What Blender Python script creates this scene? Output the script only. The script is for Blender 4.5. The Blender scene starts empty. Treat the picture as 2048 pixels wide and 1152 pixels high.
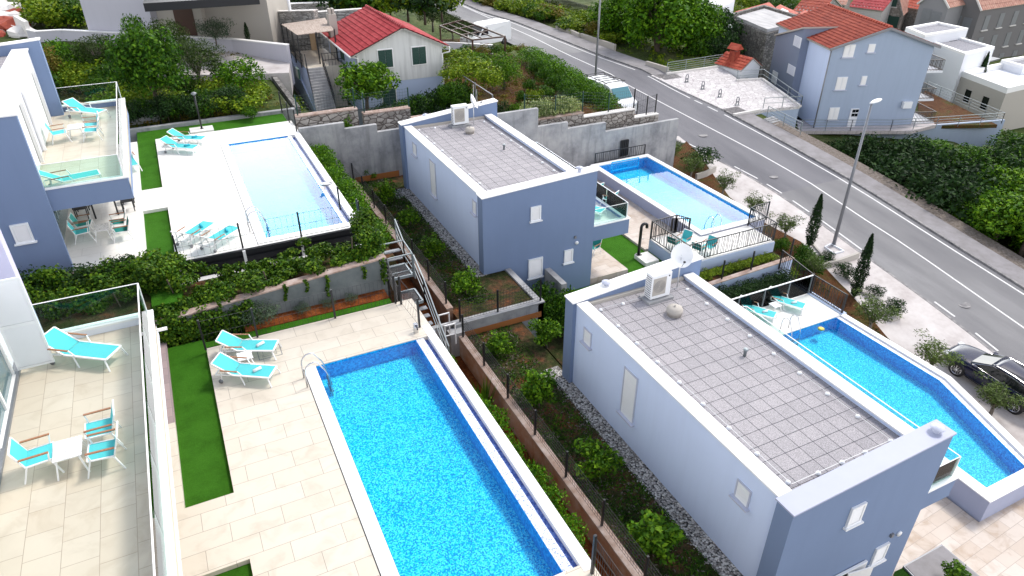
import bpy, bmesh, math, random
import numpy as np
from mathutils import Vector, Matrix
R_ = math.radians
rnd = random.Random(7)
scn = bpy.context.scene
col = scn.collection
# ---------------------------------------------------------------- camera
FPX = 1400.0
CAM = np.array([0.0, 0.0, 13.0])
RT = np.array([8.99176690e-01, -4.37585663e-01, 2.59453225e-04])
UP = np.array([0.22735153, 0.46768172, 0.85415753])
FW = np.array([0.37388843, 0.76797956, -0.52001427])
cd = bpy.data.cameras.new('camera'); cam = bpy.data.objects.new('camera', cd); col.objects.link(cam)
cd.sensor_fit = 'HORIZONTAL'; cd.sensor_width = 36.0; cd.lens = 36.0 * FPX / 2048.0
cd.clip_start = 0.3; cd.clip_end = 900.0
cam.matrix_world = Matrix(((RT[0], UP[0], -FW[0], CAM[0]), (RT[1], UP[1], -FW[1], CAM[1]), (RT[2], UP[2], -FW[2], CAM[2]), (0, 0, 0, 1)))
scn.camera = cam
# ---------------------------------------------------------------- light
SUN_EL, SUN_AZ = R_(57), R_(78)     # azimuth measured from +Y towards +X
w = bpy.data.worlds.new('World'); scn.world = w; w.use_nodes = True
nt = w.node_tree; nt.nodes.clear()
def N(t, **kw):
    n = nt.nodes.new(t)
    for k, v in kw.items(): setattr(n, k, v)
    return n
wo = N('ShaderNodeOutputWorld'); bg = N('ShaderNodeBackground'); bg.inputs['Strength'].default_value = 0.135
sky = N('ShaderNodeTexSky', sky_type='NISHITA', sun_disc=False, sun_elevation=SUN_EL, sun_rotation=SUN_AZ)
sky.air_density = 1.0; sky.dust_density = 2.0
tc = N('ShaderNodeTexCoord'); sx = N('ShaderNodeSeparateXYZ'); nt.links.new(tc.outputs['Generated'], sx.inputs[0])
# bright cloud bank low over the sea and hills, thinning out higher up
noi = N('ShaderNodeTexNoise'); noi.inputs['Scale'].default_value = 3.2; noi.inputs['Detail'].default_value = 5; noi.inputs['Roughness'].default_value = 0.55
nt.links.new(tc.outputs['Generated'], noi.inputs['Vector'])
mr = N('ShaderNodeMapRange'); nt.links.new(sx.outputs['Z'], mr.inputs['Value'])
mr.inputs['From Min'].default_value = 0.44; mr.inputs['From Max'].default_value = 0.76; mr.inputs['To Min'].default_value = 1.0; mr.inputs['To Max'].default_value = 0.0
ma = N('ShaderNodeMath', operation='MULTIPLY_ADD'); nt.links.new(noi.outputs['Fac'], ma.inputs[0]); ma.inputs[1].default_value = 4.0; ma.inputs[2].default_value = -2.25
ad = N('ShaderNodeMath', operation='ADD', use_clamp=True); nt.links.new(mr.outputs[0], ad.inputs[0]); nt.links.new(ma.outputs[0], ad.inputs[1])
cl = N('ShaderNodeMix', data_type='RGBA'); nt.links.new(ad.outputs[0], cl.inputs['Factor'])
# the glare of the low sun-lit cloud lies straight ahead of the drone
dp = N('ShaderNodeVectorMath', operation='DOT_PRODUCT'); nt.links.new(tc.outputs['Generated'], dp.inputs[0]); dp.inputs[1].default_value = (0.438, 0.899, 0.0)
gs = N('ShaderNodeMapRange', interpolation_type='SMOOTHSTEP'); nt.links.new(dp.outputs['Value'], gs.inputs['Value']); gs.inputs['From Min'].default_value = 0.66; gs.inputs['From Max'].default_value = 0.83
ge = N('ShaderNodeMapRange', interpolation_type='SMOOTHSTEP'); nt.links.new(sx.outputs['Z'], ge.inputs['Value']); ge.inputs['From Min'].default_value = 0.40; ge.inputs['From Max'].default_value = 0.56; ge.inputs['To Min'].default_value = 1.0; ge.inputs['To Max'].default_value = 0.0
gm = N('ShaderNodeMath', operation='MULTIPLY'); nt.links.new(gs.outputs[0], gm.inputs[0]); nt.links.new(ge.outputs[0], gm.inputs[1])
gc = N('ShaderNodeMix', data_type='RGBA'); nt.links.new(gm.outputs[0], gc.inputs['Factor']); gc.inputs['A'].default_value = (13.6, 13.3, 13.2, 1); gc.inputs['B'].default_value = (46.0, 46.0, 45.0, 1)
nt.links.new(sky.outputs[0], cl.inputs['A']); nt.links.new(gc.outputs['Result'], cl.inputs['B'])
nt.links.new(cl.outputs['Result'], bg.inputs['Color']); nt.links.new(bg.outputs[0], wo.inputs[0])
sd = bpy.data.lights.new('sun', 'SUN'); sd.energy = 2.0; sd.angle = R_(11); sd.color = (1.0, 0.95, 0.87)
so = bpy.data.objects.new('sun', sd); col.objects.link(so)
sv = Vector((math.sin(SUN_AZ) * math.cos(SUN_EL), math.cos(SUN_AZ) * math.cos(SUN_EL), math.sin(SUN_EL)))
so.rotation_euler = sv.to_track_quat('Z', 'Y').to_euler()
scn.view_settings.view_transform = 'Standard'; scn.view_settings.look = 'None'
scn.view_settings.exposure = 0.45; scn.view_settings.gamma = 1.0; scn.view_settings.use_curve_mapping = False
scn.cycles.max_bounces = 8; scn.cycles.transparent_max_bounces = 24
try: scn.cycles.use_denoising = True
except Exception: pass

# ---------------------------------------------------------------- survey helpers: sight lines of the photograph cut with real levels
def ray(px, py): return FW * FPX + RT * (px - 1024.0) - UP * (py - 576.0)
def at(px, py, z):
    d = ray(px, py); return CAM + d * ((z - CAM[2]) / d[2])
def onX(px, py, X):
    d = ray(px, py); return CAM + d * (X / d[0])
def onY(px, py, Y):
    d = ray(px, py); return CAM + d * (Y / d[1])
def pix(x, y, z):
    v = np.array([x, y, z], float) - CAM; w_ = v @ FW; return 1024 + FPX * (v @ RT) / w_, 576 - FPX * (v @ UP) / w_
def rowz(x, y, row):               # height at which a plumb line over (x, y) meets an image row
    lo, hi = -20.0, 12.8
    for _ in range(50):
        m = (lo + hi) / 2; v = np.array([x, y, m]) - CAM
        if 576 - FPX * (v @ UP) / (v @ FW) > row: lo = m
        else: hi = m
    return m
def zr(x, y): return min(-8.6 + 0.127 * (y - 17), -3.8 + 0.01 * (y - 55))       # the road falls towards the viewer
def atr(px, py, off=0.0):
    z = -6.0
    for _ in range(60):
        p = at(px, py, z); z = .5 * z + .5 * (zr(p[0], p[1]) + off)
    return at(px, py, z)
def lerp(a, b, t): return a + (b - a) * max(0.0, min(1.0, t))
def terr(x, y):
    if y > 37.5:
        left = lerp(1.1, 3.2, (y - 50) / 35.0) - (0.8 if y < 41 else 0)
        mid = lerp(-1.7, -1.9, (x - 8) / 10)
        if x < 6.5: z = left
        elif x < 8: z = lerp(left, mid, (x - 6.5) / 1.5)
        elif x < 28.3: z = mid
        else: z = lerp(mid, zr(x, y) , (x - 28.3) / 1.5)
        if y > 62 and x < 24: z = lerp(z, 1.0, (y - 62) / 20)
    elif x < 8: z = -3.9
    else: z = lerp(-3.9 if y < 22 else -3.4, zr(x, y), (x - 8) / 16.0)
    if x > 45.5:
        r = zr(x, min(y, 60)); z = lerp(r, r - 2.2, (x - 45.5) / 3.0) if y < 47 else lerp(r, r - 2.2, (x - 50) / 6.0)
        if x > 50: z -= (x - 50) * 0.055 + lerp(0, 2.6, (x - 64) / 8.0)
        z = max(z, -15.0 + 0.02 * max(0, y - 60))
    return z

# ---------------------------------------------------------------- object helpers
def tag(o, label=None, cat=None, group=None, kind=None):
    if label: o['label'] = label
    if cat: o['category'] = cat
    if group: o['group'] = group
    if kind: o['kind'] = kind
    return o
def empty(name, loc, label, cat, group=None, rz=0.0):
    o = bpy.data.objects.new(name, None); col.objects.link(o); o.empty_display_size = 0.3
    o.location = Vector([float(v) for v in loc]); o.rotation_euler = (0, 0, rz)
    return tag(o, label, cat, group)
def root_loc(p):
    while p.parent: p = p.parent
    return p.location.copy()
class MB:
    def __init__(s): s.v = []; s.f = []; s.sm = set()
    def face(s, pts):
        b = len(s.v); s.v += [tuple(float(c) for c in p) for p in pts]; s.f.append(tuple(range(b, b + len(pts)))); return s
    def add(s, vs, fs, smooth=False):
        b = len(s.v); s.v += [tuple(float(c) for c in p) for p in vs]
        for f in fs:
            if smooth: s.sm.add(len(s.f))
            s.f.append(tuple(b + i for i in f))
        return s
    def box(s, x0, y0, z0, x1, y1, z1):
        if x1 < x0: x0, x1 = x1, x0
        if y1 < y0: y0, y1 = y1, y0
        if z1 < z0: z0, z1 = z1, z0
        return s.add([(x0,y0,z0),(x1,y0,z0),(x1,y1,z0),(x0,y1,z0),(x0,y0,z1),(x1,y0,z1),(x1,y1,z1),(x0,y1,z1)],
                     [(0,3,2,1),(4,5,6,7),(0,1,5,4),(1,2,6,5),(2,3,7,6),(3,0,4,7)])
    def hexa(s, b, t):
        return s.add(list(b) + list(t), [(3,2,1,0),(4,5,6,7),(0,1,5,4),(1,2,6,5),(2,3,7,6),(3,0,4,7)])
    def prism(s, poly, z0, z1):
        n = len(poly); z0f = z0 if callable(z0) else (lambda x, y: z0); z1f = z1 if callable(z1) else (lambda x, y: z1)
        a = sum(poly[i][0] * poly[(i+1) % n][1] - poly[(i+1) % n][0] * poly[i][1] for i in range(n))
        if a < 0: poly = list(poly)[::-1]
        vs = [(p[0], p[1], z0f(p[0], p[1])) for p in poly] + [(p[0], p[1], z1f(p[0], p[1])) for p in poly]
        fs = [tuple(range(n))[::-1], tuple(range(n, 2 * n))] + [(i, (i+1) % n, n + (i+1) % n, n + i) for i in range(n)]
        return s.add(vs, fs)
    def obox(s, c, size, u):          # box centred at c, size (along u, across, up), u = horizontal direction
        u = Vector((u[0], u[1], 0)).normalized(); v = Vector((-u.y, u.x, 0)); c = Vector(c); a, b, h = [q / 2 for q in size]
        P = [c + u * sx_ * a + v * sy_ * b + Vector((0, 0, sz_ * h)) for sz_ in (-1, 1) for sx_, sy_ in ((-1,-1),(1,-1),(1,1),(-1,1))]
        return s.add(P, [(0,3,2,1),(4,5,6,7),(0,1,5,4),(1,2,6,5),(2,3,7,6),(3,0,4,7)])
    def bar(s, a, b, w_, h_=None):    # rectangular bar between two points
        h_ = h_ or w_; a = Vector(a); b = Vector(b); d = (b - a).normalized()
        up = Vector((0, 0, 1)) if abs(d.z) < 0.95 else Vector((0, 1, 0))
        x = d.cross(up).normalized() * w_ / 2; y = x.cross(d).normalized() * h_ / 2
        P = [p + q for p in (a, b) for q in (-x - y, x - y, x + y, -x + y)]
        return s.add(P, [(0,1,2,3),(7,6,5,4),(0,4,5,1),(1,5,6,2),(2,6,7,3),(3,7,4,0)])
    def tube(s, pts, r, n=6, r2=None, caps=True):
        pts = [Vector([float(c) for c in p]) for p in pts]; m = len(pts); rs = r if isinstance(r, (list, tuple)) else [r + ((r2 if r2 is not None else r) - r) * i / max(1, m - 1) for i in range(m)]
        vs = []; pu = None
        for i, p in enumerate(pts):
            d = (pts[min(i + 1, m - 1)] - pts[max(i - 1, 0)])
            d = d.normalized() if d.length > 1e-9 else Vector((0, 0, 1))
            if pu is None: pu = d.orthogonal().normalized()
            else:
                pu = (pu - d * pu.dot(d)); pu = pu.normalized() if pu.length > 1e-6 else d.orthogonal().normalized()
            q = d.cross(pu)
            for k in range(n):
                t = 2 * math.pi * k / n; vs.append(p + (pu * math.cos(t) + q * math.sin(t)) * rs[i])
        fs = [(i*n + k, i*n + (k+1) % n, (i+1)*n + (k+1) % n, (i+1)*n + k) for i in range(m - 1) for k in range(n)]
        if caps: fs += [tuple(range(n))[::-1], tuple(range((m-1)*n, m*n))]
        return s.add(vs, fs, smooth=n > 6)
    def lathe(s, c, prof, n=16):
        c = Vector(c); vs = [c + Vector((r * math.cos(2*math.pi*k/n), r * math.sin(2*math.pi*k/n), z)) for r, z in prof for k in range(n)]
        m = len(prof); fs = [(i*n + k, i*n + (k+1) % n, (i+1)*n + (k+1) % n, (i+1)*n + k) for i in range(m - 1) for k in range(n)]
        fs += [tuple(range(n))[::-1], tuple(range((m-1)*n, m*n))]
        return s.add(vs, fs, smooth=n > 8)
    def build(s, name, mat, parent=None, bevel=0.0, solid=False, **tags):
        off = root_loc(parent) if parent else Vector((0, 0, 0))
        me = bpy.data.meshes.new(name); me.from_pydata([(x - off.x, y - off.y, z - off.z) for x, y, z in s.v], [], s.f)
        if s.sm:
            for i in s.sm: me.polygons[i].use_smooth = True
        me.materials.append(M[mat] if isinstance(mat, str) else mat); me.update()
        o = bpy.data.objects.new(name, me); col.objects.link(o)
        if parent: o.parent = parent
        if bevel:
            m = o.modifiers.new('bevel', 'BEVEL'); m.width = bevel; m.segments = 2; m.limit_method = 'ANGLE'
        return tag(o, **tags) if tags else o
def kids(o): return [c for c in bpy.data.objects if c.parent == o]
_ch = {}
def copy_tree(o, parent=None):
    if o.name not in _ch: _ch[o.name] = [c for c in o.children]
    c = o.copy(); col.objects.link(c); c.parent = parent
    for k in _ch[o.name]: copy_tree(k, c)
    return c
PR = {}; PRB = {}
def place(kind, loc, rz=0.0, label=None, cat=None, group=None, sc=None, sub=None):
    if kind not in PR:
        proto = PRB[kind](); PR[kind] = proto; o = proto
    else: o = copy_tree(PR[kind])
    o.location = Vector([float(v) for v in loc]); o.rotation_euler = (0, 0, rz)
    if sc is not None: o.scale = (sc, sc, sc) if not isinstance(sc, (tuple, list)) else sc
    return tag(o, label, cat, group)
def patch(name, poly, zf, mat, step=3.0, thick=0.0, parent=None, **tags):
    """a sheet over a plan polygon, cut on a grid and laid on the height function"""
    bm = bmesh.new(); f = bm.faces.new([bm.verts.new((float(p[0]), float(p[1]), 0)) for p in poly]); bm.normal_update()
    if f.normal.z < 0: f.normal_flip()
    xs = [p[0] for p in poly]; ys = [p[1] for p in poly]
    if callable(zf):
        for ax, lo, hi in ((0, min(xs), max(xs)), (1, min(ys), max(ys))):
            k = math.ceil(lo / step) * step
            while k < hi:
                co = (k, 0, 0) if ax == 0 else (0, k, 0); no = (1, 0, 0) if ax == 0 else (0, 1, 0)
                bmesh.ops.bisect_plane(bm, geom=bm.verts[:] + bm.edges[:] + bm.faces[:], plane_co=co, plane_no=no, dist=1e-5); k += step
        for v in bm.verts: v.co.z = zf(v.co.x, v.co.y)
    else:
        for v in bm.verts: v.co.z = zf
    if thick:
        r = bmesh.ops.extrude_face_region(bm, geom=bm.faces[:])
        for v in [g for g in r['geom'] if isinstance(g, bmesh.types.BMVert)]: v.co.z -= thick
        bmesh.ops.recalc_face_normals(bm, faces=bm.faces[:])
    me = bpy.data.meshes.new(name); bm.to_mesh(me); bm.free(); me.materials.append(M[mat])
    o = bpy.data.objects.new(name, me); col.objects.link(o)
    if parent: o.parent = parent
    return tag(o, **tags) if tags else o
# ---------------------------------------------------------------- materials
M = {}
class NM:
    def __init__(s, name):
        s.m = bpy.data.materials.new(name); s.m.use_nodes = True; s.nt = s.m.node_tree; s.nt.nodes.clear(); M[name] = s.m
        s.out = s.n('ShaderNodeOutputMaterial'); s.b = s.n('ShaderNodeBsdfPrincipled'); s.l(s.b.outputs[0], s.out.inputs[0])
    def n(s, t, **kw):
        n = s.nt.nodes.new(t)
        for k, v in kw.items(): setattr(n, k, v)
        return n
    def l(s, a, b): s.nt.links.new(a, b)
    def pos(s, scale=(1, 1, 1), rot=0.0):
        g = s.n('ShaderNodeNewGeometry'); mp = s.n('ShaderNodeMapping'); mp.inputs['Scale'].default_value = scale; mp.inputs['Rotation'].default_value = (0, 0, rot)
        s.l(g.outputs['Position'], mp.inputs[0]); return mp.outputs[0]
    def noise(s, sc, det=3, ro=.55, vec=None, out='Fac', dist=0.0):
        n = s.n('ShaderNodeTexNoise'); n.inputs['Scale'].default_value = sc; n.inputs['Detail'].default_value = det; n.inputs['Roughness'].default_value = ro; n.inputs['Distortion'].default_value = dist
        s.l(vec if vec is not None else s.pos(), n.inputs['Vector']); return n.outputs[out]
    def vor(s, sc, out='Color', feature='F1', vec=None, rand=1.0):
        n = s.n('ShaderNodeTexVoronoi', feature=feature); n.inputs['Scale'].default_value = sc; n.inputs['Randomness'].default_value = rand
        s.l(vec if vec is not None else s.pos(), n.inputs['Vector']); return n.outputs[out]
    def ramp(s, fac, stops):
        r = s.n('ShaderNodeValToRGB'); s.l(fac, r.inputs[0]); e = r.color_ramp.elements
        while len(e) < len(stops): e.new(0.5)
        for i, (p, c) in enumerate(stops): e[i].position = p; e[i].color = (c[0], c[1], c[2], 1)
        return r.outputs[0]
    def mix(s, f, a, b, mode='MIX'):
        m = s.n('ShaderNodeMix', data_type='RGBA', blend_type=mode)
        for sock, v in (('Factor', f), ('A', a), ('B', b)):
            if isinstance(v, (int, float)): m.inputs[sock].default_value = v
            elif isinstance(v, tuple): m.inputs[sock].default_value = (v[0], v[1], v[2], 1)
            else: s.l(v, m.inputs[sock])
        return m.outputs['Result']
    def math(s, op, a, b=None, clamp=False):
        m = s.n('ShaderNodeMath', operation=op, use_clamp=clamp)
        for i, v in enumerate((a, b)):
            if v is None: continue
            if isinstance(v, (int, float)): m.inputs[i].default_value = v
            else: s.l(v, m.inputs[i])
        return m.outputs[0]
    def base(s, c, rough=.7, spec=.5, metal=0.0):
        if isinstance(c, tuple): s.b.inputs['Base Color'].default_value = (c[0], c[1], c[2], 1)
        else: s.l(c, s.b.inputs['Base Color'])
        if isinstance(rough, (int, float)): s.b.inputs['Roughness'].default_value = rough
        else: s.l(rough, s.b.inputs['Roughness'])
        s.b.inputs['Specular IOR Level'].default_value = spec; s.b.inputs['Metallic'].default_value = metal; return s
    def bump(s, h, st=.3, d=.02):
        b = s.n('ShaderNodeBump'); b.inputs['Strength'].default_value = st; b.inputs['Distance'].default_value = d
        s.l(h, b.inputs['Height']); s.l(b.outputs[0], s.b.inputs['Normal']); return s
def scale_c(c, k): return tuple(x * k for x in c)
def simple(name, c, rough=.6, metal=0.0, spec=.5, var=.08, sc=3.0):
    m = NM(name); nz = m.noise(sc, 4)
    m.base(m.mix(nz, scale_c(c, 1 - var), scale_c(c, 1 + var)), rough, spec, metal); return m
def plaster(name, c, stain=.12, streak=0.0, bump=.15):
    m = NM(name); big = m.noise(.35, 5, .6); st = m.noise(1.0, 5, .65, vec=m.pos((3.2, 3.2, .22)))
    a = m.mix(m.math('MULTIPLY', big, 1.0), scale_c(c, 1 - stain), scale_c(c, 1 + stain * .6))
    if streak:
        f = m.ramp(st, [(.45, (0, 0, 0)), (.75, (1, 1, 1))])
        a = m.mix(m.math('MULTIPLY', f, streak), a, scale_c(c, .42))
    m.base(a, .85, .3); m.bump(m.noise(60, 3, .7), bump, .006); return m
plaster('lilac_plaster', (.175, .238, .375), .12, .07)
plaster('lilac_fin', (.50, .49, .64), .05)
plaster('white_plaster', (.57, .665, .87), .06, .06)
plaster('villa_white', (.74, .76, .83), .04)
plaster('cool_white', (.42, .50, .66), .06)
plaster('bright_white', (.72, .74, .78), .04)
plaster('beige_white', (.42, .395, .36), .06)
plaster('grey_plaster', (.16, .155, .16), .08)
plaster('grey_pale_plaster', (.24, .24, .255), .08)
plaster('blue_plaster', (.34, .41, .53), .07, .10)
plaster('blue_dark_plaster', (.19, .225, .31), .07)
plaster('stained_plaster', (.62, .63, .62), .10, .50)
plaster('rust_stain', (.40, .15, .045), .35)
plaster('wall_paint', (.46, .46, .52), .06, .06)
plaster('pool_wall', (.36, .39, .52), .07, .08)
simple('coping', (.80, .80, .80), .5, var=.03)
simple('coping_grey', (.46, .49, .60), .5, var=.05)
simple('coping_lilac', (.36, .385, .50), .5, var=.05)
simple('white_metal', (.80, .80, .80), .35, var=.02)
simple('white_plastic', (.78, .80, .82), .4, var=.03)
simple('black_metal', (.012, .013, .016), .45, var=.1)
simple('dark_bronze', (.05, .035, .03), .4, var=.1)
simple('steel', (.55, .56, .58), .22, metal=1.0, var=.05)
simple('galvanised', (.27, .31, .33), .45, metal=.5, var=.1)
simple('lamp_grey', (.20, .21, .23), .45, metal=.3, var=.1)
simple('green_paint', (.006, .045, .035), .45, var=.12)
simple('wood', (.30, .13, .06), .5, var=.25, sc=14)
simple('wood_dark', (.06, .025, .015), .5, var=.2)
simple('rubber', (.02, .02, .022), .8)
simple('dark_glass', (.008, .010, .014), .10, spec=.45)
simple('door_glass', (.10, .17, .19), .06, spec=.9)
simple('pipe_black', (.008, .008, .01), .3)
simple('slat_black', (.006, .007, .011), .5, var=.2)
simple('antenna', (.6, .62, .64), .4, metal=.4)
simple('orange_plastic', (.75, .40, .03), .5)
simple('yellow_float', (.85, .55, .08), .5)
simple('red_plastic', (.45, .05, .03), .5)
simple('lattice_tan', (.50, .36, .22), .7)
simple('bright_stone', (.62, .60, .58), .8, var=.15, sc=6)
m = NM('teal_fabric'); wv = m.vor(260, 'Distance'); m.base(m.mix(wv, (.05, .40, .43), (.10, .56, .58)), .75, .25)
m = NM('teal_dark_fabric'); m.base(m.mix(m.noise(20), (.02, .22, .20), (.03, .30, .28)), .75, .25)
m = NM('towel'); m.base((.72, .78, .80), .95, .1).bump(m.noise(150), .4, .01)
m = NM('towel_blue'); m.base((.04, .40, .52), .95, .1).bump(m.noise(150), .4, .01)
m = NM('marble'); f = m.ramp(m.noise(5, 6, .6, dist=1.6), [(.485, (1, 1, 1)), (.50, (.05, .05, .06)), (.515, (1, 1, 1))])
m.base(m.mix(1.0, (.80, .80, .80), f, 'MULTIPLY'), .25, .5)
def tiles(name, c1, c2, grout, row, width, mortar=.008, rot=0.0, off=.5, rough=.45, vein=.5, spec=.4, org=(0, 0, 0), speck=0.0):
    m = NM(name); g = m.n('ShaderNodeNewGeometry'); mp = m.n('ShaderNodeMapping'); mp.vector_type = 'TEXTURE'; mp.inputs['Location'].default_value = org; mp.inputs['Rotation'].default_value = (0, 0, rot); m.l(g.outputs['Position'], mp.inputs[0]); v = mp.outputs[0]
    b = m.n('ShaderNodeTexBrick', offset=off, squash=1.0); m.l(v, b.inputs['Vector']); b.inputs['Scale'].default_value = 1.0
    b.inputs['Brick Width'].default_value = width; b.inputs['Row Height'].default_value = row; b.inputs['Mortar Size'].default_value = mortar; b.inputs['Mortar Smooth'].default_value = .1; b.inputs['Bias'].default_value = 0
    b.inputs['Color1'].default_value = (*c1, 1); b.inputs['Color2'].default_value = (*c2, 1); b.inputs['Mortar'].default_value = (*grout, 1)
    nz = m.ramp(m.noise(1.6, 6, .6, dist=.8), [(.3, scale_c(c2, .86)), (.5, c1), (.7, scale_c(c1, 1.06))])
    cc = m.mix(vein, b.outputs['Color'], nz); cc = m.mix(b.outputs['Fac'], cc, grout)
    if speck: cc = m.mix(speck, cc, m.mix(1.0, cc, m.ramp(m.noise(95, 2, .8), [(.38, (.3, .3, .3)), (.62, (1.7, 1.7, 1.7))]), 'MULTIPLY'))
    m.base(cc, rough, spec); m.bump(m.math('SUBTRACT', 1.0, b.outputs['Fac']), .4, .004); return m
tiles('deck_tile', (.60, .55, .47), (.53, .47, .38), (.27, .23, .19), .57, 1.15, .006, vein=.5, org=(.1, .15, 0))
tiles('deck_tile_white', (.78, .77, .74), (.74, .72, .68), (.50, .48, .45), .6, 1.2, .005, vein=.4)
tiles('balcony_tile', (.54, .49, .40), (.48, .41, .31), (.34, .28, .22), .60, .60, .006, rot=math.pi / 2, off=.33, vein=.5, org=(.05, .1, 0))
tiles('terrace_stone', (.56, .50, .45), (.40, .30, .22), (.34, .29, .25), .40, .80, .007, rot=R_(4), vein=.55, rough=.6)
tiles('mauve_tile', (.34, .26, .25), (.26, .20, .20), (.22, .18, .18), .22, .40, .01, rot=math.pi / 2, vein=.2, rough=.6)
tiles('roof_paver', (.345, .33, .345), (.295, .285, .30), (.06, .06, .075), .47, .47, .009, off=0, rough=.9, vein=.1, spec=.2, org=(.05, .1, 0), speck=.75)
tiles('pavement', (.50, .46, .46), (.44, .40, .40), (.30, .27, .27), .32, .32, .01, off=0, rough=.8, vein=.4)
tiles('block_paving', (.13, .12, .12), (.10, .09, .09), (.045, .04, .04), .12, .24, .012, rough=.9, vein=.3)
m = NM('concrete_pave'); m.base(m.ramp(m.noise(.55, 7, .68), [(.3, (.36, .32, .31)), (.5, (.50, .47, .46)), (.7, (.60, .575, .565))]), .85, .25).bump(m.noise(25, 4), .2, .01)
m = NM('sidewalk'); m.base(m.ramp(m.noise(.8, 7, .7), [(.3, (.19, .18, .18)), (.6, (.27, .26, .27)), (.8, (.31, .30, .31))]), .9, .2)
m = NM('gravel_verge'); m.base(m.ramp(m.noise(7, 6, .75), [(.35, (.10, .085, .07)), (.6, (.22, .19, .17)), (.75, (.34, .32, .30))]), .95, .1).bump(m.noise(14, 4), .6, .05)
m = NM('asphalt'); g = m.noise(.22, 6, .62, vec=m.pos((1.6, .35, 1))); sp = m.noise(55, 3, .8)
m.base(m.mix(.35, m.ramp(g, [(.32, (.095, .095, .108)), (.5, (.15, .15, .165)), (.68, (.20, .20, .215))]), m.ramp(sp, [(.35, (.07, .07, .08)), (.65, (.24, .24, .26))])), .85, .25).bump(sp, .25, .01)
m = NM('asphalt_old'); m.base(m.mix(.35, m.ramp(m.noise(.25, 6, .62, vec=m.pos((1.6, .3, 1))), [(.34, (.125, .125, .135)), (.5, (.185, .185, .19)), (.66, (.26, .26, .265))]), m.ramp(m.noise(55, 3, .8), [(.35, (.10, .10, .11)), (.65, (.30, .30, .31))])), .85, .25)
m = NM('road_paint'); m.base(m.ramp(m.noise(9, 5, .7), [(.3, (.42, .42, .43)), (.5, (.68, .68, .68))]), .7, .3)
m = NM('kerb'); m.base(m.ramp(m.noise(2.5, 6, .7), [(.3, (.10, .10, .11)), (.6, (.30, .29, .29)), (.8, (.42, .41, .40))]), .85, .2)
m = NM('concrete'); st = m.noise(1, 6, .65, vec=m.pos((2.5, 2.5, .3))); bd = m.ramp(m.noise(.9, 6, .7), [(.3, (.20, .205, .22)), (.5, (.33, .335, .345)), (.7, (.42, .42, .42))])
m.base(m.mix(m.math('MULTIPLY', m.ramp(st, [(.5, (0, 0, 0)), (.72, (1, 1, 1))]), .55), bd, (.13, .135, .14)), .85, .25).bump(m.noise(18, 5), .2, .02)
m = NM('concrete_dark'); m.base(m.ramp(m.noise(.8, 6, .7), [(.3, (.10, .12, .125)), (.7, (.19, .21, .215))]), .85, .25)
m = NM('earth_concrete'); z = m.n('ShaderNodeSeparateXYZ'); m.l(m.pos(), z.inputs[0]); m.base(m.ramp(m.noise(1.3, 6, .7), [(.3, (.30, .11, .04)), (.5, (.36, .22, .15)), (.7, (.42, .34, .30))]), .9, .2)
m = NM('pink_kerb'); m.base(m.ramp(m.noise(2.2, 6, .7), [(.3, (.24, .15, .11)), (.55, (.40, .31, .27)), (.75, (.52, .46, .43))]), .85, .2)
def ground(name, stops, sc=2.2, sc2=9, k=.5, spots=None):
    m = NM(name); a = m.ramp(m.noise(sc, 8, .72), stops); b = m.ramp(m.noise(sc2, 5, .8), [(.35, (.45, .45, .45)), (.7, (1.7, 1.7, 1.7))])
    c = m.mix(k, a, m.mix(1.0, a, b, 'MULTIPLY'))
    m.base(c, .95, .1).bump(m.noise(sc2 * 2, 6, .8), .9, .06); return m
ground('garden_soil', [(.34, (.022, .020, .009)), (.46, (.040, .052, .016)), (.55, (.085, .055, .030)), (.66, (.17, .060, .025)), (.8, (.12, .10, .06))], .9, 9, .85)
ground('red_soil', [(.3, (.10, .025, .008)), (.55, (.22, .065, .018)), (.75, (.30, .12, .05))], 1.2, 8, .7)
ground('brown_soil', [(.3, (.055, .022, .010)), (.5, (.10, .045, .020)), (.65, (.06, .065, .018)), (.8, (.16, .10, .06))], .6, 8, .7)
ground('scrub', [(.3, (.022, .035, .010)), (.5, (.05, .075, .018)), (.7, (.13, .13, .06))], .35, 5, .8)
ground('weed_ground', [(.3, (.03, .06, .006)), (.55, (.11, .16, .015)), (.75, (.25, .17, .03))], .5, 6, .8)
ground('lawn', [(.25, (.030, .115, .006)), (.5, (.045, .165, .010)), (.8, (.06, .20, .015))], 1.6, 45, .6)
ground('lawn_dark', [(.25, (.015, .060, .006)), (.8, (.03, .09, .010))], 1.6, 45, .6)
m = NM('gravel'); c1 = m.vor(15, 'Color'); s_ = m.n('ShaderNodeSeparateColor'); m.l(c1, s_.inputs[0]); e = m.vor(15, 'Distance')
m.base(m.mix(m.ramp(e, [(.45, (0, 0, 0)), (.75, (1, 1, 1))]), m.ramp(s_.outputs[0], [(0, (.16, .14, .12)), (.5, (.34, .33, .31)), (1, (.66, .64, .60))]), (.03, .03, .03)), .9, .2).bump(m.math('SUBTRACT', 1.0, e), 1.0, .05)
m = NM('pebble'); m.base(m.ramp(m.noise(2.0, 4), [(.3, (.22, .20, .18)), (.7, (.62, .60, .57))]), .85, .2)
m = NM('flagstone'); e = m.vor(2.3, 'Distance', 'DISTANCE_TO_EDGE'); c1 = m.vor(2.3, 'Color'); s_ = m.n('ShaderNodeSeparateColor'); m.l(c1, s_.inputs[0])
m.base(m.mix(m.ramp(e, [(.02, (1, 1, 1)), (.05, (0, 0, 0))]), m.ramp(s_.outputs[0], [(0, (.50, .48, .48)), (1, (.62, .60, .60))]), (.34, .31, .32)), .8, .3)
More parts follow.
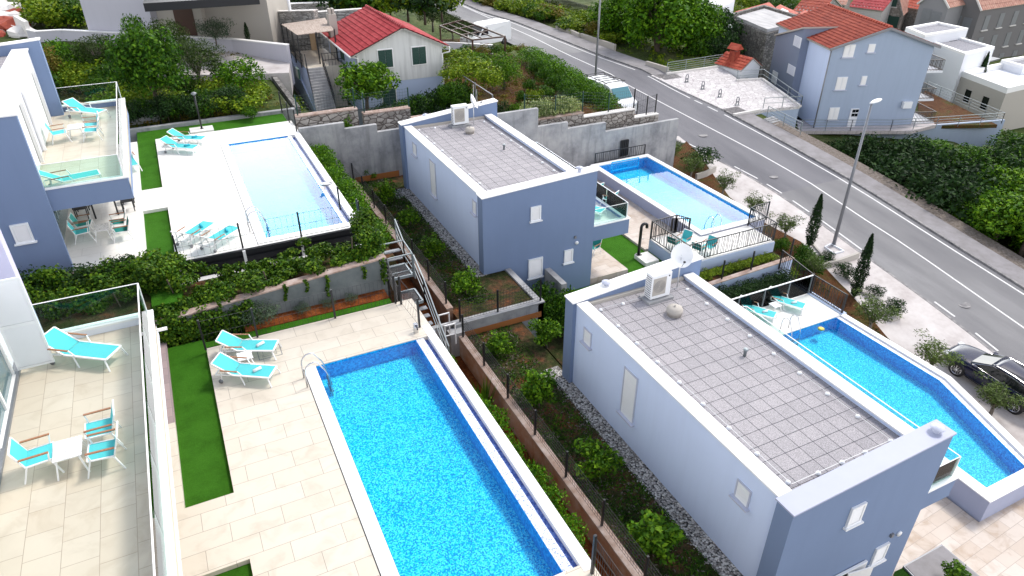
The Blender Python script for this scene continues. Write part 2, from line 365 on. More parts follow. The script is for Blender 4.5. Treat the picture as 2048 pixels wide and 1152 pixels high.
def stonework(name, sc, a, b, joint, stretch=(1, 1, 1.6)):
    m = NM(name); v = m.pos(stretch); e = m.vor(sc, 'Distance', 'DISTANCE_TO_EDGE', v); c1 = m.vor(sc, 'Color', vec=v); s_ = m.n('ShaderNodeSeparateColor'); m.l(c1, s_.inputs[0])
    cc = m.ramp(s_.outputs[0], [(0, a), (1, b)]); cc = m.mix(.4, cc, m.mix(1.0, cc, m.ramp(m.noise(6, 6, .75), [(.3, (.4, .4, .4)), (.7, (1.6, 1.6, 1.6))]), 'MULTIPLY'))
    m.base(m.mix(m.ramp(e, [(.02, (1, 1, 1)), (.09, (0, 0, 0))]), cc, joint), .9, .2).bump(m.ramp(e, [(0, (0, 0, 0)), (.12, (1, 1, 1))]), .8, .05)
stonework('stone_wall', 2.6, (.24, .22, .20), (.46, .43, .40), (.12, .10, .09))
stonework('grey_stone', 2.4, (.13, .125, .12), (.27, .26, .245), (.08, .075, .07))
stonework('pale_stone', 3.2, (.24, .235, .23), (.44, .43, .42), (.20, .19, .18), (.55, .55, 2.2))
stonework('village_stone', 2.2, (.22, .20, .185), (.36, .33, .30), (.20, .18, .16))
def roofmat(name, a, b, c):
    m = NM(name); v = m.vor(3.2, 'Color'); s_ = m.n('ShaderNodeSeparateColor'); m.l(v, s_.inputs[0])
    cc = m.ramp(s_.outputs[1], [(0, a), (.5, b), (1, c)]); m.base(m.mix(.4, cc, m.ramp(m.noise(1.2, 6, .7), [(.3, a), (.7, c)])), .75, .3)
roofmat('red_roof', (.24, .022, .028), (.33, .036, .044), (.42, .07, .075))
roofmat('terracotta', (.17, .026, .018), (.27, .045, .028), (.36, .08, .045))
roofmat('orange_roof', (.28, .04, .025), (.40, .07, .04), (.48, .12, .07))
roofmat('old_roof', (.28, .13, .10), (.40, .20, .15), (.46, .28, .22))
m = NM('fibre_roof'); m.base(m.ramp(m.noise(1.0, 6, .7, vec=m.pos((2, .5, 1))), [(.3, (.30, .30, .31)), (.7, (.52, .51, .51))]), .85, .2)
m = NM('gravel_roof'); m.base(m.ramp(m.noise(7, 5, .85), [(.3, (.15, .15, .17)), (.7, (.42, .42, .45))]), .95, .1)
m = NM('reed_mat'); v = m.noise(1, 5, .7, vec=m.pos((22, 1.4, 5), R_(12))); m.base(m.ramp(v, [(.3, (.22, .17, .14)), (.6, (.46, .39, .34))]), .95, .1)
# pool mosaic: small glass tiles, each its own blue
def mosaic(name, stops, sc=19):
    m = NM(name); c1 = m.vor(sc, 'Color', rand=.45); s_ = m.n('ShaderNodeSeparateColor'); m.l(c1, s_.inputs[0])
    big = m.noise(.8, 5, .65, dist=.6); f = m.math('ADD', m.math('MULTIPLY', s_.outputs[0], .74), m.math('MULTIPLY', big, .30))
    m.base(m.ramp(f, stops), .25, .4)
mosaic('mosaic', [(.08, (.0, .22, .56)), (.3, (.0, .38, .76)), (.50, (.0, .64, .98)), (.80, (.14, .90, 1.0))], 34)
mosaic('mosaic_wall', [(.1, (.0, .26, .66)), (.5, (.0, .42, .86)), (.9, (.03, .58, .98))])
mosaic('mosaic_trough', [(.1, (.02, .05, .22)), (.5, (.05, .10, .34)), (.9, (.12, .20, .48))])
mosaic('mosaic_edge', [(.1, (.10, .16, .40)), (.35, (.55, .60, .75)), (.7, (.80, .82, .86))], 34)
mosaic('mosaic_pale', [(.1, (.05, .30, .48)), (.5, (.12, .50, .60)), (.9, (.35, .70, .75))])
def water(name, tint, ior=1.45, ripple=.02, rs=1.2):
    m = NM(name); m.nt.nodes.remove(m.b)
    t = m.n('ShaderNodeBsdfTransparent'); t.inputs[0].default_value = (*tint, 1); g = m.n('ShaderNodeBsdfGlossy'); g.inputs['Roughness'].default_value = .03
    fr = m.n('ShaderNodeFresnel'); fr.inputs['IOR'].default_value = ior; mx = m.n('ShaderNodeMixShader')
    b = m.n('ShaderNodeBump'); b.inputs['Strength'].default_value = .25; b.inputs['Distance'].default_value = ripple
    m.l(m.noise(rs, 4, .55), b.inputs['Height']); m.l(b.outputs[0], fr.inputs['Normal']); m.l(b.outputs[0], g.inputs['Normal'])
    m.l(fr.outputs[0], mx.inputs[0]); m.l(t.outputs[0], mx.inputs[1]); m.l(g.outputs[0], mx.inputs[2]); m.l(mx.outputs[0], m.out.inputs[0])
water('pool_water', (.82, .99, 1.0), 1.34)
def glass(name, tint, ior=1.45):
    m = NM(name); m.nt.nodes.remove(m.b)
    t = m.n('ShaderNodeBsdfTransparent'); t.inputs[0].default_value = (*tint, 1); g = m.n('ShaderNodeBsdfGlossy'); g.inputs['Roughness'].default_value = .02
    fr = m.n('ShaderNodeFresnel'); fr.inputs['IOR'].default_value = ior; mx = m.n('ShaderNodeMixShader')
    m.l(fr.outputs[0], mx.inputs[0]); m.l(t.outputs[0], mx.inputs[1]); m.l(g.outputs[0], mx.inputs[2]); m.l(mx.outputs[0], m.out.inputs[0])
glass('rail_glass', (.80, .92, .88), 1.25)
def leaf(name, a, b, c, tr=.18):
    m = NM(name); g = m.n('ShaderNodeNewGeometry'); f = g.outputs['Random Per Island']
    cc = m.ramp(f, [(0, a), (.55, b), (1, c)]); big = m.noise(.9, 3); cc = m.mix(.5, cc, m.mix(1.0, cc, m.ramp(big, [(.35, (.45, .5, .45)), (.65, (1.5, 1.45, 1.1))]), 'MULTIPLY'))
    m.base(cc, .6, .12); t = m.n('ShaderNodeBsdfTranslucent'); m.l(cc, t.inputs[0]); mx = m.n('ShaderNodeMixShader'); mx.inputs[0].default_value = tr
    m.l(m.b.outputs[0], mx.inputs[1]); m.l(t.outputs[0], mx.inputs[2]); m.l(mx.outputs[0], m.out.inputs[0])
leaf('leaf_citrus', (.020, .065, .003), (.060, .155, .006), (.16, .29, .012))
leaf('leaf_broad', (.010, .040, .003), (.030, .095, .006), (.09, .19, .010))
leaf('leaf_dark', (.008, .022, .008), (.016, .045, .012), (.035, .08, .018))
leaf('leaf_olive', (.035, .062, .012), (.075, .12, .025), (.15, .21, .07))
leaf('leaf_cypress', (.006, .020, .008), (.014, .036, .012), (.03, .06, .018))
leaf('leaf_hedge', (.018, .065, .003), (.055, .155, .005), (.14, .28, .010))
leaf('leaf_vine', (.012, .042, .003), (.038, .100, .006), (.12, .20, .012))
leaf('leaf_yellow', (.045, .10, .004), (.12, .20, .008), (.24, .31, .02))
leaf('leaf_olive_dark', (.014, .032, .006), (.032, .062, .012), (.08, .12, .035))
leaf('leaf_pale', (.10, .16, .04), (.25, .32, .12), (.50, .52, .28))
leaf('leaf_grey', (.035, .06, .04), (.06, .10, .065), (.12, .17, .11))
leaf('leaf_rust', (.08, .09, .012), (.14, .13, .02), (.22, .14, .04))
simple('bark', (.085, .065, .05), .95, var=.4, sc=9)
simple('bark_pale', (.16, .14, .12), .95, var=.3, sc=9)
m = NM('car_paint'); m.base((.004, .008, .034), .22, .35); m.b.inputs['Coat Weight'].default_value = .45; m.b.inputs['Coat Roughness'].default_value = .03
simple('car_dark', (.012, .013, .016), .3)
simple('chrome', (.75, .76, .78), .12, metal=1.0, var=.02)
simple('van_white', (.70, .72, .75), .35, var=.03)
simple('van_teal', (.02, .15, .20), .4, var=.1)
simple('headlight', (.6, .62, .66), .1, spec=.9)
simple('lens_red', (.35, .01, .01), .2)
# ---------------------------------------------------------------- foliage
def leaf_obj(name, mat, P, Nn, size, rs, parent=None, aspect=.55, **tags):
    """P leaf centres, Nn preferred normals: every leaf is its own small quad"""
    n = len(P); d = rs.normal(size=(n, 3)); nn = Nn + d * .75; nn /= np.linalg.norm(nn, axis=1, keepdims=True) + 1e-9
    t = np.cross(nn, rs.normal(size=(n, 3))); t /= np.linalg.norm(t, axis=1, keepdims=True) + 1e-9; b = np.cross(nn, t)
    s = size * (.6 + .8 * rs.rand(n, 1)); V = np.stack([P - t * s, P + b * s * aspect, P + t * s, P - b * s * aspect], 1).reshape(-1, 3)
    me = bpy.data.meshes.new(name); me.vertices.add(4 * n); me.vertices.foreach_set('co', V.astype(np.float32).ravel())
    me.loops.add(4 * n); me.loops.foreach_set('vertex_index', np.arange(4 * n, dtype=np.int32)); me.polygons.add(n)
    me.polygons.foreach_set('loop_start', np.arange(0, 4 * n, 4, dtype=np.int32)); me.polygons.foreach_set('loop_total', np.full(n, 4, np.int32))
    me.update(calc_edges=True); me.materials.append(M[mat]); o = bpy.data.objects.new(name, me); col.objects.link(o)
    if parent: o.parent = parent
    return tag(o, **tags) if tags else o
def blob_points(blobs, n, rs, inner=.55, up=.35):
    vol = np.array([b[3] * b[4] * b[5] for b in blobs]) ** .7; idx = rs.choice(len(blobs), n, p=vol / vol.sum())
    B = np.array(blobs)[idx]; d = rs.normal(size=(n, 3)); d /= np.linalg.norm(d, axis=1, keepdims=True)
    r = (inner + (1 - inner) * rs.rand(n, 1) ** .6) * (1 + .12 * rs.normal(size=(n, 1))); P = B[:, :3] + d * B[:, 3:6] * r
    nn = d + np.array([0, 0, up]); return P, nn
def crown(name, mat, seed, w, h, z0, nb, n, size, parent, shape='round', lump=.42, inner=.5, aspect=.55, wob=.16):
    rs = np.random.RandomState(seed); bl = []
    for i in range(nb):
        t = 2 * math.pi * (i * .618 + rs.rand() * .15); u = (i + .5) / nb
        if shape == 'round': zz = 1 - 1.75 * u; rad = math.sqrt(max(0, 1 - zz * zz)) * .68
        elif shape == 'dome': zz = 1 - 1.3 * u; rad = math.sqrt(max(0, 1 - zz * zz)) * .75
        else: zz = rs.uniform(-.8, .9); rad = rs.uniform(.1, .7)
        k = 1 + wob * rs.normal(); bl.append((w/2 * rad * math.cos(t) * k, w/2 * rad * math.sin(t) * k, z0 + h/2 + h/2 * zz * .68 * k, w/2 * lump * rs.uniform(.75, 1.3), w/2 * lump * rs.uniform(.75, 1.3), h/2 * lump * rs.uniform(.8, 1.25)))
    bl.append((0, 0, z0 + h/2, w * .30, w * .30, h * .32))
    P, nn = blob_points(bl, n, rs, inner); P = P[P[:, 2] > .02]; nn = nn[:len(P)]
    return leaf_obj(name, mat, P, nn, size, rs, parent, aspect)
def trunk(name, parent, h, r, spread, nl, seed, mat='bark', top=None):
    rs = random.Random(seed); mb = MB(); top = top or h * 1.5
    mb.tube([(0, 0, -.15), (rs.uniform(-.05, .05) * h, rs.uniform(-.05, .05) * h, h * .5), (0, 0, h)], [r * 1.25, r, r * .8], 8)
    for i in range(nl):
        a = 2 * math.pi * (i + rs.random() * .5) / nl; q = rs.uniform(.5, 1.0)
        mb.tube([(0, 0, h * rs.uniform(.75, 1)), (math.cos(a) * spread * .45 * q, math.sin(a) * spread * .45 * q, lerp(h, top, .5)), (math.cos(a) * spread * q, math.sin(a) * spread * q, top * rs.uniform(.85, 1))], [r * .6, r * .4, r * .12], 5)
    return mb.build(name, mat, parent)
def tree_builder(kind, leafm, w, h, th, n, size, nb=14, shape='round', lump=.42, tr=.10, nl=6, seed=1, barkm='bark', aspect=.55, inner=.5, wob=.16):
    def f():
        e = empty(kind, (0, 0, 0), None, None)
        crown('crown', leafm, seed, w, h, th, nb, n, size, e, shape, lump, inner, aspect, wob)
        trunk('trunk', e, max(.15, th + h * .12), tr, w * .30, nl, seed + 5, barkm, top=th + h * .72)
        return e
    return f
# crown width / crown height / bare trunk height, in metres
PRB['citrus_bush'] = tree_builder('citrus_bush', 'leaf_citrus', 1.15, 1.0, .12, 900, .062, 9, lump=.5, tr=.03, seed=3)
PRB['citrus_shrub'] = tree_builder('citrus_shrub', 'leaf_citrus', 1.1, 1.25, .10, 1100, .062, 12, lump=.40, tr=.03, seed=14, wob=.3)
PRB['hedge_bush'] = tree_builder('hedge_bush', 'leaf_hedge', 1.25, 1.1, .05, 2200, .042, 12, lump=.5, tr=.03, seed=4)
PRB['garden_shrub'] = tree_builder('garden_shrub', 'leaf_broad', 1.6, 1.2, .05, 1700, .06, 12, lump=.45, tr=.03, seed=5, wob=.25)
PRB['dark_shrub'] = tree_builder('dark_shrub', 'leaf_dark', 1.6, 1.2, .05, 1800, .055, 12, lump=.45, tr=.03, seed=6, wob=.25)
PRB['leafy_shrub'] = tree_builder('leafy_shrub', 'leaf_yellow', 1.6, 1.2, .05, 1200, .07, 12, lump=.45, tr=.03, seed=8, wob=.3)
PRB['olive_tree'] = tree_builder('olive_tree', 'leaf_olive', 2.0, 1.5, .55, 1900, .058, 22, 'any', lump=.27, tr=.06, nl=9, seed=9, barkm='bark_pale', aspect=.28, inner=.3, wob=.2)
PRB['olive_tree_dense'] = tree_builder('olive_tree', 'leaf_olive_dark', 3.0, 2.6, .7, 4200, .075, 24, 'round', lump=.30, tr=.09, nl=8, seed=10, barkm='bark_pale', aspect=.30, inner=.4)
PRB['broadleaf_tree'] = tree_builder('broadleaf_tree', 'leaf_broad', 4.0, 3.8, .9, 6500, .105, 30, lump=.32, tr=.13, nl=9, seed=11)
PRB['spreading_tree'] = tree_builder('spreading_tree', 'leaf_citrus', 3.6, 2.7, 1.1, 3600, .11, 18, lump=.34, tr=.12, nl=9, seed=12, wob=.2)
PRB['evergreen_tree'] = tree_builder('evergreen_tree', 'leaf_hedge', 5.0, 4.5, .5, 9000, .11, 34, lump=.32, tr=.18, nl=9, seed=13, wob=.2)
PRB['clipped_tree'] = tree_builder('clipped_tree', 'leaf_hedge', 2.6, 2.6, .5, 5200, .06, 20, lump=.5, tr=.10, seed=15, inner=.7, wob=.04)
PRB['pale_bush'] = tree_builder('pale_bush', 'leaf_pale', 1.6, 1.1, .05, 1600, .06, 12, lump=.45, tr=.03, seed=16)
PRB['silver_shrub'] = tree_builder('silver_shrub', 'leaf_grey', 1.6, 1.0, .05, 2000, .045, 12, lump=.45, tr=.03, seed=17, aspect=.3)
PRB['rust_bush'] = tree_builder('rust_bush', 'leaf_rust', 1.6, 1.5, .05, 1800, .06, 12, lump=.45, tr=.03, seed=18, wob=.2)
def cyp():
    e = empty('cypress_tree', (0, 0, 0), None, None); rs = np.random.RandomState(20); n = 4200
    u = rs.rand(n) ** .9; z = .12 + 3.4 * u; prof = .36 * np.sin(np.pi * np.clip(u * .93 + .07, 0, 1)) ** .6 * (1.02 - u * .55)
    t = rs.rand(n) * 6.283; lum = 1 + .22 * np.sin(t * 3 + z * 5) + .12 * rs.normal(size=n); r = prof * lum * (.55 + .45 * rs.rand(n) ** .5)
    P = np.stack([r * np.cos(t), r * np.sin(t), z], 1); nn = np.stack([np.cos(t), np.sin(t), np.full(n, .5)], 1)
    leaf_obj('crown', 'leaf_cypress', P, nn, .055, rs, e, .4); mb = MB(); mb.tube([(0, 0, -.2), (0, 0, 3.0)], [.06, .015], 6); mb.build('trunk', 'bark', e); return e
PRB['cypress_tree'] = cyp
def tuft():
    e = empty('grass_tuft', (0, 0, 0), None, None); rs = np.random.RandomState(21); mb = MB()
    for i in range(170):
        a = rs.rand() * 6.283; l = .35 + .4 * rs.rand(); s = .1 + .5 * rs.rand(); p = Vector((math.cos(a) * .08, math.sin(a) * .08, 0)); d = Vector((math.cos(a) * s * l, math.sin(a) * s * l, l)); q = Vector((-math.sin(a), math.cos(a), 0)) * .011
        mb.face([p - q, p + q, p + d * .6 + q, p + d + Vector((0, 0, -.06 * s)), p + d * .6 - q])
    mb.build('blades', 'leaf_vine', e); return e
PRB['grass_tuft'] = tuft
NBUSH = {}
def ordinal(k): return ('first', 'second', 'third', 'fourth', 'fifth', 'sixth', 'seventh', 'eighth', 'ninth', 'tenth', 'eleventh', 'twelfth', 'thirteenth', 'fourteenth', 'fifteenth', 'sixteenth', 'seventeenth')[k]
def plant(kind, loc, w_, h_=None, label=None, cat=None, group=None, k=None):
    """put a plant of the given size (scale against its prototype size) on the ground"""
    base = {'citrus_bush': (1.15, 1.1), 'citrus_shrub': (1.1, 1.3), 'hedge_bush': (1.25, 1.1), 'garden_shrub': (1.6, 1.2), 'dark_shrub': (1.6, 1.2), 'leafy_shrub': (1.6, 1.2), 'olive_tree': (2.0, 2.0), 'olive_tree_dense': (3.0, 3.2), 'broadleaf_tree': (4.0, 4.6), 'spreading_tree': (3.6, 3.7), 'evergreen_tree': (5.0, 4.9), 'clipped_tree': (2.6, 3.1), 'pale_bush': (1.6, 1.1), 'silver_shrub': (1.6, 1.0), 'rust_bush': (1.6, 1.5), 'cypress_tree': (.75, 3.55), 'grass_tuft': (.8, .6)}[kind]
    h_ = h_ or w_ * base[1] / base[0]; a = rnd.uniform(0, 6.28)
    return place(kind, loc, a, label, cat, group, (w_ / base[0], w_ / base[0], h_ / base[1]))

# ---------------------------------------------------------------- garden furniture
def lounger(towel=None, name='sun_lounger'):
    """head towards -x, origin under the middle; sling 0.36 m above the ground"""
    def f():
        e = empty(name, (0, 0, 0), None, None); W = .31; z = .34
        fr = MB(); cx, cz = -.28, z; hx, hz = -.90, z + .40
        for s in (-1, 1):
            fr.bar((cx, s * W, z), (.95, s * W, z), .045, .04); fr.bar((cx, s * W, z), (hx, s * W, hz), .04, .04)
            fr.bar((cx, s * W, z), (-.85, s * W, z - .03), .04, .035)
        fr.bar((.95, -W, z), (.95, W, z), .045, .04); fr.bar((hx, -W, hz), (hx, W, hz), .04, .04); fr.bar((-.85, -W, z - .03), (-.85, W, z - .03), .035)
        fr.bar((-.62, 0, z), (-.7, 0, z + .27), .03); fr.build('frame', 'white_metal', e)
        t = .012
        MB().hexa([(cx + .01, -W + .025, z + .01), (.93, -W + .025, z + .01), (.93, W - .025, z + .01), (cx + .01, W - .025, z + .01)],
                  [(cx + .01, -W + .025, z + .01 + t), (.93, -W + .025, z + .01 + t), (.93, W - .025, z + .01 + t), (cx + .01, W - .025, z + .01 + t)]).build('seat', 'teal_fabric', e)
        MB().hexa([(hx + .01, -W + .025, hz), (cx - .01, -W + .025, cz + .01), (cx - .01, W - .025, cz + .01), (hx + .01, W - .025, hz)],
                  [(hx + .015, -W + .025, hz + t), (cx - .005, -W + .025, cz + .01 + t), (cx - .005, W - .025, cz + .01 + t), (hx + .015, W - .025, hz + t)]).build('backrest', 'teal_fabric', e)
        for s in (-1, 1):
            MB().bar((.90, s * W, z), (1.0, s * (W + .06), 0), .04, .035).build('leg', 'white_metal', e)
            MB().bar((-.02, s * W, z), (.10, s * (W + .05), 0), .035, .03).build('leg', 'white_metal', e)
            a = MB().bar((-.62, s * (W + .06), z + .20), (-.05, s * (W + .06), z + .20), .05, .025).build('armrest', 'wood', e)
            MB().bar((-.05, s * (W + .05), z + .20), (.06, s * W, z), .03).build('armrest_support', 'white_metal', e); MB().bar((-.62, s * (W + .05), z + .20), (-.68, s * W, .08), .03).build('rear_leg', 'white_metal', e)
            m_ = MB(); m_.tube([(-.70, s * (W + .01), .075), (-.70, s * (W + .05), .075)], .075, 14); m_.build('wheel', 'lamp_grey', e)
        if towel: MB().tube([(.35, -.12, z + .07), (.52, .10, z + .07)], .055, 10).build('rolled_towel', towel, e)
        return e
    return f
PRB['lounger'] = lounger(); PRB['lounger_towel'] = lounger('towel'); PRB['lounger_blue'] = lounger('towel_blue')
def armchair(fab, name='armchair'):
    def f():      # faces +x, origin at the middle of the seat on the floor
        e = empty(name, (0, 0, 0), None, None); W = .28; fr = MB()
        for s in (-1, 1):
            fr.bar((-.24, s * W, .38), (.27, s * W, .41), .03); fr.bar((-.24, s * W, .38), (-.40, s * W, .84), .03)
            fr.bar((.24, s * (W + .03), .62), (.20, s * (W), .41), .028); fr.bar((-.30, s * (W + .03), .60), (-.32, s * W, .60), .028)
        fr.bar((.27, -W, .41), (.27, W, .41), .03); fr.bar((-.40, -W, .84), (-.40, W, .84), .03); fr.bar((-.33, -W, .63), (-.33, W, .63), .025); fr.build('frame', 'white_metal', e)
        MB().hexa([(-.23, -W + .02, .375), (.26, -W + .02, .405), (.26, W - .02, .405), (-.23, W - .02, .375)], [(-.23, -W + .02, .39), (.26, -W + .02, .42), (.26, W - .02, .42), (-.23, W - .02, .39)]).build('seat', fab, e)
        MB().hexa([(-.40, -W + .02, .82), (-.24, -W + .02, .39), (-.24, W - .02, .39), (-.40, W - .02, .82)], [(-.385, -W + .02, .825), (-.225, -W + .02, .395), (-.225, W - .02, .395), (-.385, W - .02, .825)]).build('backrest', fab, e)
        for s in (-1, 1):
            MB().bar((-.30, s * (W + .03), .625), (.25, s * (W + .03), .635), .05, .022).build('armrest', 'wood', e)
            MB().bar((.22, s * W, .41), (.36, s * (W + .04), 0), .03).build('leg', 'white_metal', e)
            MB().bar((-.22, s * W, .38), (-.36, s * (W + .04), 0), .03).build('leg', 'white_metal', e)
        return e
    return f
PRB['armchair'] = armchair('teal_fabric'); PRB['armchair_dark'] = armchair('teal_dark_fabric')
def lowtable(top, sx_, sy_, h_, name='coffee_table'):
    def f():
        e = empty(name, (0, 0, 0), None, None); MB().box(-sx_/2, -sy_/2, h_ - .02, sx_/2, sy_/2, h_ + .005).build('table_top', top, e, bevel=.006)
        fr = MB(); [fr.box(-sx_/2 + .03, s * (sy_/2 - .05) - .012, h_ - .05, sx_/2 - .03, s * (sy_/2 - .05) + .012, h_ - .022) for s in (-1, 1)]; fr.build('frame', 'white_metal', e)
        for a in (-1, 1):
            for b in (-1, 1): MB().bar((a * (sx_/2 - .06), b * (sy_/2 - .05), h_ - .03), (a * (sx_/2 + .02), b * (sy_/2 + .02), 0), .03).build('leg', 'white_metal', e)
        return e
    return f
PRB['coffee_table'] = lowtable('marble', .50, .62, .45); PRB['side_table'] = lowtable('white_plastic', .42, .42, .32, 'side_table')
def ladder():    # stands at the edge, rails bow over towards +x into the water
    e = empty('pool_ladder', (0, 0, 0), None, None)
    for s in (-1, 1):
        pts = [(-.32, s * .24, 0), (-.32, s * .24, .5)] + [(-.32 + .27 - .27 * math.cos(t), s * .24, .5 + .30 * math.sin(t)) for t in [math.pi * k / 8 for k in range(1, 6)]] + [(.26, s * .24, .42), (.34, s * .24, .15), (.36, s * .24, -.9)]
        MB().tube(pts, .021, 8).build('handrail', 'steel', e)
    for k in range(3): MB().box(.30, -.24, -.18 - k * .26, .40, .24, -.15 - k * .26).build('step', 'steel', e)
    return e
PRB['pool_ladder'] = ladder
# ---------------------------------------------------------------- land, road
def struct(o): o['kind'] = 'structure'; return o
def terrain():
    xs = np.concatenate([np.arange(-60, -12, 6), np.arange(-12, 70, 1.5), np.arange(70, 300, 9)]); ys = np.concatenate([np.arange(-25, 0, 5), np.arange(0, 100, 1.5), np.arange(100, 420, 10)])
    vs = [(x, y, terr(x, y) - .22) for y in ys for x in xs]; nx = len(xs)
    fs = [(j*nx + i, j*nx + i + 1, (j+1)*nx + i + 1, (j+1)*nx + i) for j in range(len(ys) - 1) for i in range(nx - 1)]
    mb = MB(); mb.add(vs, fs, True); struct(mb.build('ground', 'scrub'))
terrain()
def strip(name, xa, xb, y0, y1, off, mat, st=2.5, thick=0.0):
    """long band along the road between two edges given as functions of y"""
    ys = list(np.arange(y0, y1, st)) + [y1]; L = [(xa(y), y) for y in ys]; Rr = [(xb(y), y) for y in ys]
    mb = MB(); vs = [(x, y, zr(x, y) + off) for x, y in L] + [(x, y, zr(x, y) + off) for x, y in Rr]; n = len(ys)
    fs = [(i, n + i, n + i + 1, i + 1) for i in range(n - 1)]
    if thick:
        vs += [(x, y, z - thick) for x, y, z in vs]; m = 2 * n
        fs += [(i + 1, m + i + 1, m + i, i) for i in range(n - 1)] + [(n + i, m + n + i, m + n + i + 1, n + i + 1) for i in range(n - 1)] + [(0, m, m + n, n), (n - 1, 2*n - 1, m + 2*n - 1, m + n - 1)]
    mb.add(vs, fs); return mb.build(name, mat)
def curve(pts, off=0.0):          # x as a function of y through sighted points on the road surface
    P = sorted([(float(p[1]), float(p[0])) for p in (atr(a, b, off) for a, b in pts)]); Y = [p[0] for p in P]; X = [p[1] for p in P]
    s0 = (X[1] - X[0]) / (Y[1] - Y[0]); s0 = max(-.2, min(.2, s0)); s1 = 0.0
    def f(y):
        if y <= Y[0]: return X[0] + (y - Y[0]) * s0
        if y >= Y[-1]: return X[-1] + (y - Y[-1]) * s1
        return float(np.interp(y, Y, X))
    return f
cR = curve([(960, 26), (1024, 45), (1197, 114), (1361.5, 187.5), (1450, 230), (1558.5, 288), (1700, 369), (1800, 432), (1900, 496), (2027, 576)])
cC = curve([(1065, 74), (1131.5, 107.5), (1250, 167), (1349, 219), (1481.5, 288), (1536, 316.7), (1623.5, 368), (1736, 443), (1811, 490.5), (1933.5, 576)])
cL = curve([(1195, 171), (1250, 215), (1290, 245), (1370, 284), (1440, 318), (1515, 357), (1566, 388), (1642, 440), (1723, 499), (1831, 576), (1908, 632), (1990, 697)])
struct(strip('road', lambda y: cL(y) - .35, lambda y: cR(y) + .45, -10, 200, 0, 'asphalt'))
ysm = float(atr(1620, 372)[1]); y2m = float(atr(1131, 108)[1])
struct(strip('road_worn_section', lambda y: cL(y) - .34, lambda y: cR(y) + .44, -10, ysm, .004, 'asphalt_old'))
struct(strip('road_far_section', lambda y: cL(y) - .34, lambda y: cR(y) + .44, y2m, 200, .004, 'asphalt_old'))
struct(strip('road_edge_line', lambda y: cR(y) - .06, lambda y: cR(y) + .07, -10, 44.2, .008, 'road_paint'))
struct(strip('road_edge_line', lambda y: cR(y) - .06, lambda y: cR(y) + .07, 48.0, 190, .008, 'road_paint'))
struct(strip('road_centre_line', lambda y: cC(y) - .06, lambda y: cC(y) + .06, -10, 190, .008, 'road_paint'))
for a, b in ((44.9, 46.0), (46.6, 47.5)): struct(strip('road_dash', lambda y: cR(y) - .06, lambda y: cR(y) + .07, a, b, .008, 'road_paint'))
for (a, b) in (((1360, 272), (1422, 305)), ((1478, 331), (1488, 337)), ((1489, 338), (1521, 356)), ((1535, 368), (1566, 386)), ((1586, 401), (1618, 424)), ((1640, 439), (1725, 499)), ((1868, 604), (1908, 634)), ((1948, 667), (1996, 702))):
    ya, yb = float(atr(*a)[1]), float(atr(*b)[1]); struct(strip('road_dash', lambda y: cL(y) - .06, lambda y: cL(y) + .06, min(ya, yb), max(ya, yb), .008, 'road_paint'))
struct(strip('road_edge_line', lambda y: cL(y) - .06, lambda y: cL(y) + .06, 43, 56, .008, 'road_paint'))
struct(strip('kerb', lambda y: cR(y) + .46, lambda y: cR(y) + .62, -10, 44.5, .12, 'kerb', thick=.4))
struct(strip('kerb', lambda y: cR(y) + .46, lambda y: cR(y) + .62, 52.5, 190, .12, 'kerb', thick=.4))
struct(strip('kerb', lambda y: cL(y) - .52, lambda y: cL(y) - .36, -10, 43.0, .09, 'kerb', thick=.4))
struct(strip('pavement', lambda y: cR(y) + .62, lambda y: cR(y) + 2.25, -10, 45.0, .10, 'sidewalk', thick=.4))
struct(strip('verge', lambda y: cR(y) + 2.25, lambda y: cR(y) + 3.6, -10, 42.0, .02, 'gravel_verge', thick=.5))
struct(strip('pavement', lambda y: cR(y) + .62, lambda y: cR(y) + 2.7, 52.0, 190, .10, 'sidewalk', thick=.4))
# concrete pavement between the pools and the road
cE = curve([(1345, 262), (1392, 300), (1425, 345), (1432, 372), (1478, 410), (1528, 448), (1602, 484), (1640, 530), (1680, 560), (1720, 610), (1760, 665), (1850, 745), (1960, 840), (2048, 912)], .08)
struct(strip('pavement', lambda y: cE(y), lambda y: cL(y) - .52, -8, 42.0, .08, 'concrete_pave', thick=.5))
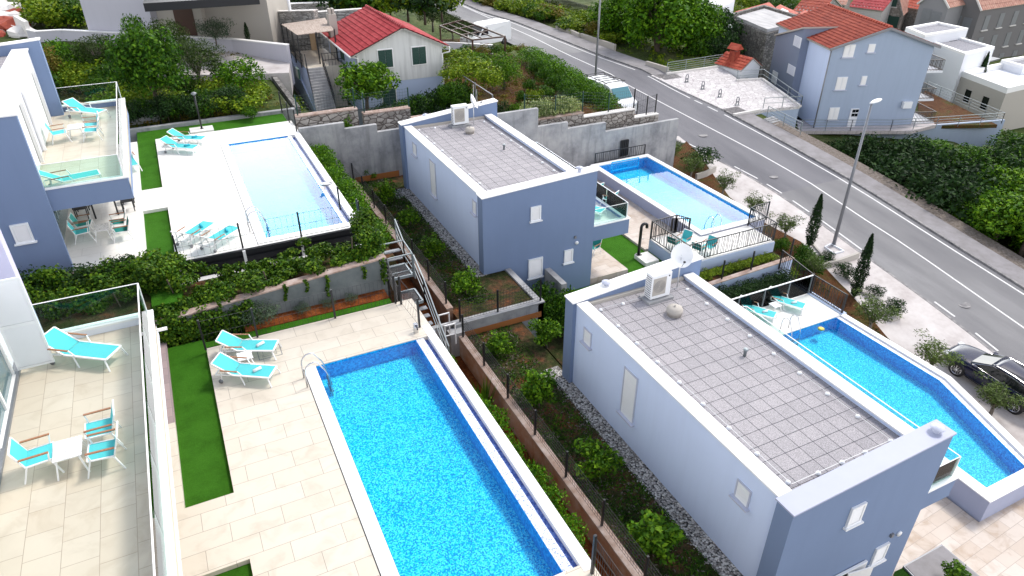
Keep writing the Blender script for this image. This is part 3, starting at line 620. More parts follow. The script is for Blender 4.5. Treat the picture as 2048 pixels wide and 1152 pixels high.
# ---------------------------------------------------------------- slabs with openings
def slab(mb, rect, holes, z0, z1):
    xs = sorted({rect[0], rect[2]} | {min(max(h[i], rect[0]), rect[2]) for h in holes for i in (0, 2)}); ys = sorted({rect[1], rect[3]} | {min(max(h[i], rect[1]), rect[3]) for h in holes for i in (1, 3)})
    for i in range(len(xs) - 1):
        for j in range(len(ys) - 1):
            cx, cy = (xs[i] + xs[i+1]) / 2, (ys[j] + ys[j+1]) / 2
            if xs[i+1] - xs[i] > 1e-4 and ys[j+1] - ys[j] > 1e-4 and not any(h[0] < cx < h[2] and h[1] < cy < h[3] for h in holes): mb.box(xs[i], ys[j], z0, xs[i+1], ys[j+1], z1)
    return mb
def pool(x0, y0, x1, y1, z, label, edge=None, depth=.55, lip=.05, cope=.34, cut=None, far=True, trough=True, cope_mat='coping'):
    """a tiled basin; edge side +x is the overflow lip with its narrow trough"""
    e = empty('swimming_pool', ((x0 + x1) / 2, (y0 + y1) / 2, z), label, 'pool', 'swimming pools of the villas')
    zw = z - lip; zb = z - depth
    pl = edge if edge else [(x0 + .012, y0 + .012), (x1 - .012, y0 + .012), (x1 - .012, y1 - .012), (x0 + .012, y1 - .012)]
    n = len(pl); MB().face([(p[0], p[1], zb) for p in pl]).build('basin_floor', 'mosaic', e)
    wl = MB()
    for i in range(n):
        a, b = pl[i], pl[(i + 1) % n]; wl.face([(b[0], b[1], zb), (a[0], a[1], zb), (a[0], a[1], z - .02), (b[0], b[1], z - .02)])
    wl.build('basin_wall', 'mosaic_wall', e)
    MB().face([(p[0], p[1], zw) for p in pl]).build('water', 'pool_water', e)
    return e
def offs(poly, d):              # offset a closed counter-clockwise polygon outwards
    n = len(poly); out = []
    for i in range(n):
        p, a, b = Vector(poly[i]), Vector(poly[i - 1]), Vector(poly[(i + 1) % n]); u = (p - a).normalized(); v = (b - p).normalized()
        n1 = Vector((u.y, -u.x)); n2 = Vector((v.y, -v.x)); di = d[i] if isinstance(d, (list, tuple)) else d; dp = d[i - 1] if isinstance(d, (list, tuple)) else d
        den = u.x * v.y - u.y * v.x
        if abs(den) < 1e-5: out.append(tuple(p + n2 * di)); continue
        q1 = a + n1 * dp; q2 = p + n2 * di; t = ((q2.x - q1.x) * v.y - (q2.y - q1.y) * v.x) / den; out.append(tuple(q1 + u * t))
    return out
def ring(mb, inner, outer, z0, z1, skip=()):
    n = len(inner)
    for i in range(n):
        if i in skip: continue
        a, b, c, d = inner[i], inner[(i+1) % n], outer[(i+1) % n], outer[i]
        mb.hexa([(*a, z0), (*b, z0), (*c, z0), (*d, z0)][::-1], [(*a, z1), (*b, z1), (*c, z1), (*d, z1)][::-1])
    return mb
# ---------------------------------------------------------------- villa deck in the foreground (level 0) and its pool
dk = MB(); slab(dk, (-9, -3, 5.20, 20.10), [(-1.95, 13.60, -.84, 20.2), (-1.9, 4, -.78, 11.48), (2.03, 8.2, 5.3, 17.72), (-2.42, 16.9, -1.95, 20.2)], -4.2, 0.0)
dk.box(5.20, -3, -4.2, 5.9, 8.19, 0).box(5.20, 17.73, -4.2, 5.9, 20.10, 0)
struct(dk.build('pool_terrace', 'deck_tile'))
struct(MB().box(-2.42, 16.9, -.6, -1.95, 21.9, -.004).build('path', 'mauve_tile'))
struct(MB().box(-9, 20.1, -.6, -2.42, 21.9, -.012).build('side_path', 'concrete_dark'))
lw = MB().box(-1.95, 13.60, -.6, -.84, 20.86, -.13).box(-.84, 20.10, -.6, 5.25, 20.66, -.13); struct(lw.build('lawn_strip', 'lawn'))
struct(MB().box(-1.9, 3, -.6, -.78, 11.48, -.13).build('lawn_strip', 'lawn'))
struct(MB().box(.4, 20.66, -.6, 5.25, 21.30, -.10).build('flower_bed', 'red_soil'))
p1 = pool(2.03, 8.2, 5.22, 17.72, 0.0, 'deep blue mosaic pool beside the foreground terrace with a white speckled overflow edge')
MB().box(1.68, 8.0, -.002, 2.03, 17.72, .014).box(1.68, 7.80, -.002, 5.20, 8.18, .014).build('coping', 'coping', p1, bevel=.01)
MB().box(1.655, 7.7, -.001, 1.675, 17.72, .003).build('drain_slot', 'slat_black', p1)
MB().box(5.22, 8.2, -1.2, 5.47, 17.95, -.042).build('overflow_edge', 'mosaic_edge', p1)
MB().box(5.47, 8.2, -1.2, 5.62, 18.05, -.14).build('overflow_trough', 'mosaic_trough', p1)
MB().box(5.62, 8.0, -3.0, 5.90, 18.35, .012).build('outer_wall', 'coping', p1, bevel=.01)
# inspection cover let into the terrace
ic = MB(); 
for a, b, c_, d in ((.55, 18.75, 1.25, 18.77), (.55, 19.35, 1.25, 19.37), (.55, 18.75, .57, 19.37), (1.23, 18.75, 1.25, 19.37), (.70, 18.88, 1.10, 18.89), (.70, 19.22, 1.10, 19.23), (.70, 18.88, .71, 19.23), (1.09, 18.88, 1.10, 19.23)): ic.box(a, b, 0.0, c_, d, .005)
tag(ic.build('inspection_cover', 'lamp_grey'), 'square inspection cover outline let into the white terrace beside the sun loungers', 'cover')
# ---------------------------------------------------------------- upper villa deck (level 1) and its pool
dk = MB(); slab(dk, (-12, 24.45, 5.0, 38.65), [(-2.12, 23, -1.2, 29.55), (-2.12, 31.85, -1.28, 39), (1.95, 24.95, 5.02, 36.3), (-12, 24, -2.12, 25.35)], -4.2, 1.0)
dk.box(5.0, 24.45, -4.2, 5.5, 24.94, 1.0).box(5.0, 36.31, -4.2, 5.5, 38.65, 1.0); dk.box(-.9, 38.65, -4.2, 5.4, 38.66, 1.0)
struct(dk.build('upper_pool_terrace', 'deck_tile_white'))
struct(MB().box(-9, 24.7, -.6, -2.12, 25.35, .985).build('path', 'mauve_tile'))
lw = MB().box(-2.12, 21.9, -.5, -1.2, 29.55, .87).box(-2.12, 31.85, -.5, -1.28, 40.6, .87).box(-1.28, 38.66, -.5, 5.35, 40.6, .87); struct(lw.build('upper_lawn', 'lawn'))
struct(MB().box(-9, 21.9, -3, -2.12, 24.7, .80).build('planting_bed', 'garden_soil'))
p3 = pool(1.95, 24.95, 4.85, 36.3, 1.0, 'pale glaring pool of the upper villa with a bird on its right hand rim')
MB().box(1.60, 24.60, .998, 1.95, 36.3, 1.014).box(1.95, 24.60, .998, 5.0, 24.95, 1.014).build('coping', 'coping', p3, bevel=.01)
MB().box(1.575, 24.5, .999, 1.597, 36.3, 1.003).box(1.575, 24.575, .999, 5.0, 24.597, 1.0035).build('drain_slot', 'slat_black', p3)
MB().box(4.85, 24.95, -.2, 5.02, 36.5, .958).build('overflow_edge', 'mosaic_edge', p3)
MB().box(5.02, 24.95, -.2, 5.20, 36.5, .84).build('overflow_trough', 'mosaic_trough', p3)
MB().box(5.20, 24.45, -3.0, 5.50, 37.0, 1.012).build('outer_wall', 'coping', p3, bevel=.01)
# retaining wall and planter between the two decks
wl = empty('retaining_wall', (1.5, 21.3, 0), 'dark grey concrete retaining wall under the climbing vines between the two decks', 'wall')
MB().hexa([(-2.1, 21.30, -.6), (5.4, 21.30, -.6), (5.4, 21.55, -.6), (-2.1, 21.55, -.6)], [(-2.1, 21.30, .55), (5.4, 21.30, 1.12), (5.4, 21.55, 1.12), (-2.1, 21.55, .55)]).build('wall_face', 'concrete_dark', wl)
MB().hexa([(-2.1, 21.26, .55), (5.45, 21.26, 1.12), (5.45, 21.60, 1.12), (-2.1, 21.60, .55)], [(-2.1, 21.26, .60), (5.45, 21.26, 1.17), (5.45, 21.60, 1.17), (-2.1, 21.60, .60)]).build('coping', 'pink_kerb', wl)
struct(MB().hexa([(-1.2, 21.6, -1), (5.4, 21.6, -1), (5.4, 24.0, -1), (-1.2, 24.0, -1)], [(-1.2, 21.6, .40), (5.4, 21.6, .85), (5.4, 24.0, .30), (-1.2, 24.0, .30)]).build('planter_soil', 'garden_soil'))
sc_ = empty('slatted_screen', (2, 24.3, 0), 'black slatted screen with white posts below the edge of the upper pool deck', 'screen')
for k in range(3): MB().box(-1.15, 24.36, .80 - k * .27, 5.45, 24.40, .98 - k * .27).build('slat', 'slat_black', sc_)
MB().box(-1.15, 24.41, -1, 5.45, 24.44, .99).build('back_panel', 'slat_black', sc_)
for x in (-1.15, 1.05, 3.1, 5.42): MB().box(x - .05, 24.28, .1, x + .05, 24.35, .98).build('post', 'white_metal', sc_)
MB().box(-1.2, 24.0, -1, 5.5, 24.27, .32).build('white_ledge', 'white_metal', sc_)
# black posts of the deck fences, with their fine wire panels
def wire_fence(name, pts, h_, mat, label, group=None, gap=.10, rails=5, post=.03, pr=None, posth=None, cat='fence'):
    e = empty(name, pts[0], label, cat, group)
    for i, p in enumerate(pts): 
        ph = posth or h_ + .06; MB().box(p[0] - post, p[1] - post, p[2], p[0] + post, p[1] + post, p[2] + ph).build('post', mat, e)
    w_ = MB(); t = .006 if not pr else pr
    for a, b in zip(pts[:-1], pts[1:]):
        A = Vector([float(q) for q in a]); B = Vector([float(q) for q in b]); L = (B - A).length; n = max(1, int(L / gap))
        for k in range(1, n): q = A.lerp(B, k / n); w_.bar(q + Vector((0, 0, .05)), q + Vector((0, 0, h_)), t)
        for k in range(rails): zz = .05 + (h_ - .05) * k / (rails - 1); w_.bar(A + Vector((0, 0, zz)), B + Vector((0, 0, zz)), t * 1.4)
    if gap < 5: w_.build('mesh_panel', mat, e)
    return e
wire_fence('wire_fence', [(-.86, 20.04, 0), (.70, 20.04, 0), (3.2, 20.04, 0), (5.30, 20.04, 0)], 1.05, 'black_metal', 'black post and fine wire fence at the far edge of the foreground terrace', rails=3, gap=.14)
wire_fence('wire_fence', [(5.45, 19.9, 0), (5.55, 18.30, 0)], 1.05, 'black_metal', 'short black fence at the terrace corner beside the metal stairs', rails=3, gap=.14)
wire_fence('wire_fence', [(5.75, 7.9, 0), (5.75, 6.4, 0)], 1.15, 'black_metal', 'black post and wire fence beyond the near corner of the foreground pool', rails=5, gap=.08)
wire_fence('wire_fence', [(-1.1, 24.5, 1), (1.05, 24.5, 1), (3.15, 24.5, 1), (5.42, 24.5, 1)], .95, 'black_metal', 'thin black fence along the near edge of the upper pool deck', rails=3, gap=.2)
wire_fence('wire_fence', [(5.42, 24.7, 1), (5.05, 26.2, 1)], .95, 'black_metal', 'black fence post pair at the right corner of the upper pool', rails=2, gap=9)
wire_fence('wire_fence', [(5.35, 40.6, .9), (5.35, 38.4, .9), (5.4, 36.7, .95)], 1.15, 'black_metal', 'black railing at the far right corner of the upper lawn', rails=3, gap=.16)
# ---------------------------------------------------------------- lower ground beside the pools: kerb walls, red soil trench, gardens
struct(MB().box(5.9, -3, -4.5, 7.72, 21.2, -3.35).box(5.5, 21.2, -4.5, 7.72, 36.4, -3.0).build('soil_trench', 'red_soil'))
struct(MB().box(5.9, -3, -3.4, 6.55, 17.5, -2.2).build('planting_strip', 'garden_soil')); struct(MB().box(5.5, 24.2, -3.2, 6.6, 36.4, -.6).build('planting_strip', 'garden_soil'))
w0 = empty('garden_kerb', (6.62, 8, -2.4), 'low pink concrete kerb between the clipped bushes and the red soil trench', 'kerb'); MB().box(6.55, -3, -4.2, 6.72, 18.2, -2.25).build('kerb_wall', 'pink_kerb', w0)
w1 = empty('garden_wall', (7.85, 14, -2.5), 'rust stained low garden wall carrying the wire fence beside the foreground pool', 'wall')
MB().box(7.74, -3, -4.2, 7.98, 20.5, -2.5).build('wall_face', 'earth_concrete', w1); MB().box(7.72, -3, -2.5, 8.0, 20.5, -2.44).build('wall_top', 'pink_kerb', w1)
w2 = empty('garden_wall', (8.0, 30, -2), 'rust stained low garden wall carrying the wire fence beside the upper pool', 'wall')
MB().box(7.82, 21.9, -4.2, 8.06, 36.4, -2.1).build('wall_face', 'earth_concrete', w2); MB().box(7.80, 21.9, -2.1, 8.08, 36.4, -2.04).build('wall_top', 'pink_kerb', w2)
struct(MB().box(7.98, -3, -4.5, 10.6, 20.9, -2.85).build('garden', 'garden_soil'))
struct(MB().box(8.06, 21.16, -4.5, 11.34, 36.45, -2.28).build('garden', 'garden_soil'))
w3 = empty('garden_wall', (9.5, 21.7, -2.2), 'pale concrete wall with an orange stained foot crossing between the two gardens', 'wall')
MB().box(7.74, 20.9, -4.2, 11.6, 21.15, -2.2).box(6.6, 21.2, -4.2, 7.9, 21.4, -2.3).box(11.35, 20.9, -4.2, 11.6, 24.0, -2.2).box(7.4, 20.5, -4.2, 7.98, 20.9, -2.3).build('wall_face', 'concrete', w3)
MB().box(7.98, 20.885, -2.86, 11.5, 20.90, -2.60).build('stained_foot', 'rust_stain', w3); MB().box(7.72, 20.86, -2.2, 11.64, 21.19, -2.15).build('wall_top', 'concrete', w3)
w4 = empty('stub_wall', (11.5, 22.8, -2.6), 'short concrete stub wall against the lilac front of the far villa', 'wall')
MB().box(13.35, 22.5, -5, 13.62, 24.04, -2.7).build('second_stub', 'concrete', w4)
wire_fence('wire_fence', [(7.86, 20.4 - 1.97 * k, -2.44) for k in range(11)], .95, 'black_metal', 'long black wire fence on the low wall between the foreground pool and the orchard', 'black wire fences on the garden walls', gap=.12, rails=8)
wire_fence('wire_fence', [(7.94, 22.3 + 2.0 * k, -2.04) for k in range(8)], .95, 'black_metal', 'long black wire fence on the low wall between the upper pool and the orchard', 'black wire fences on the garden walls', gap=.12, rails=8)
wire_fence('wire_fence', [(8.0, 21.0, -2.15), (9.6, 21.0, -2.15), (11.5, 21.0, -2.15)], .95, 'black_metal', 'short black wire fence on the wall crossing between the two orchards', 'black wire fences on the garden walls', gap=.12, rails=8)
# pebbles along the two villas
def gravel_bed(x0, y0, x1, y1, z, seed):
    struct(MB().box(x0, y0, z - .2, x1, y1, z).build('gravel_strip', 'gravel')); rs = random.Random(seed); mb = MB()
    for i in range(int((x1 - x0) * (y1 - y0) * 170)):
        c = Vector((rs.uniform(x0 - .08, x1), rs.uniform(y0, y1), z)); r = rs.uniform(.014, .036); a = rs.uniform(0, 3)
        P = [c + Vector((r * math.cos(a + k * 1.2566) * rs.uniform(.7, 1.2), r * math.sin(a + k * 1.2566) * rs.uniform(.7, 1.2), 0)) for k in range(5)]; t = c + Vector((0, 0, r * .8)); b = len(mb.v)
        mb.add(P + [t], [(k, (k + 1) % 5, 5) for k in range(5)])
    tag(mb.build('pebbles', 'pebble'), 'loose white and grey pebbles lying along the foot of the villa wall', 'pebbles', kind='stuff')
gravel_bed(9.95, 6.5, 10.5, 17.7, -2.83, 1); gravel_bed(9.95, 24.0, 10.5, 34.2, -2.26, 2)
struct(MB().box(9.5, 16.9, -3, 10.4, 17.6, -2.835).build('gravel_strip', 'gravel')); struct(MB().box(9.5, 33.4, -3, 10.45, 34.6, -2.262).build('gravel_strip', 'gravel'))
# big retaining wall behind
rw = empty('retaining_wall', (14, 36.6, -1), 'tall stepped grey concrete retaining wall behind the far villa and its pool', 'wall')
tops = [(5.5, 7.85, 1.20), (7.85, 9.6, .85), (9.6, 19.5, .42), (19.5, 21.6, -.72), (21.6, 24.4, -1.15)]
for a, b, t in tops: MB().box(a, 36.45, -5, b - .004, 36.7, t).build('wall_panel', 'concrete', rw)
MB().hexa([(24.4, 36.45, -6), (30.2, 36.45, -6), (30.2, 36.7, -6), (24.4, 36.7, -6)], [(24.4, 36.45, -1.75), (30.2, 36.45, -1.72), (30.2, 36.7, -1.72), (24.4, 36.7, -1.75)]).build('wall_panel', 'concrete', rw)
MB().box(8.06, 36.43, -2.3, 10.6, 36.449, -1.95).build('stained_foot', 'rust_stain', rw)
sw = empty('stone_wall', (18, 38, -1), 'rough stone garden wall stepping down towards the road above the concrete wall', 'wall')
for a, b, t in ((5.6, 9.0, 1.35), (9.3, 12.0, 1.0), (12.0, 15.5, .35), (15.5, 19.4, -.50), (19.4, 23.6, -.85), (23.6, 27.6, -1.15), (27.6, 29.6, -1.75)):
    MB().box(a, 37.9, -4, b - .004, 38.3, t).build('wall_panel', 'stone_wall', sw); MB().box(a, 37.86, t, b, 38.34, t + .07).build('wall_top', 'bright_stone' if a > 23 else 'pink_kerb', sw)
struct(MB().hexa([(5.5, 36.7, -5), (30, 36.7, -5), (30, 37.9, -5), (5.5, 37.9, -5)], [(5.5, 36.7, -.2), (30, 36.7, -3.2), (30, 37.9, -2.9), (5.5, 37.9, .0)]).build('ledge', 'garden_soil'))
# ---------------------------------------------------------------- villas
def louvre(e, o, u, w_, h_, nslat=14, frame='white_plastic', sill=True, leafs=1, out=None, name='window'):
    """shuttered window; o = lower left corner on the wall, u = direction along the wall, out = outward normal"""
    u = Vector((*u, 0)); n = Vector((*out, 0)); o = Vector([float(v) for v in o]); Z = Vector((0, 0, 1))
    fr = MB(); t = .06
    def b(mb, a0, a1, z0, z1, d0, d1):
        P = [o + u * x + Z * z + n * d for z in (z0, z1) for x, d in ((a0, d0), (a1, d0), (a1, d1), (a0, d1))]; mb.add(P, [(0,1,2,3),(7,6,5,4),(0,4,5,1),(1,5,6,2),(2,6,7,3),(3,7,4,0)])
    b(fr, 0, t, 0, h_, -.02, .06); b(fr, w_ - t, w_, 0, h_, -.02, .06); b(fr, t, w_ - t, h_ - t, h_, -.02, .06); b(fr, t, w_ - t, 0, t, -.02, .06)
    for k in range(1, leafs): b(fr, w_ * k / leafs - .03, w_ * k / leafs + .03, t, h_ - t, -.02, .062)
    if sill: b(fr, -.06, w_ + .06, -.05, 0, -.02, .11)
    f = fr.build(name, frame, e); s = MB()
    for k in range(nslat):
        z = t + (h_ - 2 * t) * (k + .1) / nslat; z1 = t + (h_ - 2 * t) * (k + .95) / nslat
        P = [o + u * t + Z * z + n * .05, o + u * (w_ - t) + Z * z + n * .05, o + u * (w_ - t) + Z * z1 + n * .02, o + u * t + Z * z1 + n * .02]; s.face(P)
    b(s, t, w_ - t, t, h_ - t, -.02, .012); s.build('shutter', 'white_metal', f); return f
def panel(e, X, tl, tr, br_, side=True):      # flat roller shutter on the wall x = X, seen from the left
    a, c = onX(*tl, X), onX(*br_, X); t2 = onX(*tr, X)
    y0, y1 = min(t2[1], c[1]), max(a[1], c[1]); zt = (a[2] + t2[2]) / 2; zb = c[2]
    f = MB().box(X - .02, y0, zb, X + .005, y1, zt + .02); f.box(X - .035, y0 - .04, zb, X, y0, zt + .05).box(X - .035, y1, zb, X, y1 + .04, zt + .05).box(X - .035, y0, zt, X, y1, zt + .05)
    w_ = f.build('window', 'coping_grey', e); s = MB(); n = max(4, int((zt - zb) / .07))
    for k in range(n): z = zb + (zt - zb) * k / n; s.box(X - .027, y0 + .01, z + .008, X - .018, y1 - .01, z + (zt - zb) / n)
    s.build('shutter', 'white_plastic', w_); MB().box(X - .13, y0 - .10, zb - .05, X - .001, y1 + .10, zb).build('sill', 'coping_grey', w_); return w_
def facade_win(e, Y, tl, tr, bl, leafs=1, name='window', n=14, sill=True):
    a, b, c = onY(*tl, Y), onY(*tr, Y), onY(*bl, Y); w_ = b[0] - a[0]; h_ = (a[2] + b[2]) / 2 - c[2]
    return louvre(e, (a[0], Y, c[2]), (1, 0), w_, h_, n, leafs=leafs, out=(0, -1), name=name, sill=sill)
def roof_dome(mb, c, r=.065): mb.lathe(c, [(r, 0), (r * 1.05, r * .5), (r * .8, r * .95), (r * .3, r * 1.25), (.01, r * 1.3)], 10)
def cowl(e, c, nm='vent_cowl'):
    m_ = MB(); m_.lathe(c, [(.08, 0), (.08, .20)], 12); m_.lathe((c[0], c[1], c[2] + .24), [(.17, 0), (.17, .02), (.06, .07), (.02, .08)], 16)
    for k in range(3): a = k * 2.1; m_.bar((c[0] + .1 * math.cos(a), c[1] + .1 * math.sin(a), c[2] + .16), (c[0] + .1 * math.cos(a), c[1] + .1 * math.sin(a), c[2] + .26), .015)
    return m_.build(nm, 'coping_grey', e)
def villa(X0, XR, Y0, Y1, zp, zL, zRf, zRb, zbase, gl, label):
    e = empty('villa', ((X0 + XR) / 2, (Y0 + Y1) / 2, zbase), label, 'house', 'lilac and white villas'); EX = XR + .42
    MB().box(X0, Y0 + .5, zbase, XR, Y1 - .5, zp - .25).box(X0, Y0 + .5, zp - .25, X0 + .30, Y1 - .5, zp - .05).box(XR - .3, Y0 + .5, zp - .25, XR, Y1 - .5, zp - .05).build('side_wall', 'white_plaster', e)
    MB().box(X0 + .30, Y0 + .5, zp - .25, XR - .30, Y1 - .5, zp - .20).build('roof', 'roof_paver', e)
    for (ya, yb, zr_) in ((Y0, Y0 + .5, zRf), (Y1 - .5, Y1, zRb)):
        x0 = X0 - .14; MB().hexa([(x0, ya, zbase), (EX, ya, zbase), (EX, yb, zbase), (x0, yb, zbase)], [(x0, ya, zL - .05), (EX, ya, zr_ - .05), (EX, yb, zr_ - .05), (x0, yb, zL - .05)]).build('gable_wall', 'lilac_plaster', e)
        MB().hexa([(x0 - .04, ya - .04, zL - .05), (EX + .04, ya - .04, zr_ - .05), (EX + .04, yb + .04, zr_ - .05), (x0 - .04, yb + .04, zL - .05)], [(x0 - .04, ya - .04, zL), (EX + .04, ya - .04, zr_), (EX + .04, yb + .04, zr_), (x0 - .04, yb + .04, zL)]).build('coping', 'coping', e, bevel=.008)
    for x0, x1 in ((X0 - .05, X0 + .38), (XR - .38, XR + .05)):
        for k in range(3):
            a = Y0 + .545 + (Y1 - Y0 - 1.09) * k / 3; b_ = Y0 + .545 + (Y1 - Y0 - 1.09) * (k + 1) / 3; MB().box(x0, a, zp - .05, x1, b_ - .008, zp).build('coping', 'coping', e, bevel=.008)
    MB().box(X0 + .38, Y1 - .62, zp - .2, XR - .38, Y1 - .5, zp - .08).build('roof_kerb', 'beige_white', e); MB().box(X0 + .38, Y0 + .5, zp - .2, XR - .38, Y0 + .55, zp - .12).build('roof_kerb', 'beige_white', e)
    zr_ = zp - .20; wr = MB()
    for x, ys in ((X0 + .62, np.linspace(Y0 + .9, Y1 - 1.0, 9)), (XR - .68, np.linspace(Y0 + .8, Y1 - 1.2, 9))):
        for y in ys: dm = MB(); roof_dome(dm, (x, y, zr_)); dm.build('conductor_holder', 'white_plastic', e)
        wr.tube([(x, y, zr_ + .07) for y in ys], .007, 4)
    for y in (Y0 + .8, Y1 - 1.0):
        for x in np.linspace(X0 + 1.5, XR - 1.6, 3): dm = MB(); roof_dome(dm, (x, y, zr_)); dm.build('conductor_holder', 'white_plastic', e)
        wr.tube([(X0 + .62, y, zr_ + .07), (XR - .68, y, zr_ + .07)], .007, 4)
    wr.build('conductor_wire', 'antenna', e)
    return e
vA = villa(10.5, 15.42, 24.05, 34.9, 1.25, 1.34, 1.62, 1.90, -4.6, -2.2, 'lilac and white flat roofed villa beside the pale pool, farther of the pair')
vB = villa(10.5, 15.20, 6.88, 17.15, .52, .56, .86, 1.00, -6.2, -2.8, 'lilac and white flat roofed villa beside the long bent pool')
# windows
panel(vB, 10.5, (1170, 658.5), (1182, 665), (1181, 695)); panel(vB, 10.5, (1251.5, 737), (1274, 756), (1265, 846.5)); panel(vB, 10.5, (1477.7, 962.7), (1501, 981.5), (1494, 1014.5))
panel(vA, 10.5, (826, 286), (832.5, 291), (833, 312)); panel(vA, 10.5, (860, 320), (870, 328), (873, 395)); panel(vA, 10.5, (946, 400), (952.5, 406), (953, 430))
facade_win(vA, 24.05, (1061, 413), (1081.5, 411), (1060, 443)); facade_win(vA, 24.05, (1056.5, 518.5), (1085, 513.5), (1056.5, 557), n=20); facade_win(vA, 24.05, (1128.5, 500.5), (1145.7, 497), (1127, 526.5))
facade_win(vB, 6.88, (1703.5, 1014), (1731, 1003.5), (1692, 1051.5)); facade_win(vB, 6.88, (1752, 1095), (1777, 1084), (1742, 1126.5))
# open ground floor window with one leaf swung out
a, b, c = onY(1655, 1149, 6.88), onY(1731, 1118, 6.88), onY(1690, 1136, 6.88)
zt = b[2]; f = MB().box(a[0], 6.80, zt - 1.5, b[0], 6.86, zt).build('window', 'white_plastic', vB); MB().box(a[0] + .05, 6.78, zt - 1.45, (a[0] + b[0]) / 2, 6.796, zt - .05).build('pane', 'dark_glass', f)
MB().hexa([((a[0] + b[0]) / 2 - .02, 6.76, zt - 1.5), (b[0] + .02, 6.62, zt - 1.5), (b[0] + .02, 6.66, zt - 1.5), ((a[0] + b[0]) / 2 - .02, 6.79, zt - 1.5)], [((a[0] + b[0]) / 2 - .02, 6.76, zt - .04), (b[0] + .02, 6.62, zt - .04), (b[0] + .02, 6.66, zt - .04), ((a[0] + b[0]) / 2 - .02, 6.79, zt - .04)]).build('shutter', 'white_metal', f)
for e, Y, p, q in ((vA, 24.05, (1150, 474), (1153, 485)), (vB, 6.88, (1782, 1069), (1797, 1066))):
    a = onY(*p, Y); MB().box(a[0] - .05, Y - .06, a[2] - .06, a[0] + .05, Y, a[2] + .06).build('wall_socket', 'lamp_grey', e)
    a = onY(*q, Y); m_ = MB(); m_.tube([(a[0], Y, a[2]), (a[0], Y - .05, a[2])], .085, 14); m_.build('wall_light', 'white_plastic', e)
for e, z, ps in ((vA, 1.30, ((851, 236),)), (vB, .60, ((1212, 573),))):
    for p in ps: a = at(*p, z + .02); cowl(e, (a[0], a[1], z - .06))
a = at(1161, 345, 1.56); cowl(vA, (a[0], 24.3, 1.50)); a = onY(1868, 877, 7.1); cowl(vB, (a[0], 7.12, .72))
# roof gear
def ac_unit(px, py, z, w_, h_, label, flip=False):
    c = at(px, py, z); e = empty('air_conditioner', c, label, 'air conditioner', 'air conditioners on the villa roofs'); x, y = c[0], c[1]; d = .36
    MB().box(x - w_/2 - .12, y - .12, z, x + w_/2 + .1, y + d + .12, z + .09).build('concrete_base', 'concrete', e)
    MB().box(x - w_/2, y, z + .12, x + w_/2, y + d, z + .12 + h_).build('casing', 'white_plastic', e, bevel=.02)
    for s in (-1, 1): MB().box(x + s * w_ * .33 - .04, y + .03, z + .09, x + s * w_ * .33 + .04, y + d - .03, z + .12).build('foot', 'rubber', e)
    gx = x - w_ * .10; gz = z + .12 + h_ * .5; gr = MB(); gr.box(gx - w_*.33, y - .008, gz - h_*.36, gx + w_*.33, y - .002, gz + h_*.36); g = gr.build('fan_grille', 'beige_white', e)
    rg = MB()
    for k in range(5):
        r = w_ * (.06 + .055 * k); rg.tube([(gx + r * math.cos(t), y - .012, gz + r * math.sin(t)) for t in np.linspace(0, 6.283, 25)], .006, 4, caps=False)
    rg.build('fan_ring', 'lamp_grey', g)
    sl = MB(); 
    for k in range(10):
        for j in range(4): sl.box(x - w_/2 - .004, y + .04 + j * .075, z + .18 + k * h_ * .088, x - w_/2 - .001, y + .09 + j * .075, z + .18 + k * h_ * .088 + .035)
    sl.build('side_louvre', 'black_metal', e); tg = MB(); tg.tube([(x + w_*.36, y - .001, gz + h_*.36), (x + w_*.36, y - .006, gz + h_*.36)], .03, 10); tg.build('badge', 'slat_black', e)
    return e
ac_unit(1319, 601, .32, .80, .92, 'white air conditioner with dark side louvres on a concrete base on the nearer villa roof')
ac_unit(923, 253, 1.05, .86, .98, 'white air conditioner beside the thin dish on the farther villa roof')
def vent(px, py, z, r, label):
    c = at(px, py, z); m_ = MB(); m_.lathe(c, [(r, 0), (r, .10), (r * 1.12, .11), (r * 1.12, .22), (r * 1.02, .23), (r * 1.02, .27), (r * .4, .30), (.03, .31), (.03, .36), (.01, .37)], 24)
    return tag(m_.build('roof_vent', 'beige_white'), label, 'roof vent', 'round roof vents')
vent(1348, 629, .32, .24, 'round stone coloured vent cap on the nearer villa roof below the air conditioner'); vent(940, 266, 1.05, .22, 'round stone coloured vent cap on the farther villa roof')
for px, py, z, lb in ((1489, 712, .32, 'small grey flue pipe standing in the middle of the nearer villa roof'), (1008, 299, 1.05, 'small grey flue pipe standing in the middle of the farther villa roof')):
    c = at(px, py, z); m_ = MB(); m_.lathe(c, [(.05, 0), (.05, .20), (.075, .21), (.075, .27), (.02, .28)], 12); tag(m_.build('flue_pipe', 'galvanised'), lb, 'flue pipe', 'flue pipes on the villa roofs')
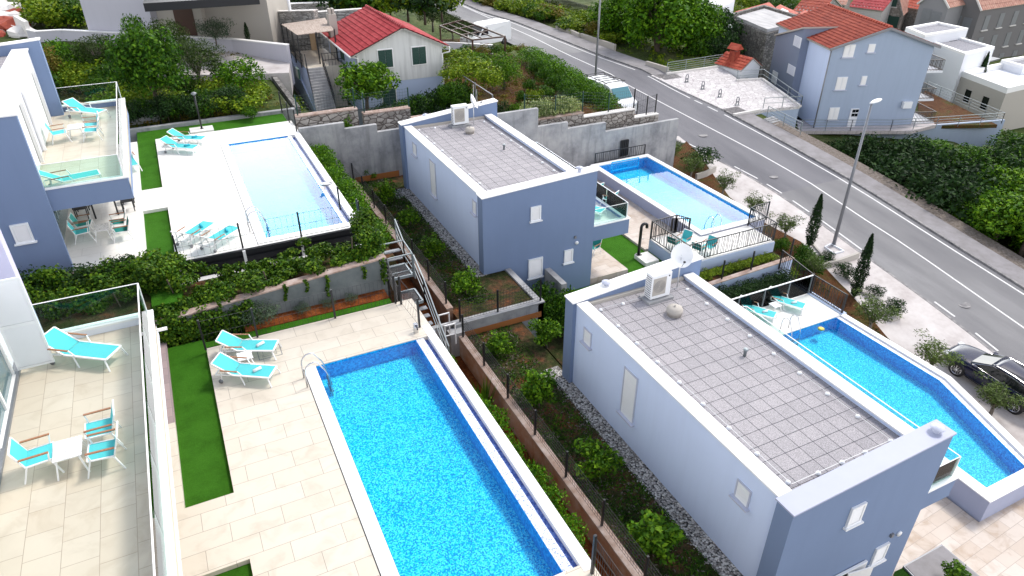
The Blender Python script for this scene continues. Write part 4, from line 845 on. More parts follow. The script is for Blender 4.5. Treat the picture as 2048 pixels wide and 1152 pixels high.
def dish(base, cz, r, yaw, tilt, label, mast=True):
    e = empty('satellite_dish', base, label, 'satellite dish', 'satellite dishes on the villas'); c = Vector((base[0], base[1], cz)); n = Vector((math.sin(yaw) * math.cos(tilt), math.cos(yaw) * math.cos(tilt), math.sin(tilt))); u = n.orthogonal().normalized(); 
    u = n.cross(Vector((0, 0, 1))).normalized(); v = u.cross(n)
    vs = []; K = 28; rings = 6
    for i in range(rings + 1):
        rr = r * i / rings
        for k in range(K): t = 2 * math.pi * k / K; vs.append(c + u * rr * math.cos(t) + v * rr * 1.08 * math.sin(t) + n * (.18 * (rr / r) ** 2 - .1) * r / .4)
    fs = [(i*K + k, i*K + (k+1) % K, (i+1)*K + (k+1) % K, (i+1)*K + k) for i in range(rings) for k in range(K)]
    d_ = MB().add(vs, fs, True).build('reflector', 'white_plastic', e); so_ = d_.modifiers.new('s', 'SOLIDIFY'); so_.thickness = .012
    MB().tube([base, (base[0], base[1], cz - r * .2)], .022, 8).build('mast', 'antenna', e)
    fp = c + n * r * 1.15 - v * r * .55; MB().tube([c - v * r * 1.0, fp], .012, 6).tube([c - v * r * .2 - n * .05, (base[0], base[1], cz - r * .3)], .02, 6).build('feed_arm', 'lamp_grey', e); MB().tube([fp, fp - n * .10], .035, 10).build('receiver', 'black_metal', e)
    return e
b = at(1354, 575, .32); dish((b[0], b[1], .32), float(onY(1357, 513, b[1])[2]), .38, R_(205), R_(28), 'large round white satellite dish on a mast on the nearer villa roof')
b = at(938, 255, 1.05); dish((b[0] + .35, b[1] + .15, 1.05), float(onY(940, 206, b[1])[2]), .36, R_(118), R_(25), 'white satellite dish seen nearly edge on behind the far villa air conditioner')
c = at(938, 230, 1.05); tag(MB().tube([(c[0] + .3, c[1], 1.0), (c[0] + .3, c[1], 2.7)], .012, 5).tube([(c[0] + .5, c[1], 1.0), (c[0] + .5, c[1], 2.4)], .010, 5).build('lightning_rod', 'antenna'), 'thin metal rods standing behind the far villa air conditioner', 'rod')
# balconies with glass rails
def balcony(e, x0, x1, y0, y1, zf, fascia_h=.75, kerb=.14, sides=('f', 'r', 'b'), right=1, floor='deck_tile_white', gh=.80, fas='lilac_plaster'):
    """slab with upstands on its free sides (front = low y)"""
    q = e; MB().box(x0, y0, zf - .25, x1, y1, zf).build('balcony_floor', floor, q)
    zc = zf + kerb; up = MB(); cp = MB(); gl = MB(); ps = MB(); t = .20
    if 'f' in sides: up.box(x0, y0 - .001, zc - fascia_h, x1, y0 + t, zc); cp.box(x0 - .0, y0 - .04, zc, x1 + .04, y0 + t + .02, zc + .05); gl.box(x0 + .03, y0 + .09, zc + .05, x1 - .10, y0 + .102, zc + gh).build('glass_panel', 'rail_glass', q); gl = MB(); ps.box(x0, y0 + .085, zc + gh, x1 - .09, y0 + .107, zc + gh + .015)
    if 'b' in sides: up.box(x0, y1 - t, zc - fascia_h, x1, y1 + .001, zc); cp.box(x0 - .0, y1 - t - .02, zc, x1 + .04, y1 + .04, zc + .05); gl.box(x0 + .03, y1 - .102, zc + .05, x1 - .10, y1 - .09, zc + gh); ps.box(x0, y1 - .107, zc + gh, x1 - .09, y1 - .085, zc + gh + .015)
    up.box(x1 - t, y0 + t, zc - fascia_h, x1 - .001, y1 - t, zc); cp.box(x1 - t - .02, y0 + t + .021, zc + .001, x1 + .04, y1 - t - .021, zc + .05)
    up.build('upstand', fas, q); cp.build('balcony_coping', 'coping', q)
    n = max(2, int((y1 - y0) / 1.6)); L = (y1 - y0 - .22) / n
    for k in range(n): MB().box(x1 - .106, y0 + .11 + k * L + .01, zc + .051, x1 - .094, y0 + .11 + (k + 1) * L - .01, zc + gh).build('glass_panel', 'rail_glass', q)
    ps.box(x1 - .115, y0 + .10, zc + gh, x1 - .085, y1 - .10, zc + gh + .015); ps.box(x1 - .12, y0 + .08, zc + .05, x1 - .08, y0 + .12, zc + gh)
    if 'b' in sides: ps.box(x1 - .12, y1 - .12, zc + .05, x1 - .08, y1 - .08, zc + gh)
    if gl.v: gl.build('glass_panel', 'rail_glass', q)
    ps.build('rail', 'white_metal', q)
balcony(vA, 15.86, 17.95, 24.3, 33.6, -1.42); balcony(vB, 15.64, 18.0, 7.4, 16.4, -2.45)
for c in vB.children:
    if c.name.startswith('coping') and min(v.co.y for v in c.data.vertices) < -4.8 and max(v.co.x for v in c.data.vertices) > 2: c.data.materials[0] = M['coping_lilac']
# villa on the upper deck
v3 = empty('villa', (-8, 30, 1), 'lilac and white villa with a balcony over the upper pool terrace at the left edge', 'house', 'lilac and white villas')
MB().box(-14, 25.55, .9, -4.86, 35.0, 6.25).box(-5.35, 25.95, 6.25, -4.86, 34.99, 6.50).build('side_wall', 'villa_white', v3)
MB().box(-14, 25.36, .9, -4.40, 25.54, 3.95).box(-14, 25.36, 3.95, -4.40, 25.54, 6.42).build('front_wall', 'lilac_plaster', v3)
MB().hexa([(-14, 35.0, .9), (-4.38, 35.0, .9), (-4.38, 35.35, .9), (-14, 35.35, .9)], [(-14, 35.0, 6.1), (-4.38, 35.0, 6.80), (-4.38, 35.35, 6.80), (-14, 35.35, 6.1)]).build('back_wall', 'lilac_plaster', v3)
MB().hexa([(-14, 34.96, 6.1), (-4.34, 34.96, 6.80), (-4.34, 35.39, 6.80), (-14, 35.39, 6.1)], [(-14, 34.96, 6.15), (-4.34, 34.96, 6.85), (-4.34, 35.39, 6.85), (-14, 35.39, 6.15)]).build('coping', 'coping', v3)
MB().box(-5.40, 25.79, 6.50, -4.81, 34.95, 6.55).box(-14, 25.30, 6.42, -4.34, 25.785, 6.47).build('coping', 'coping', v3)
MB().box(-14, 25.56, 6.25, -5.36, 34.98, 6.30).build('roof', 'roof_paver', v3)
balcony(v3, -4.86, -1.98, 25.55, 35.7, 3.70, kerb=.20, floor='balcony_tile')
louvre(v3, (float(onY(17, 448, 25.36)[0]), 25.36, float(onY(33, 487, 25.36)[2])), (1, 0), .52, .66, 12, out=(0, -1))
for y0, y1 in ((26.6, 28.9), (30.3, 33.6)):
    d_ = MB().box(-4.85, y0, 3.72, -4.80, y1, 5.95).build('balcony_door', 'white_metal', v3); MB().box(-4.795, y0 + .08, 3.8, -4.785, y1 - .30, 5.87).build('shutter', 'white_plastic', d_); MB().box(-4.795, y1 - .28, 3.8, -4.787, y1 - .10, 5.87).build('pane', 'dark_glass', d_)  # dark strip puts the shade of the slim shutter gap into colour
    MB().box(-4.80, y0 - .04, 3.74, -4.70, y0, 5.93).build('door_leaf', 'white_metal', d_); MB().box(-4.80, y1, 3.74, -4.70, y1 + .04, 5.93).build('door_leaf', 'white_metal', d_)
d_ = MB().box(-4.85, 27.2, 1.02, -4.80, 32.0, 3.2).build('terrace_door', 'white_metal', v3); MB().box(-4.795, 27.3, 1.08, -4.785, 31.9, 3.12).build('pane', 'door_glass', d_)
MB().box(-3.3, 33.5, 1, -2.9, 33.9, 3.4).build('pillar', 'villa_white', v3)
# villa at the left edge in the foreground
v1 = empty('villa', (-7, 10, 0), 'white villa with louvred shutters and a tiled balcony at the lower left corner', 'house', 'lilac and white villas')
MB().box(-12, 0, -.2, -4.86, 18.3, 6.8).build('side_wall', 'villa_white', v1)
MB().hexa([(-12, 18.31, -.2), (-4.38, 18.31, -.2), (-4.38, 18.68, -.2), (-12, 18.68, -.2)], [(-12, 18.31, 6.6), (-4.38, 18.31, 6.6), (-4.38, 18.68, 6.6), (-12, 18.68, 6.6)]).build('back_wall', 'lilac_fin', v1)
balcony(v1, -4.86, -1.78, 2.0, 18.0, 2.70, kerb=.18, floor='balcony_tile', gh=.95, fas='villa_white')
def big_door(e, y0, y1, z0, z1, X=-4.86):
    d_ = MB(); d_.box(X, y0, z0, X + .07, y0 + .09, z1).box(X, y1 - .09, z0, X + .07, y1, z1).box(X, y0 + .09, z1 - .09, X + .07, y1 - .09, z1).box(X, y0 + .09, z0, X + .10, y1 - .09, z0 + .07).box(X, (y0 + y1) / 2 - .05, z0 + .07, X + .075, (y0 + y1) / 2 + .05, z1 - .09)
    f = d_.build('balcony_door', 'white_metal', e); MB().box(X + .01, y0 + .09, z0 + .07, X + .03, y1 - .09, z1 - .09).build('pane', 'door_glass', f); return f
d1 = big_door(v1, 13.9, 16.75, 2.72, 5.2); d2 = big_door(v1, 8.6, 11.9, 2.72, 5.2)
def shutter_leaf(e, x0, x1, Y, z0, z1):
    f = MB(); 
    for a, b, c_, d__ in ((x0, x0 + .05, z0, z1), (x1 - .05, x1, z0, z1), (x0 + .05, x1 - .05, z0, z0 + .06), (x0 + .05, x1 - .05, z1 - .06, z1), (x0 + .05, x1 - .05, (z0 + z1) / 2 - .04, (z0 + z1) / 2 + .04)): f.box(a, Y - .02, c_, b, Y + .02, d__)
    f.box(x0 + .05, Y + .004, z0 + .06, x1 - .05, Y + .010, z1 - .06)
    for k in range(44):
        z = z0 + .07 + (z1 - z0 - .14) * k / 44; h_ = (z1 - z0 - .14) / 44
        f.add([(x0 + .05, Y - .018, z), (x1 - .05, Y - .018, z), (x1 - .05, Y + .003, z + h_), (x0 + .05, Y + .003, z + h_)], [(0, 1, 2, 3)])
    return f.build('shutter', 'white_plastic', e)
shutter_leaf(v1, -4.72, -3.96, 16.8, 2.80, 5.15); MB().box(-4.80, 11.75, 2.78, -4.75, 13.0, 5.15).build('shutter', 'white_plastic', v1)
MB().box(-4.859, 2, 2.701, -4.70, 18.0, 2.78).build('door_track', 'lamp_grey', v1)
a = MB(); a.box(-1.77, 17.70, 2.42, -1.52, 17.76, 2.49); a.build('downpipe_outlet', 'white_metal', v1)
# ---------------------------------------------------------------- far villa terrace and pool (level -4.1 / -3.55)
tr = MB(); slab(tr, (15.86, 24.35, 22.95, 36.4), [(18.2, 20, 20.15, 28.1), (15.86, 27.5, 18.45, 28.1), (20.15, 20, 22.95, 25.7)], -8, -4.1)
struct(tr.build('side_terrace', 'terrace_stone'))
struct(MB().box(18.2, 21.2, -8, 20.15, 28.1, -4.22).box(11.25, 21.2, -8, 18.2, 24.04, -4.24).box(20.15, 21.2, -8, 20.4, 25.7, -4.22).build('small_lawn', 'lawn'))
struct(MB().box(20.4, 22.75, -8, 22.95, 25.7, -3.55).box(22.95, 22.75, -8, 26.0, 24.75, -3.55).build('raised_terrace', 'deck_tile_white'))
struct(MB().box(20.4, 22.70, -8, 26.0, 22.745, -3.60).box(20.36, 22.7, -8, 20.395, 25.7, -3.60).build('terrace_edge', 'cool_white'))
sh = MB(); sh.box(19.25, 24.35, -4.4, 20.05, 25.35, -4.02); tag(sh.build('shower_base', 'deck_tile_white'), 'pale square slab under the black outdoor shower on the small lawn', 'slab')
pA = pool(23.25, 25.15, 27.0, 35.3, -3.5, 'large pale glaring pool of the farther villa close to the road', depth=.7)
bm_ = [(23.25, 25.15), (27.0, 25.15), (27.0, 35.3), (23.25, 35.3)]; ou = offs(bm_, [.35, .30, .35, .32])
ring(MB(), bm_, ou, -7.5, -3.49).build('outer_wall', 'pool_wall', pA); ring(MB(), [tuple(p) for p in bm_], offs(bm_, [.37, .32, .37, .34]), -3.489, -3.44).build('coping', 'coping', pA)
def bar_rail(name, pts, h_, label, n_per_m=9, wob=.05, mat='black_metal', group=None, cat='railing'):
    e = empty(name, pts[0], label, cat, group); rs = random.Random(len(label)); b = MB(); r = MB()
    for A, B in zip(pts[:-1], pts[1:]):
        A = Vector([float(q) for q in A]); B = Vector([float(q) for q in B]); L = (B - A).length; d = (B - A).normalized(); n = int(L * n_per_m)
        r.bar(A + Vector((0, 0, h_)), B + Vector((0, 0, h_)), .05, .04); r.bar(A + Vector((0, 0, .08)), B + Vector((0, 0, .08)), .035)
        for k in range(1, n):
            q = A.lerp(B, k / n); b.bar(q + d * rs.uniform(-wob, wob) + Vector((0, 0, .08)), q + d * rs.uniform(-wob, wob) + Vector((0, 0, h_)), .02)
    r.build('rail', mat, e); b.build('infill_bars', mat, e)
    for p in pts: MB().box(p[0] - .03, p[1] - .03, p[2] - .05, p[0] + .03, p[1] + .03, p[2] + h_ + .02).build('post', mat, e)
    return e
bar_rail('bar_railing', [(22.0, 25.75, -3.55), (20.42, 25.7, -3.55), (20.45, 22.8, -3.55), (25.95, 22.8, -3.55), (26.0, 24.7, -3.5), (27.3, 24.75, -3.44)], 1.0, 'dark railing with slanting bars around the raised terrace with turquoise chairs')
bar_rail('bar_railing', [(22.0, 25.75, -3.55), (22.35, 25.1, -3.55), (22.3, 26.4, -4.1)], 1.0, 'small dark railing return beside the steps at the corner of the pale pool')
bar_rail('bar_railing', [(23.3, 35.75, -3.5), (27.1, 35.75, -3.5)], .7, 'low dark railing at the far end of the pale pool below the concrete wall', n_per_m=7)
g_ = MB().box(25.6, 36.36, -3.6, 26.2, 36.40, -2.5); 
for k in range(5): g_.box(25.6 + k * .14, 36.32, -3.55, 25.64 + k * .14, 36.358, -2.52)
tag(g_.build('metal_gate', 'black_metal'), 'small dark metal gate in the concrete wall beyond the pale pool', 'gate')
# volleyball net frame standing in the far end of the pool
nf = empty('water_net', (23.7, 34.6, -3.5), 'blue framed water goal standing in the far end of the pale pool', 'net')
MB().bar((23.6, 34.3, -3.55), (23.6, 34.3, -2.95), .05).bar((25.6, 34.3, -3.55), (25.6, 34.3, -2.95), .05).bar((23.6, 34.3, -2.95), (25.6, 34.3, -2.95), .05).bar((23.6, 34.3, -3.5), (25.6, 34.3, -3.5), .05).build('frame', 'mosaic_wall', nf)
n_ = MB()
for k in range(14): n_.bar((23.6 + k * .153, 34.3, -3.5), (23.6 + k * .153, 34.3, -2.95), .008)
for k in range(5): n_.bar((23.6, 34.3, -3.5 + k * .12), (25.6, 34.3, -3.5 + k * .12), .008)
n_.build('netting', 'mosaic_wall', nf)
# outdoor shower
s0 = at(1277, 509, -4.02); zz = onY(1290, 446, s0[1])[2]; e = empty('outdoor_shower', (s0[0], s0[1], -4.02), 'tall black swan necked outdoor shower on the small lawn', 'shower')
MB().tube([(s0[0], s0[1], -4.02), (s0[0], s0[1], zz - .2)] + [(s0[0] + .17 - .17 * math.cos(t), s0[1], zz - .2 + .17 * math.sin(t)) for t in (.5, 1.0, 1.57, 2.1, 2.6, 3.14)] + [(s0[0] + .34, s0[1], zz - .30)], .075, 12).build('pipe', 'pipe_black', e)
MB().box(s0[0] - .13, s0[1] - .13, -4.02, s0[0] + .13, s0[1] + .13, -3.99).build('foot_plate', 'pipe_black', e); MB().tube([(s0[0] + .06, s0[1] - .08, -3.1), (s0[0] + .14, s0[1] - .12, -3.1)], .02, 8).build('tap', 'steel', e)
# wall between the two villas, planter and hedge
w5 = empty('boundary_wall', (21, 22, -4.5), 'pale blue painted boundary wall above the dark hedge between the two villa terraces', 'wall')
MB().hexa([(15.6, 21.35, -7), (26.0, 21.35, -7), (26.0, 21.55, -7), (15.6, 21.55, -7)], [(15.6, 21.35, -4.3), (26.0, 21.35, -3.9), (26.0, 21.55, -3.9), (15.6, 21.55, -4.3)]).build('wall_face', 'cool_white', w5)
MB().hexa([(15.6, 21.31, -4.3), (26.04, 21.31, -3.9), (26.04, 21.59, -3.9), (15.6, 21.59, -4.3)], [(15.6, 21.31, -4.25), (26.04, 21.31, -3.85), (26.04, 21.59, -3.85), (15.6, 21.59, -4.25)]).build('wall_top', 'pink_kerb', w5)
struct(MB().box(20.4, 21.56, -8, 26.0, 22.69, -4.15).build('planter_soil', 'garden_soil'))
wire_fence('wire_fence', [(19.8, 21.5, -4.12), (21.6, 21.5, -4.05), (23.4, 21.5, -3.98), (25.9, 21.5, -3.88)], 1.0, 'black_metal', 'black fence posts on top of the pale blue boundary wall', gap=9, rails=2)
# ---------------------------------------------------------------- nearer villa terrace and pool at right
struct(MB().box(15.6, 17.22, -9, 20.5, 21.34, -4.52).box(20.5, 17.22, -9, 25.1, 19.3, -4.5).build('sun_deck', 'deck_tile_white'))
struct(MB().box(20.5, 19.3, -9, 25.1, 21.34, -4.85).build('planter_soil', 'garden_soil'))
PB = [(20.98, 7.72), (23.15, 7.72), (24.74, 12.15), (24.62, 17.2), (21.3, 17.2)]
pB = pool(0, 0, 0, 0, -4.5, 'long deep blue mosaic pool with a bent outer edge beside the nearer villa', edge=offs(PB, -.012), depth=.6); pB.location = (22.5, 12, -4.5)
for c in list(pB.children):
    for v in c.data.vertices: v.co.x -= 22.5; v.co.y -= 12.0
o1 = offs(PB, [0, .20, .20, 0, 0]); o2 = offs(PB, [0, .27, .27, 0, 0]); o3 = offs(PB, [.42, .55, .55, .02, .42])
def seg_ring(i0, inner, outer, z0, z1, nm, mat):
    mb = MB()
    for i in i0:
        a, b, c, d = inner[i], inner[(i+1) % 5], outer[(i+1) % 5], outer[i]; mb.hexa([(*a, z0), (*d, z0), (*c, z0), (*b, z0)], [(*a, z1), (*d, z1), (*c, z1), (*b, z1)])
    return mb.build(nm, mat, pB, bevel=0)
seg_ring((1, 2), PB, o1, -5.5, -4.542, 'overflow_edge', 'mosaic_edge'); seg_ring((1, 2), o1, o2, -5.5, -4.63, 'overflow_trough', 'mosaic_trough'); seg_ring((1, 2), o2, o3, -9, -4.48, 'outer_wall', 'coping')
seg_ring((0, 4), PB, o3, -7, -4.485, 'outer_wall', 'pool_wall'); seg_ring((0, 4), PB, offs(PB, [.45, .58, .58, .05, .45]), -4.484, -4.44, 'coping', 'coping')
struct(MB().box(15.2, -4, -9, 33, 7.3, -5.4).box(15.2, 7.3, -9, 20.5, 17.2, -5.4).build('stone_terrace', 'terrace_stone'))
q = [at(1811, 1133, -5.3), at(1884, 1092, -5.3), at(1965, 1160, -5.3), at(1890, 1215, -5.3)]; mb = MB(); mb.prism([(p[0], p[1]) for p in q], -5.6, -5.28)
struct(mb.build('raised_slab', 'sidewalk')); mb = MB(); mb.prism(offs(sorted([(p[0], p[1]) for p in q], key=lambda t: math.atan2(t[1] - np.mean([r[1] for r in q]), t[0] - np.mean([r[0] for r in q]))), .05), -5.5, -5.295); struct(mb.build('slab_edge', 'lamp_grey'))
q2 = [at(1790, 1142, -5.33), at(1811, 1132, -5.33), at(1890, 1210, -5.33), at(1760, 1230, -5.33)]; mb = MB(); mb.prism([(p[0], p[1]) for p in q2], -5.5, -5.36); struct(mb.build('lawn_patch', 'lawn_dark'))
# glass screen at the far end of the sun deck and wire rail towards the slope
gs = empty('glass_railing', (22, 19.2, -4.5), 'dark glass railing with thin white top rail behind the sun loungers', 'railing')
MB().box(20.0, 19.22, -4.45, 25.0, 19.232, -3.5).build('glass_panel', 'rail_glass', gs); MB().box(20.0, 19.20, -3.5, 25.0, 19.25, -3.46).build('top_rail', 'white_metal', gs)
for x in (20.6, 22.1, 23.6, 24.98): MB().box(x - .02, 19.205, -4.5, x + .02, 19.245, -3.5).build('post', 'lamp_grey', gs)
bar_rail('bar_railing', [(25.08, 21.3, -4.2), (25.08, 19.2, -4.5), (25.06, 17.3, -4.5)], 1.0, 'dark barred railing with a pale top rail along the slope side of the sun deck', mat='black_metal')
struct(MB().box(24.95, 17.2, -9, 25.25, 21.6, -4.46).build('deck_wall', 'cool_white'))
# slope and planting strips between the pools and the pavement
def slope(x, y): return zr(x, y) + .10
patch('planting_slope', [(25.2, -3), (cE(-3), -3)] + [(cE(y), y) for y in np.arange(0, 42, 3)] + [(cE(42), 41), (27.3, 36.4), (27.3, 24), (25.2, 21)], slope, 'brown_soil', 2.0, kind='structure')
def kerbline(name, pts, label, h_=.25, t=.16, mat='beige_white', top=None):
    e = empty(name, (pts[0][0], pts[0][1], zr(*pts[0][:2])), label, 'kerb', 'pale garden kerbs beside the pavement'); mb = MB()
    for a, b in zip(pts[:-1], pts[1:]):
        a2, b2 = Vector(a[:2]), Vector(b[:2]); n = Vector(((b2 - a2).y, -(b2 - a2).x)).normalized() * t / 2
        za, zb = zr(*a2) + .1, zr(*b2) + .1; q = [(a2 - n, za), (b2 - n, zb), (b2 + n, zb), (a2 + n, za)]
        mb.hexa([(p.x, p.y, z - .6) for p, z in q], [(p.x, p.y, z + h_) for p, z in q])
    mb.build('kerb_wall', mat, e); return e
A_ = lambda px, py: tuple(float(v) for v in atr(px, py, .2)[:2])
kerbline('garden_kerb', [A_(1633, 538), A_(1680, 525), A_(1716, 512)], 'long pale kerb wall crossing between the planting beds near the second cypress', .35)
kerbline('garden_kerb', [A_(1620, 480), A_(1650, 515), A_(1682, 522)], 'thin pale kerb bordering the bed below the street lamp', .10, .10)
kerbline('garden_kerb', [A_(1682, 524), A_(1700, 560), A_(1735, 590), A_(1782, 640), A_(1800, 634)], 'pale kerb bordering the grassy bed beside the second cypress', .12, .12)
kerbline('garden_kerb', [A_(1392, 356), A_(1412, 350), A_(1430, 340)], 'short pale kerb wall beside the dark shrub above the pale pool', .40)
# soil edge directly along the long pool, then brown bed
lb = kerbline('lamp_kerb', [A_(1650, 492), A_(1662, 486), A_(1688, 500), A_(1668, 505), A_(1650, 492)], 'square white kerb around the foot of the tall street lamp', .08, .08, 'bright_white')
# ---------------------------------------------------------------- street lamps
def street_lamp(p, ptop, off, r0, r1, label, arm=(0, 0), head=True, head_w=1.0):
    b = atr(*p, off); H_ = float(onX(*ptop, b[0])[2]) if abs(b[0]) > 1 else 9; zt = None
    lo, hi = b[2] + 1, 12.9           # height whose image row meets the seen top
    for _ in range(50):
        m_ = (lo + hi) / 2; v = np.array([b[0], b[1], m_]) - CAM; py_ = 576 - FPX * (v @ UP) / (v @ FW)
        if py_ > ptop[1]: lo = m_
        else: hi = m_
    zt = min(hi, 12.0); e = empty('street_lamp', b, label, 'street lamp', 'street lamps along the road')
    MB().tube([(b[0], b[1], b[2]), (b[0], b[1], zt)], r0, 12, r1).build('pole', 'lamp_grey', e); MB().lathe((b[0], b[1], b[2]), [(.16, 0), (.16, .04), (.10, .06)], 12).build('base_plate', 'lamp_grey', e)
    if head:
        d = Vector((arm[0], arm[1], 0)).normalized(); n = Vector((-d.y, d.x, 0)); c = Vector((b[0], b[1], zt)); mb = MB(); prof = [(-.15, .05, .04), (.05, .10, .07), (.35, .15, .10), (.65, .14, .09), (.85, .08, .05)]
        vs = []; K = 10
        for t, hw, hh in prof:
            for k in range(K): a = 2 * math.pi * k / K; vs.append(c + d * t * head_w + n * hw * math.cos(a) * head_w + Vector((0, 0, .05 + .06 * t + hh * math.sin(a) * head_w)))
        m = len(prof); mb.add(vs, [(i*K + k, i*K + (k+1) % K, (i+1)*K + (k+1) % K, (i+1)*K + k) for i in range(m - 1) for k in range(K)] + [tuple(range(K))[::-1], tuple(range((m-1)*K, m*K))], True)
        mb.build('lamp_head', 'white_plastic', e)
    return e
street_lamp((1667, 490), (1752, 207), .1, .115, .06, 'tall grey street lamp with a white head standing on the pavement between the cypresses', arm=(1, .15))
street_lamp((1190, 168), (1203, -60), .1, .10, .07, 'tall grey street lamp pole beside the road above the parked van', arm=(1, .2))
# ---------------------------------------------------------------- road details
def manhole(px, py, r, label, ring_=False):
    p = atr(px, py, .01); z = zr(p[0], p[1]); mb = MB(); mb.lathe((p[0], p[1], z - .02), [(r, 0), (r, .034), (r * .9, .036), (r * .88, .033), (.01, .033)], 22); o = mb.build('manhole_cover', 'kerb'); o.rotation_euler = (0, 0, 0)
    o.location = (0, 0, 0.004); return tag(o, label, 'manhole cover', 'manhole covers in the road')
manhole(1927, 609, .36, 'dark round manhole cover in the lane nearest the parked car'); manhole(1546, 353, .34, 'faint round manhole cover in the near lane beside the dark road patch'); manhole(1405, 270, .40, 'pale round manhole cover in the road beyond the concrete wall corner'); manhole(1190, 152, .36, 'pale round manhole cover in the road left of the tall lamp pole')
# ---------------------------------------------------------------- vehicles
def car():
    """dark blue estate car: nose towards +x, origin on the ground under the middle"""
    p = atr(1971, 752, .1); e = empty('parked_car', (0, 0, 0), 'dark blue estate car with silver window trim parked on the pavement by the long pool', 'car')
    L = 2.38; W = .92
    # stations along x: (x, half width low, half width waist, z bottom, z waist, z top, half width top, roof?)
    st = [(-2.36, .70, .74, .42, .80, .86, .62), (-2.25, .82, .86, .30, .95, 1.02, .74), (-1.9, .90, .92, .24, .98, 1.06, .80), (-1.2, .92, .93, .22, .97, 1.05, .84), (-.3, .92, .93, .20, .94, 1.00, .86),
          (.6, .92, .93, .20, .92, .98, .86), (1.0, .92, .92, .20, .90, .985, .82), (1.5, .91, .91, .22, .86, .94, .78), (2.0, .88, .88, .26, .76, .86, .70), (2.28, .78, .80, .32, .64, .74, .58), (2.40, .60, .64, .40, .55, .60, .44)]
    vs = []; K = 12
    for x, wl, ww, zb, zw, zt, wt in st:
        half = [(0, zb), (wl * .9, zb), (wl, zb + .12), (ww, zw - .18), (ww * .985, zw), (wt, zt), (wt * .55, zt + .035)]
        pts = half + [(-a, b) for a, b in half[::-1][:-1]]; K = len(pts)
        vs += [(x, a, b) for a, b in pts]
    m = len(st); fs = [(i*K + k, (i+1)*K + k, (i+1)*K + (k+1) % K, i*K + (k+1) % K) for i in range(m - 1) for k in range(K)] + [tuple(range(K)), tuple(range((m-1)*K, m*K))[::-1]]
    mb = MB(); mb.add(vs, fs, True); b = mb.build('body', 'car_paint', e); sb = b.modifiers.new('s', 'SUBSURF'); sb.levels = 1; sb.render_levels = 2
    # cabin
    cab = [(-2.12, .66, .70, 1.00, 1.12), (-1.7, .76, .64, 1.0, 1.38), (-1.0, .80, .64, 1.0, 1.45), (0, .82, .64, .98, 1.46), (.35, .82, .62, .97, 1.42), (1.12, .78, .62, .95, 1.0)]
    vs = []; 
    for x, w0, w1, z0, z1 in cab: vs += [(x, -w0, z0), (x, -w1, z1), (x, -w1 * .5, z1 + .02), (x, w1 * .5, z1 + .02), (x, w1, z1), (x, w0, z0)]
    fs = [(i*6 + k, i*6 + k + 1, (i+1)*6 + k + 1, (i+1)*6 + k) for i in range(5) for k in range(5)] + [tuple(range(6))[::-1], tuple(range(30, 36))]
    MB().add(vs, fs, False).build('windows', 'dark_glass', e)
    rf = MB(); vs = []
    for x, w1, z1 in ((-1.95, .66, 1.25), (-1.6, .66, 1.43), (-1.0, .665, 1.49), (0, .665, 1.50), (.32, .645, 1.455)): vs += [(x, -w1, z1 - .03), (x, -w1 * .8, z1 + .0), (x, 0, z1 + .03), (x, w1 * .8, z1 + .0), (x, w1, z1 - .03)]
    rf.add(vs, [(i*5 + k, i*5 + k + 1, (i+1)*5 + k + 1, (i+1)*5 + k) for i in range(4) for k in range(4)], True); r_ = rf.build('roof', 'car_paint', e); sm = r_.modifiers.new('s', 'SOLIDIFY'); sm.thickness = .03
    MB().box(-1.25, -.50, 1.525, .0, .50, 1.533).build('sunroof', 'dark_glass', e)
    for s in (-1, 1):
        MB().tube([(-1.9, s * .60, 1.34), (-1.4, s * .62, 1.50), (-.6, s * .62, 1.545), (.15, s * .60, 1.50)], .018, 6).build('roof_rail', 'chrome', e)
        MB().tube([(1.0, s * .80, 1.02), (.0, s * .835, 1.02), (-1.2, s * .82, 1.05), (-1.9, s * .76, 1.12), (-2.0, s * .70, 1.2), (-1.5, s * .675, 1.39), (-.6, s * .675, 1.45), (.25, s * .665, 1.43), (1.0, s * .79, 1.03)], .014, 6).build('window_trim', 'chrome', e)
        MB().bar((-.55, s * .83, .99), (-.62, s * .665, 1.43), .06, .03).bar((-1.45, s * .80, 1.02), (-1.45, s * .67, 1.38), .07, .03).build('window_pillar', 'car_dark', e)
        m_ = MB().box(.72, s * .86, .98, .92, s * 1.04, 1.12); m_.build('wing_mirror', 'car_paint', e, bevel=.03)
        MB().box(2.12, s * .48, .62, 2.36, s * .80, .74).build('headlight', 'headlight', e, bevel=.02); MB().box(-2.37, s * .50, .72, -2.25, s * .82, .88).build('tail_light', 'lens_red', e, bevel=.02)
        MB().box(.1, s * .915, .86, .3, s * .94, .90).box(-.9, s * .915, .88, -.7, s * .94, .92).build('door_handle', 'chrome', e)
        ln = MB(); ln.box(.62, s * .925, .32, .63, s * .937, .93).box(-.42, s * .925, .3, -.41, s * .94, .95).box(-1.35, s * .925, .5, -1.34, s * .937, .96).box(-1.3, s * .92, .27, 1.1, s * .94, .31); ln.build('door_seam', 'car_dark', e)
        for x in (1.42, -1.42):
            MB().tube([(x, s * .70, .35), (x, s * .935, .35)], .395, 24).build('wheel_arch', 'car_dark', e)
            w_ = MB().tube([(x, s * .72, .345), (x, s * .955, .345)], .345, 26).build('wheel', 'rubber', e); rm = MB(); rm.tube([(x + .24 * math.cos(t), s * .962, .345 + .24 * math.sin(t)) for t in np.linspace(0, 6.283, 29)], .018, 6, caps=False)
            for k in range(10): a = k * .6283; rm.bar((x + .05 * math.cos(a), s * .965, .345 + .05 * math.sin(a)), (x + .235 * math.cos(a + .10), s * .960, .345 + .235 * math.sin(a + .10)), .024, .012)
            rm.tube([(x, s * .955, .345), (x, s * .975, .345)], .06, 12); rm.build('rim', 'chrome', w_)
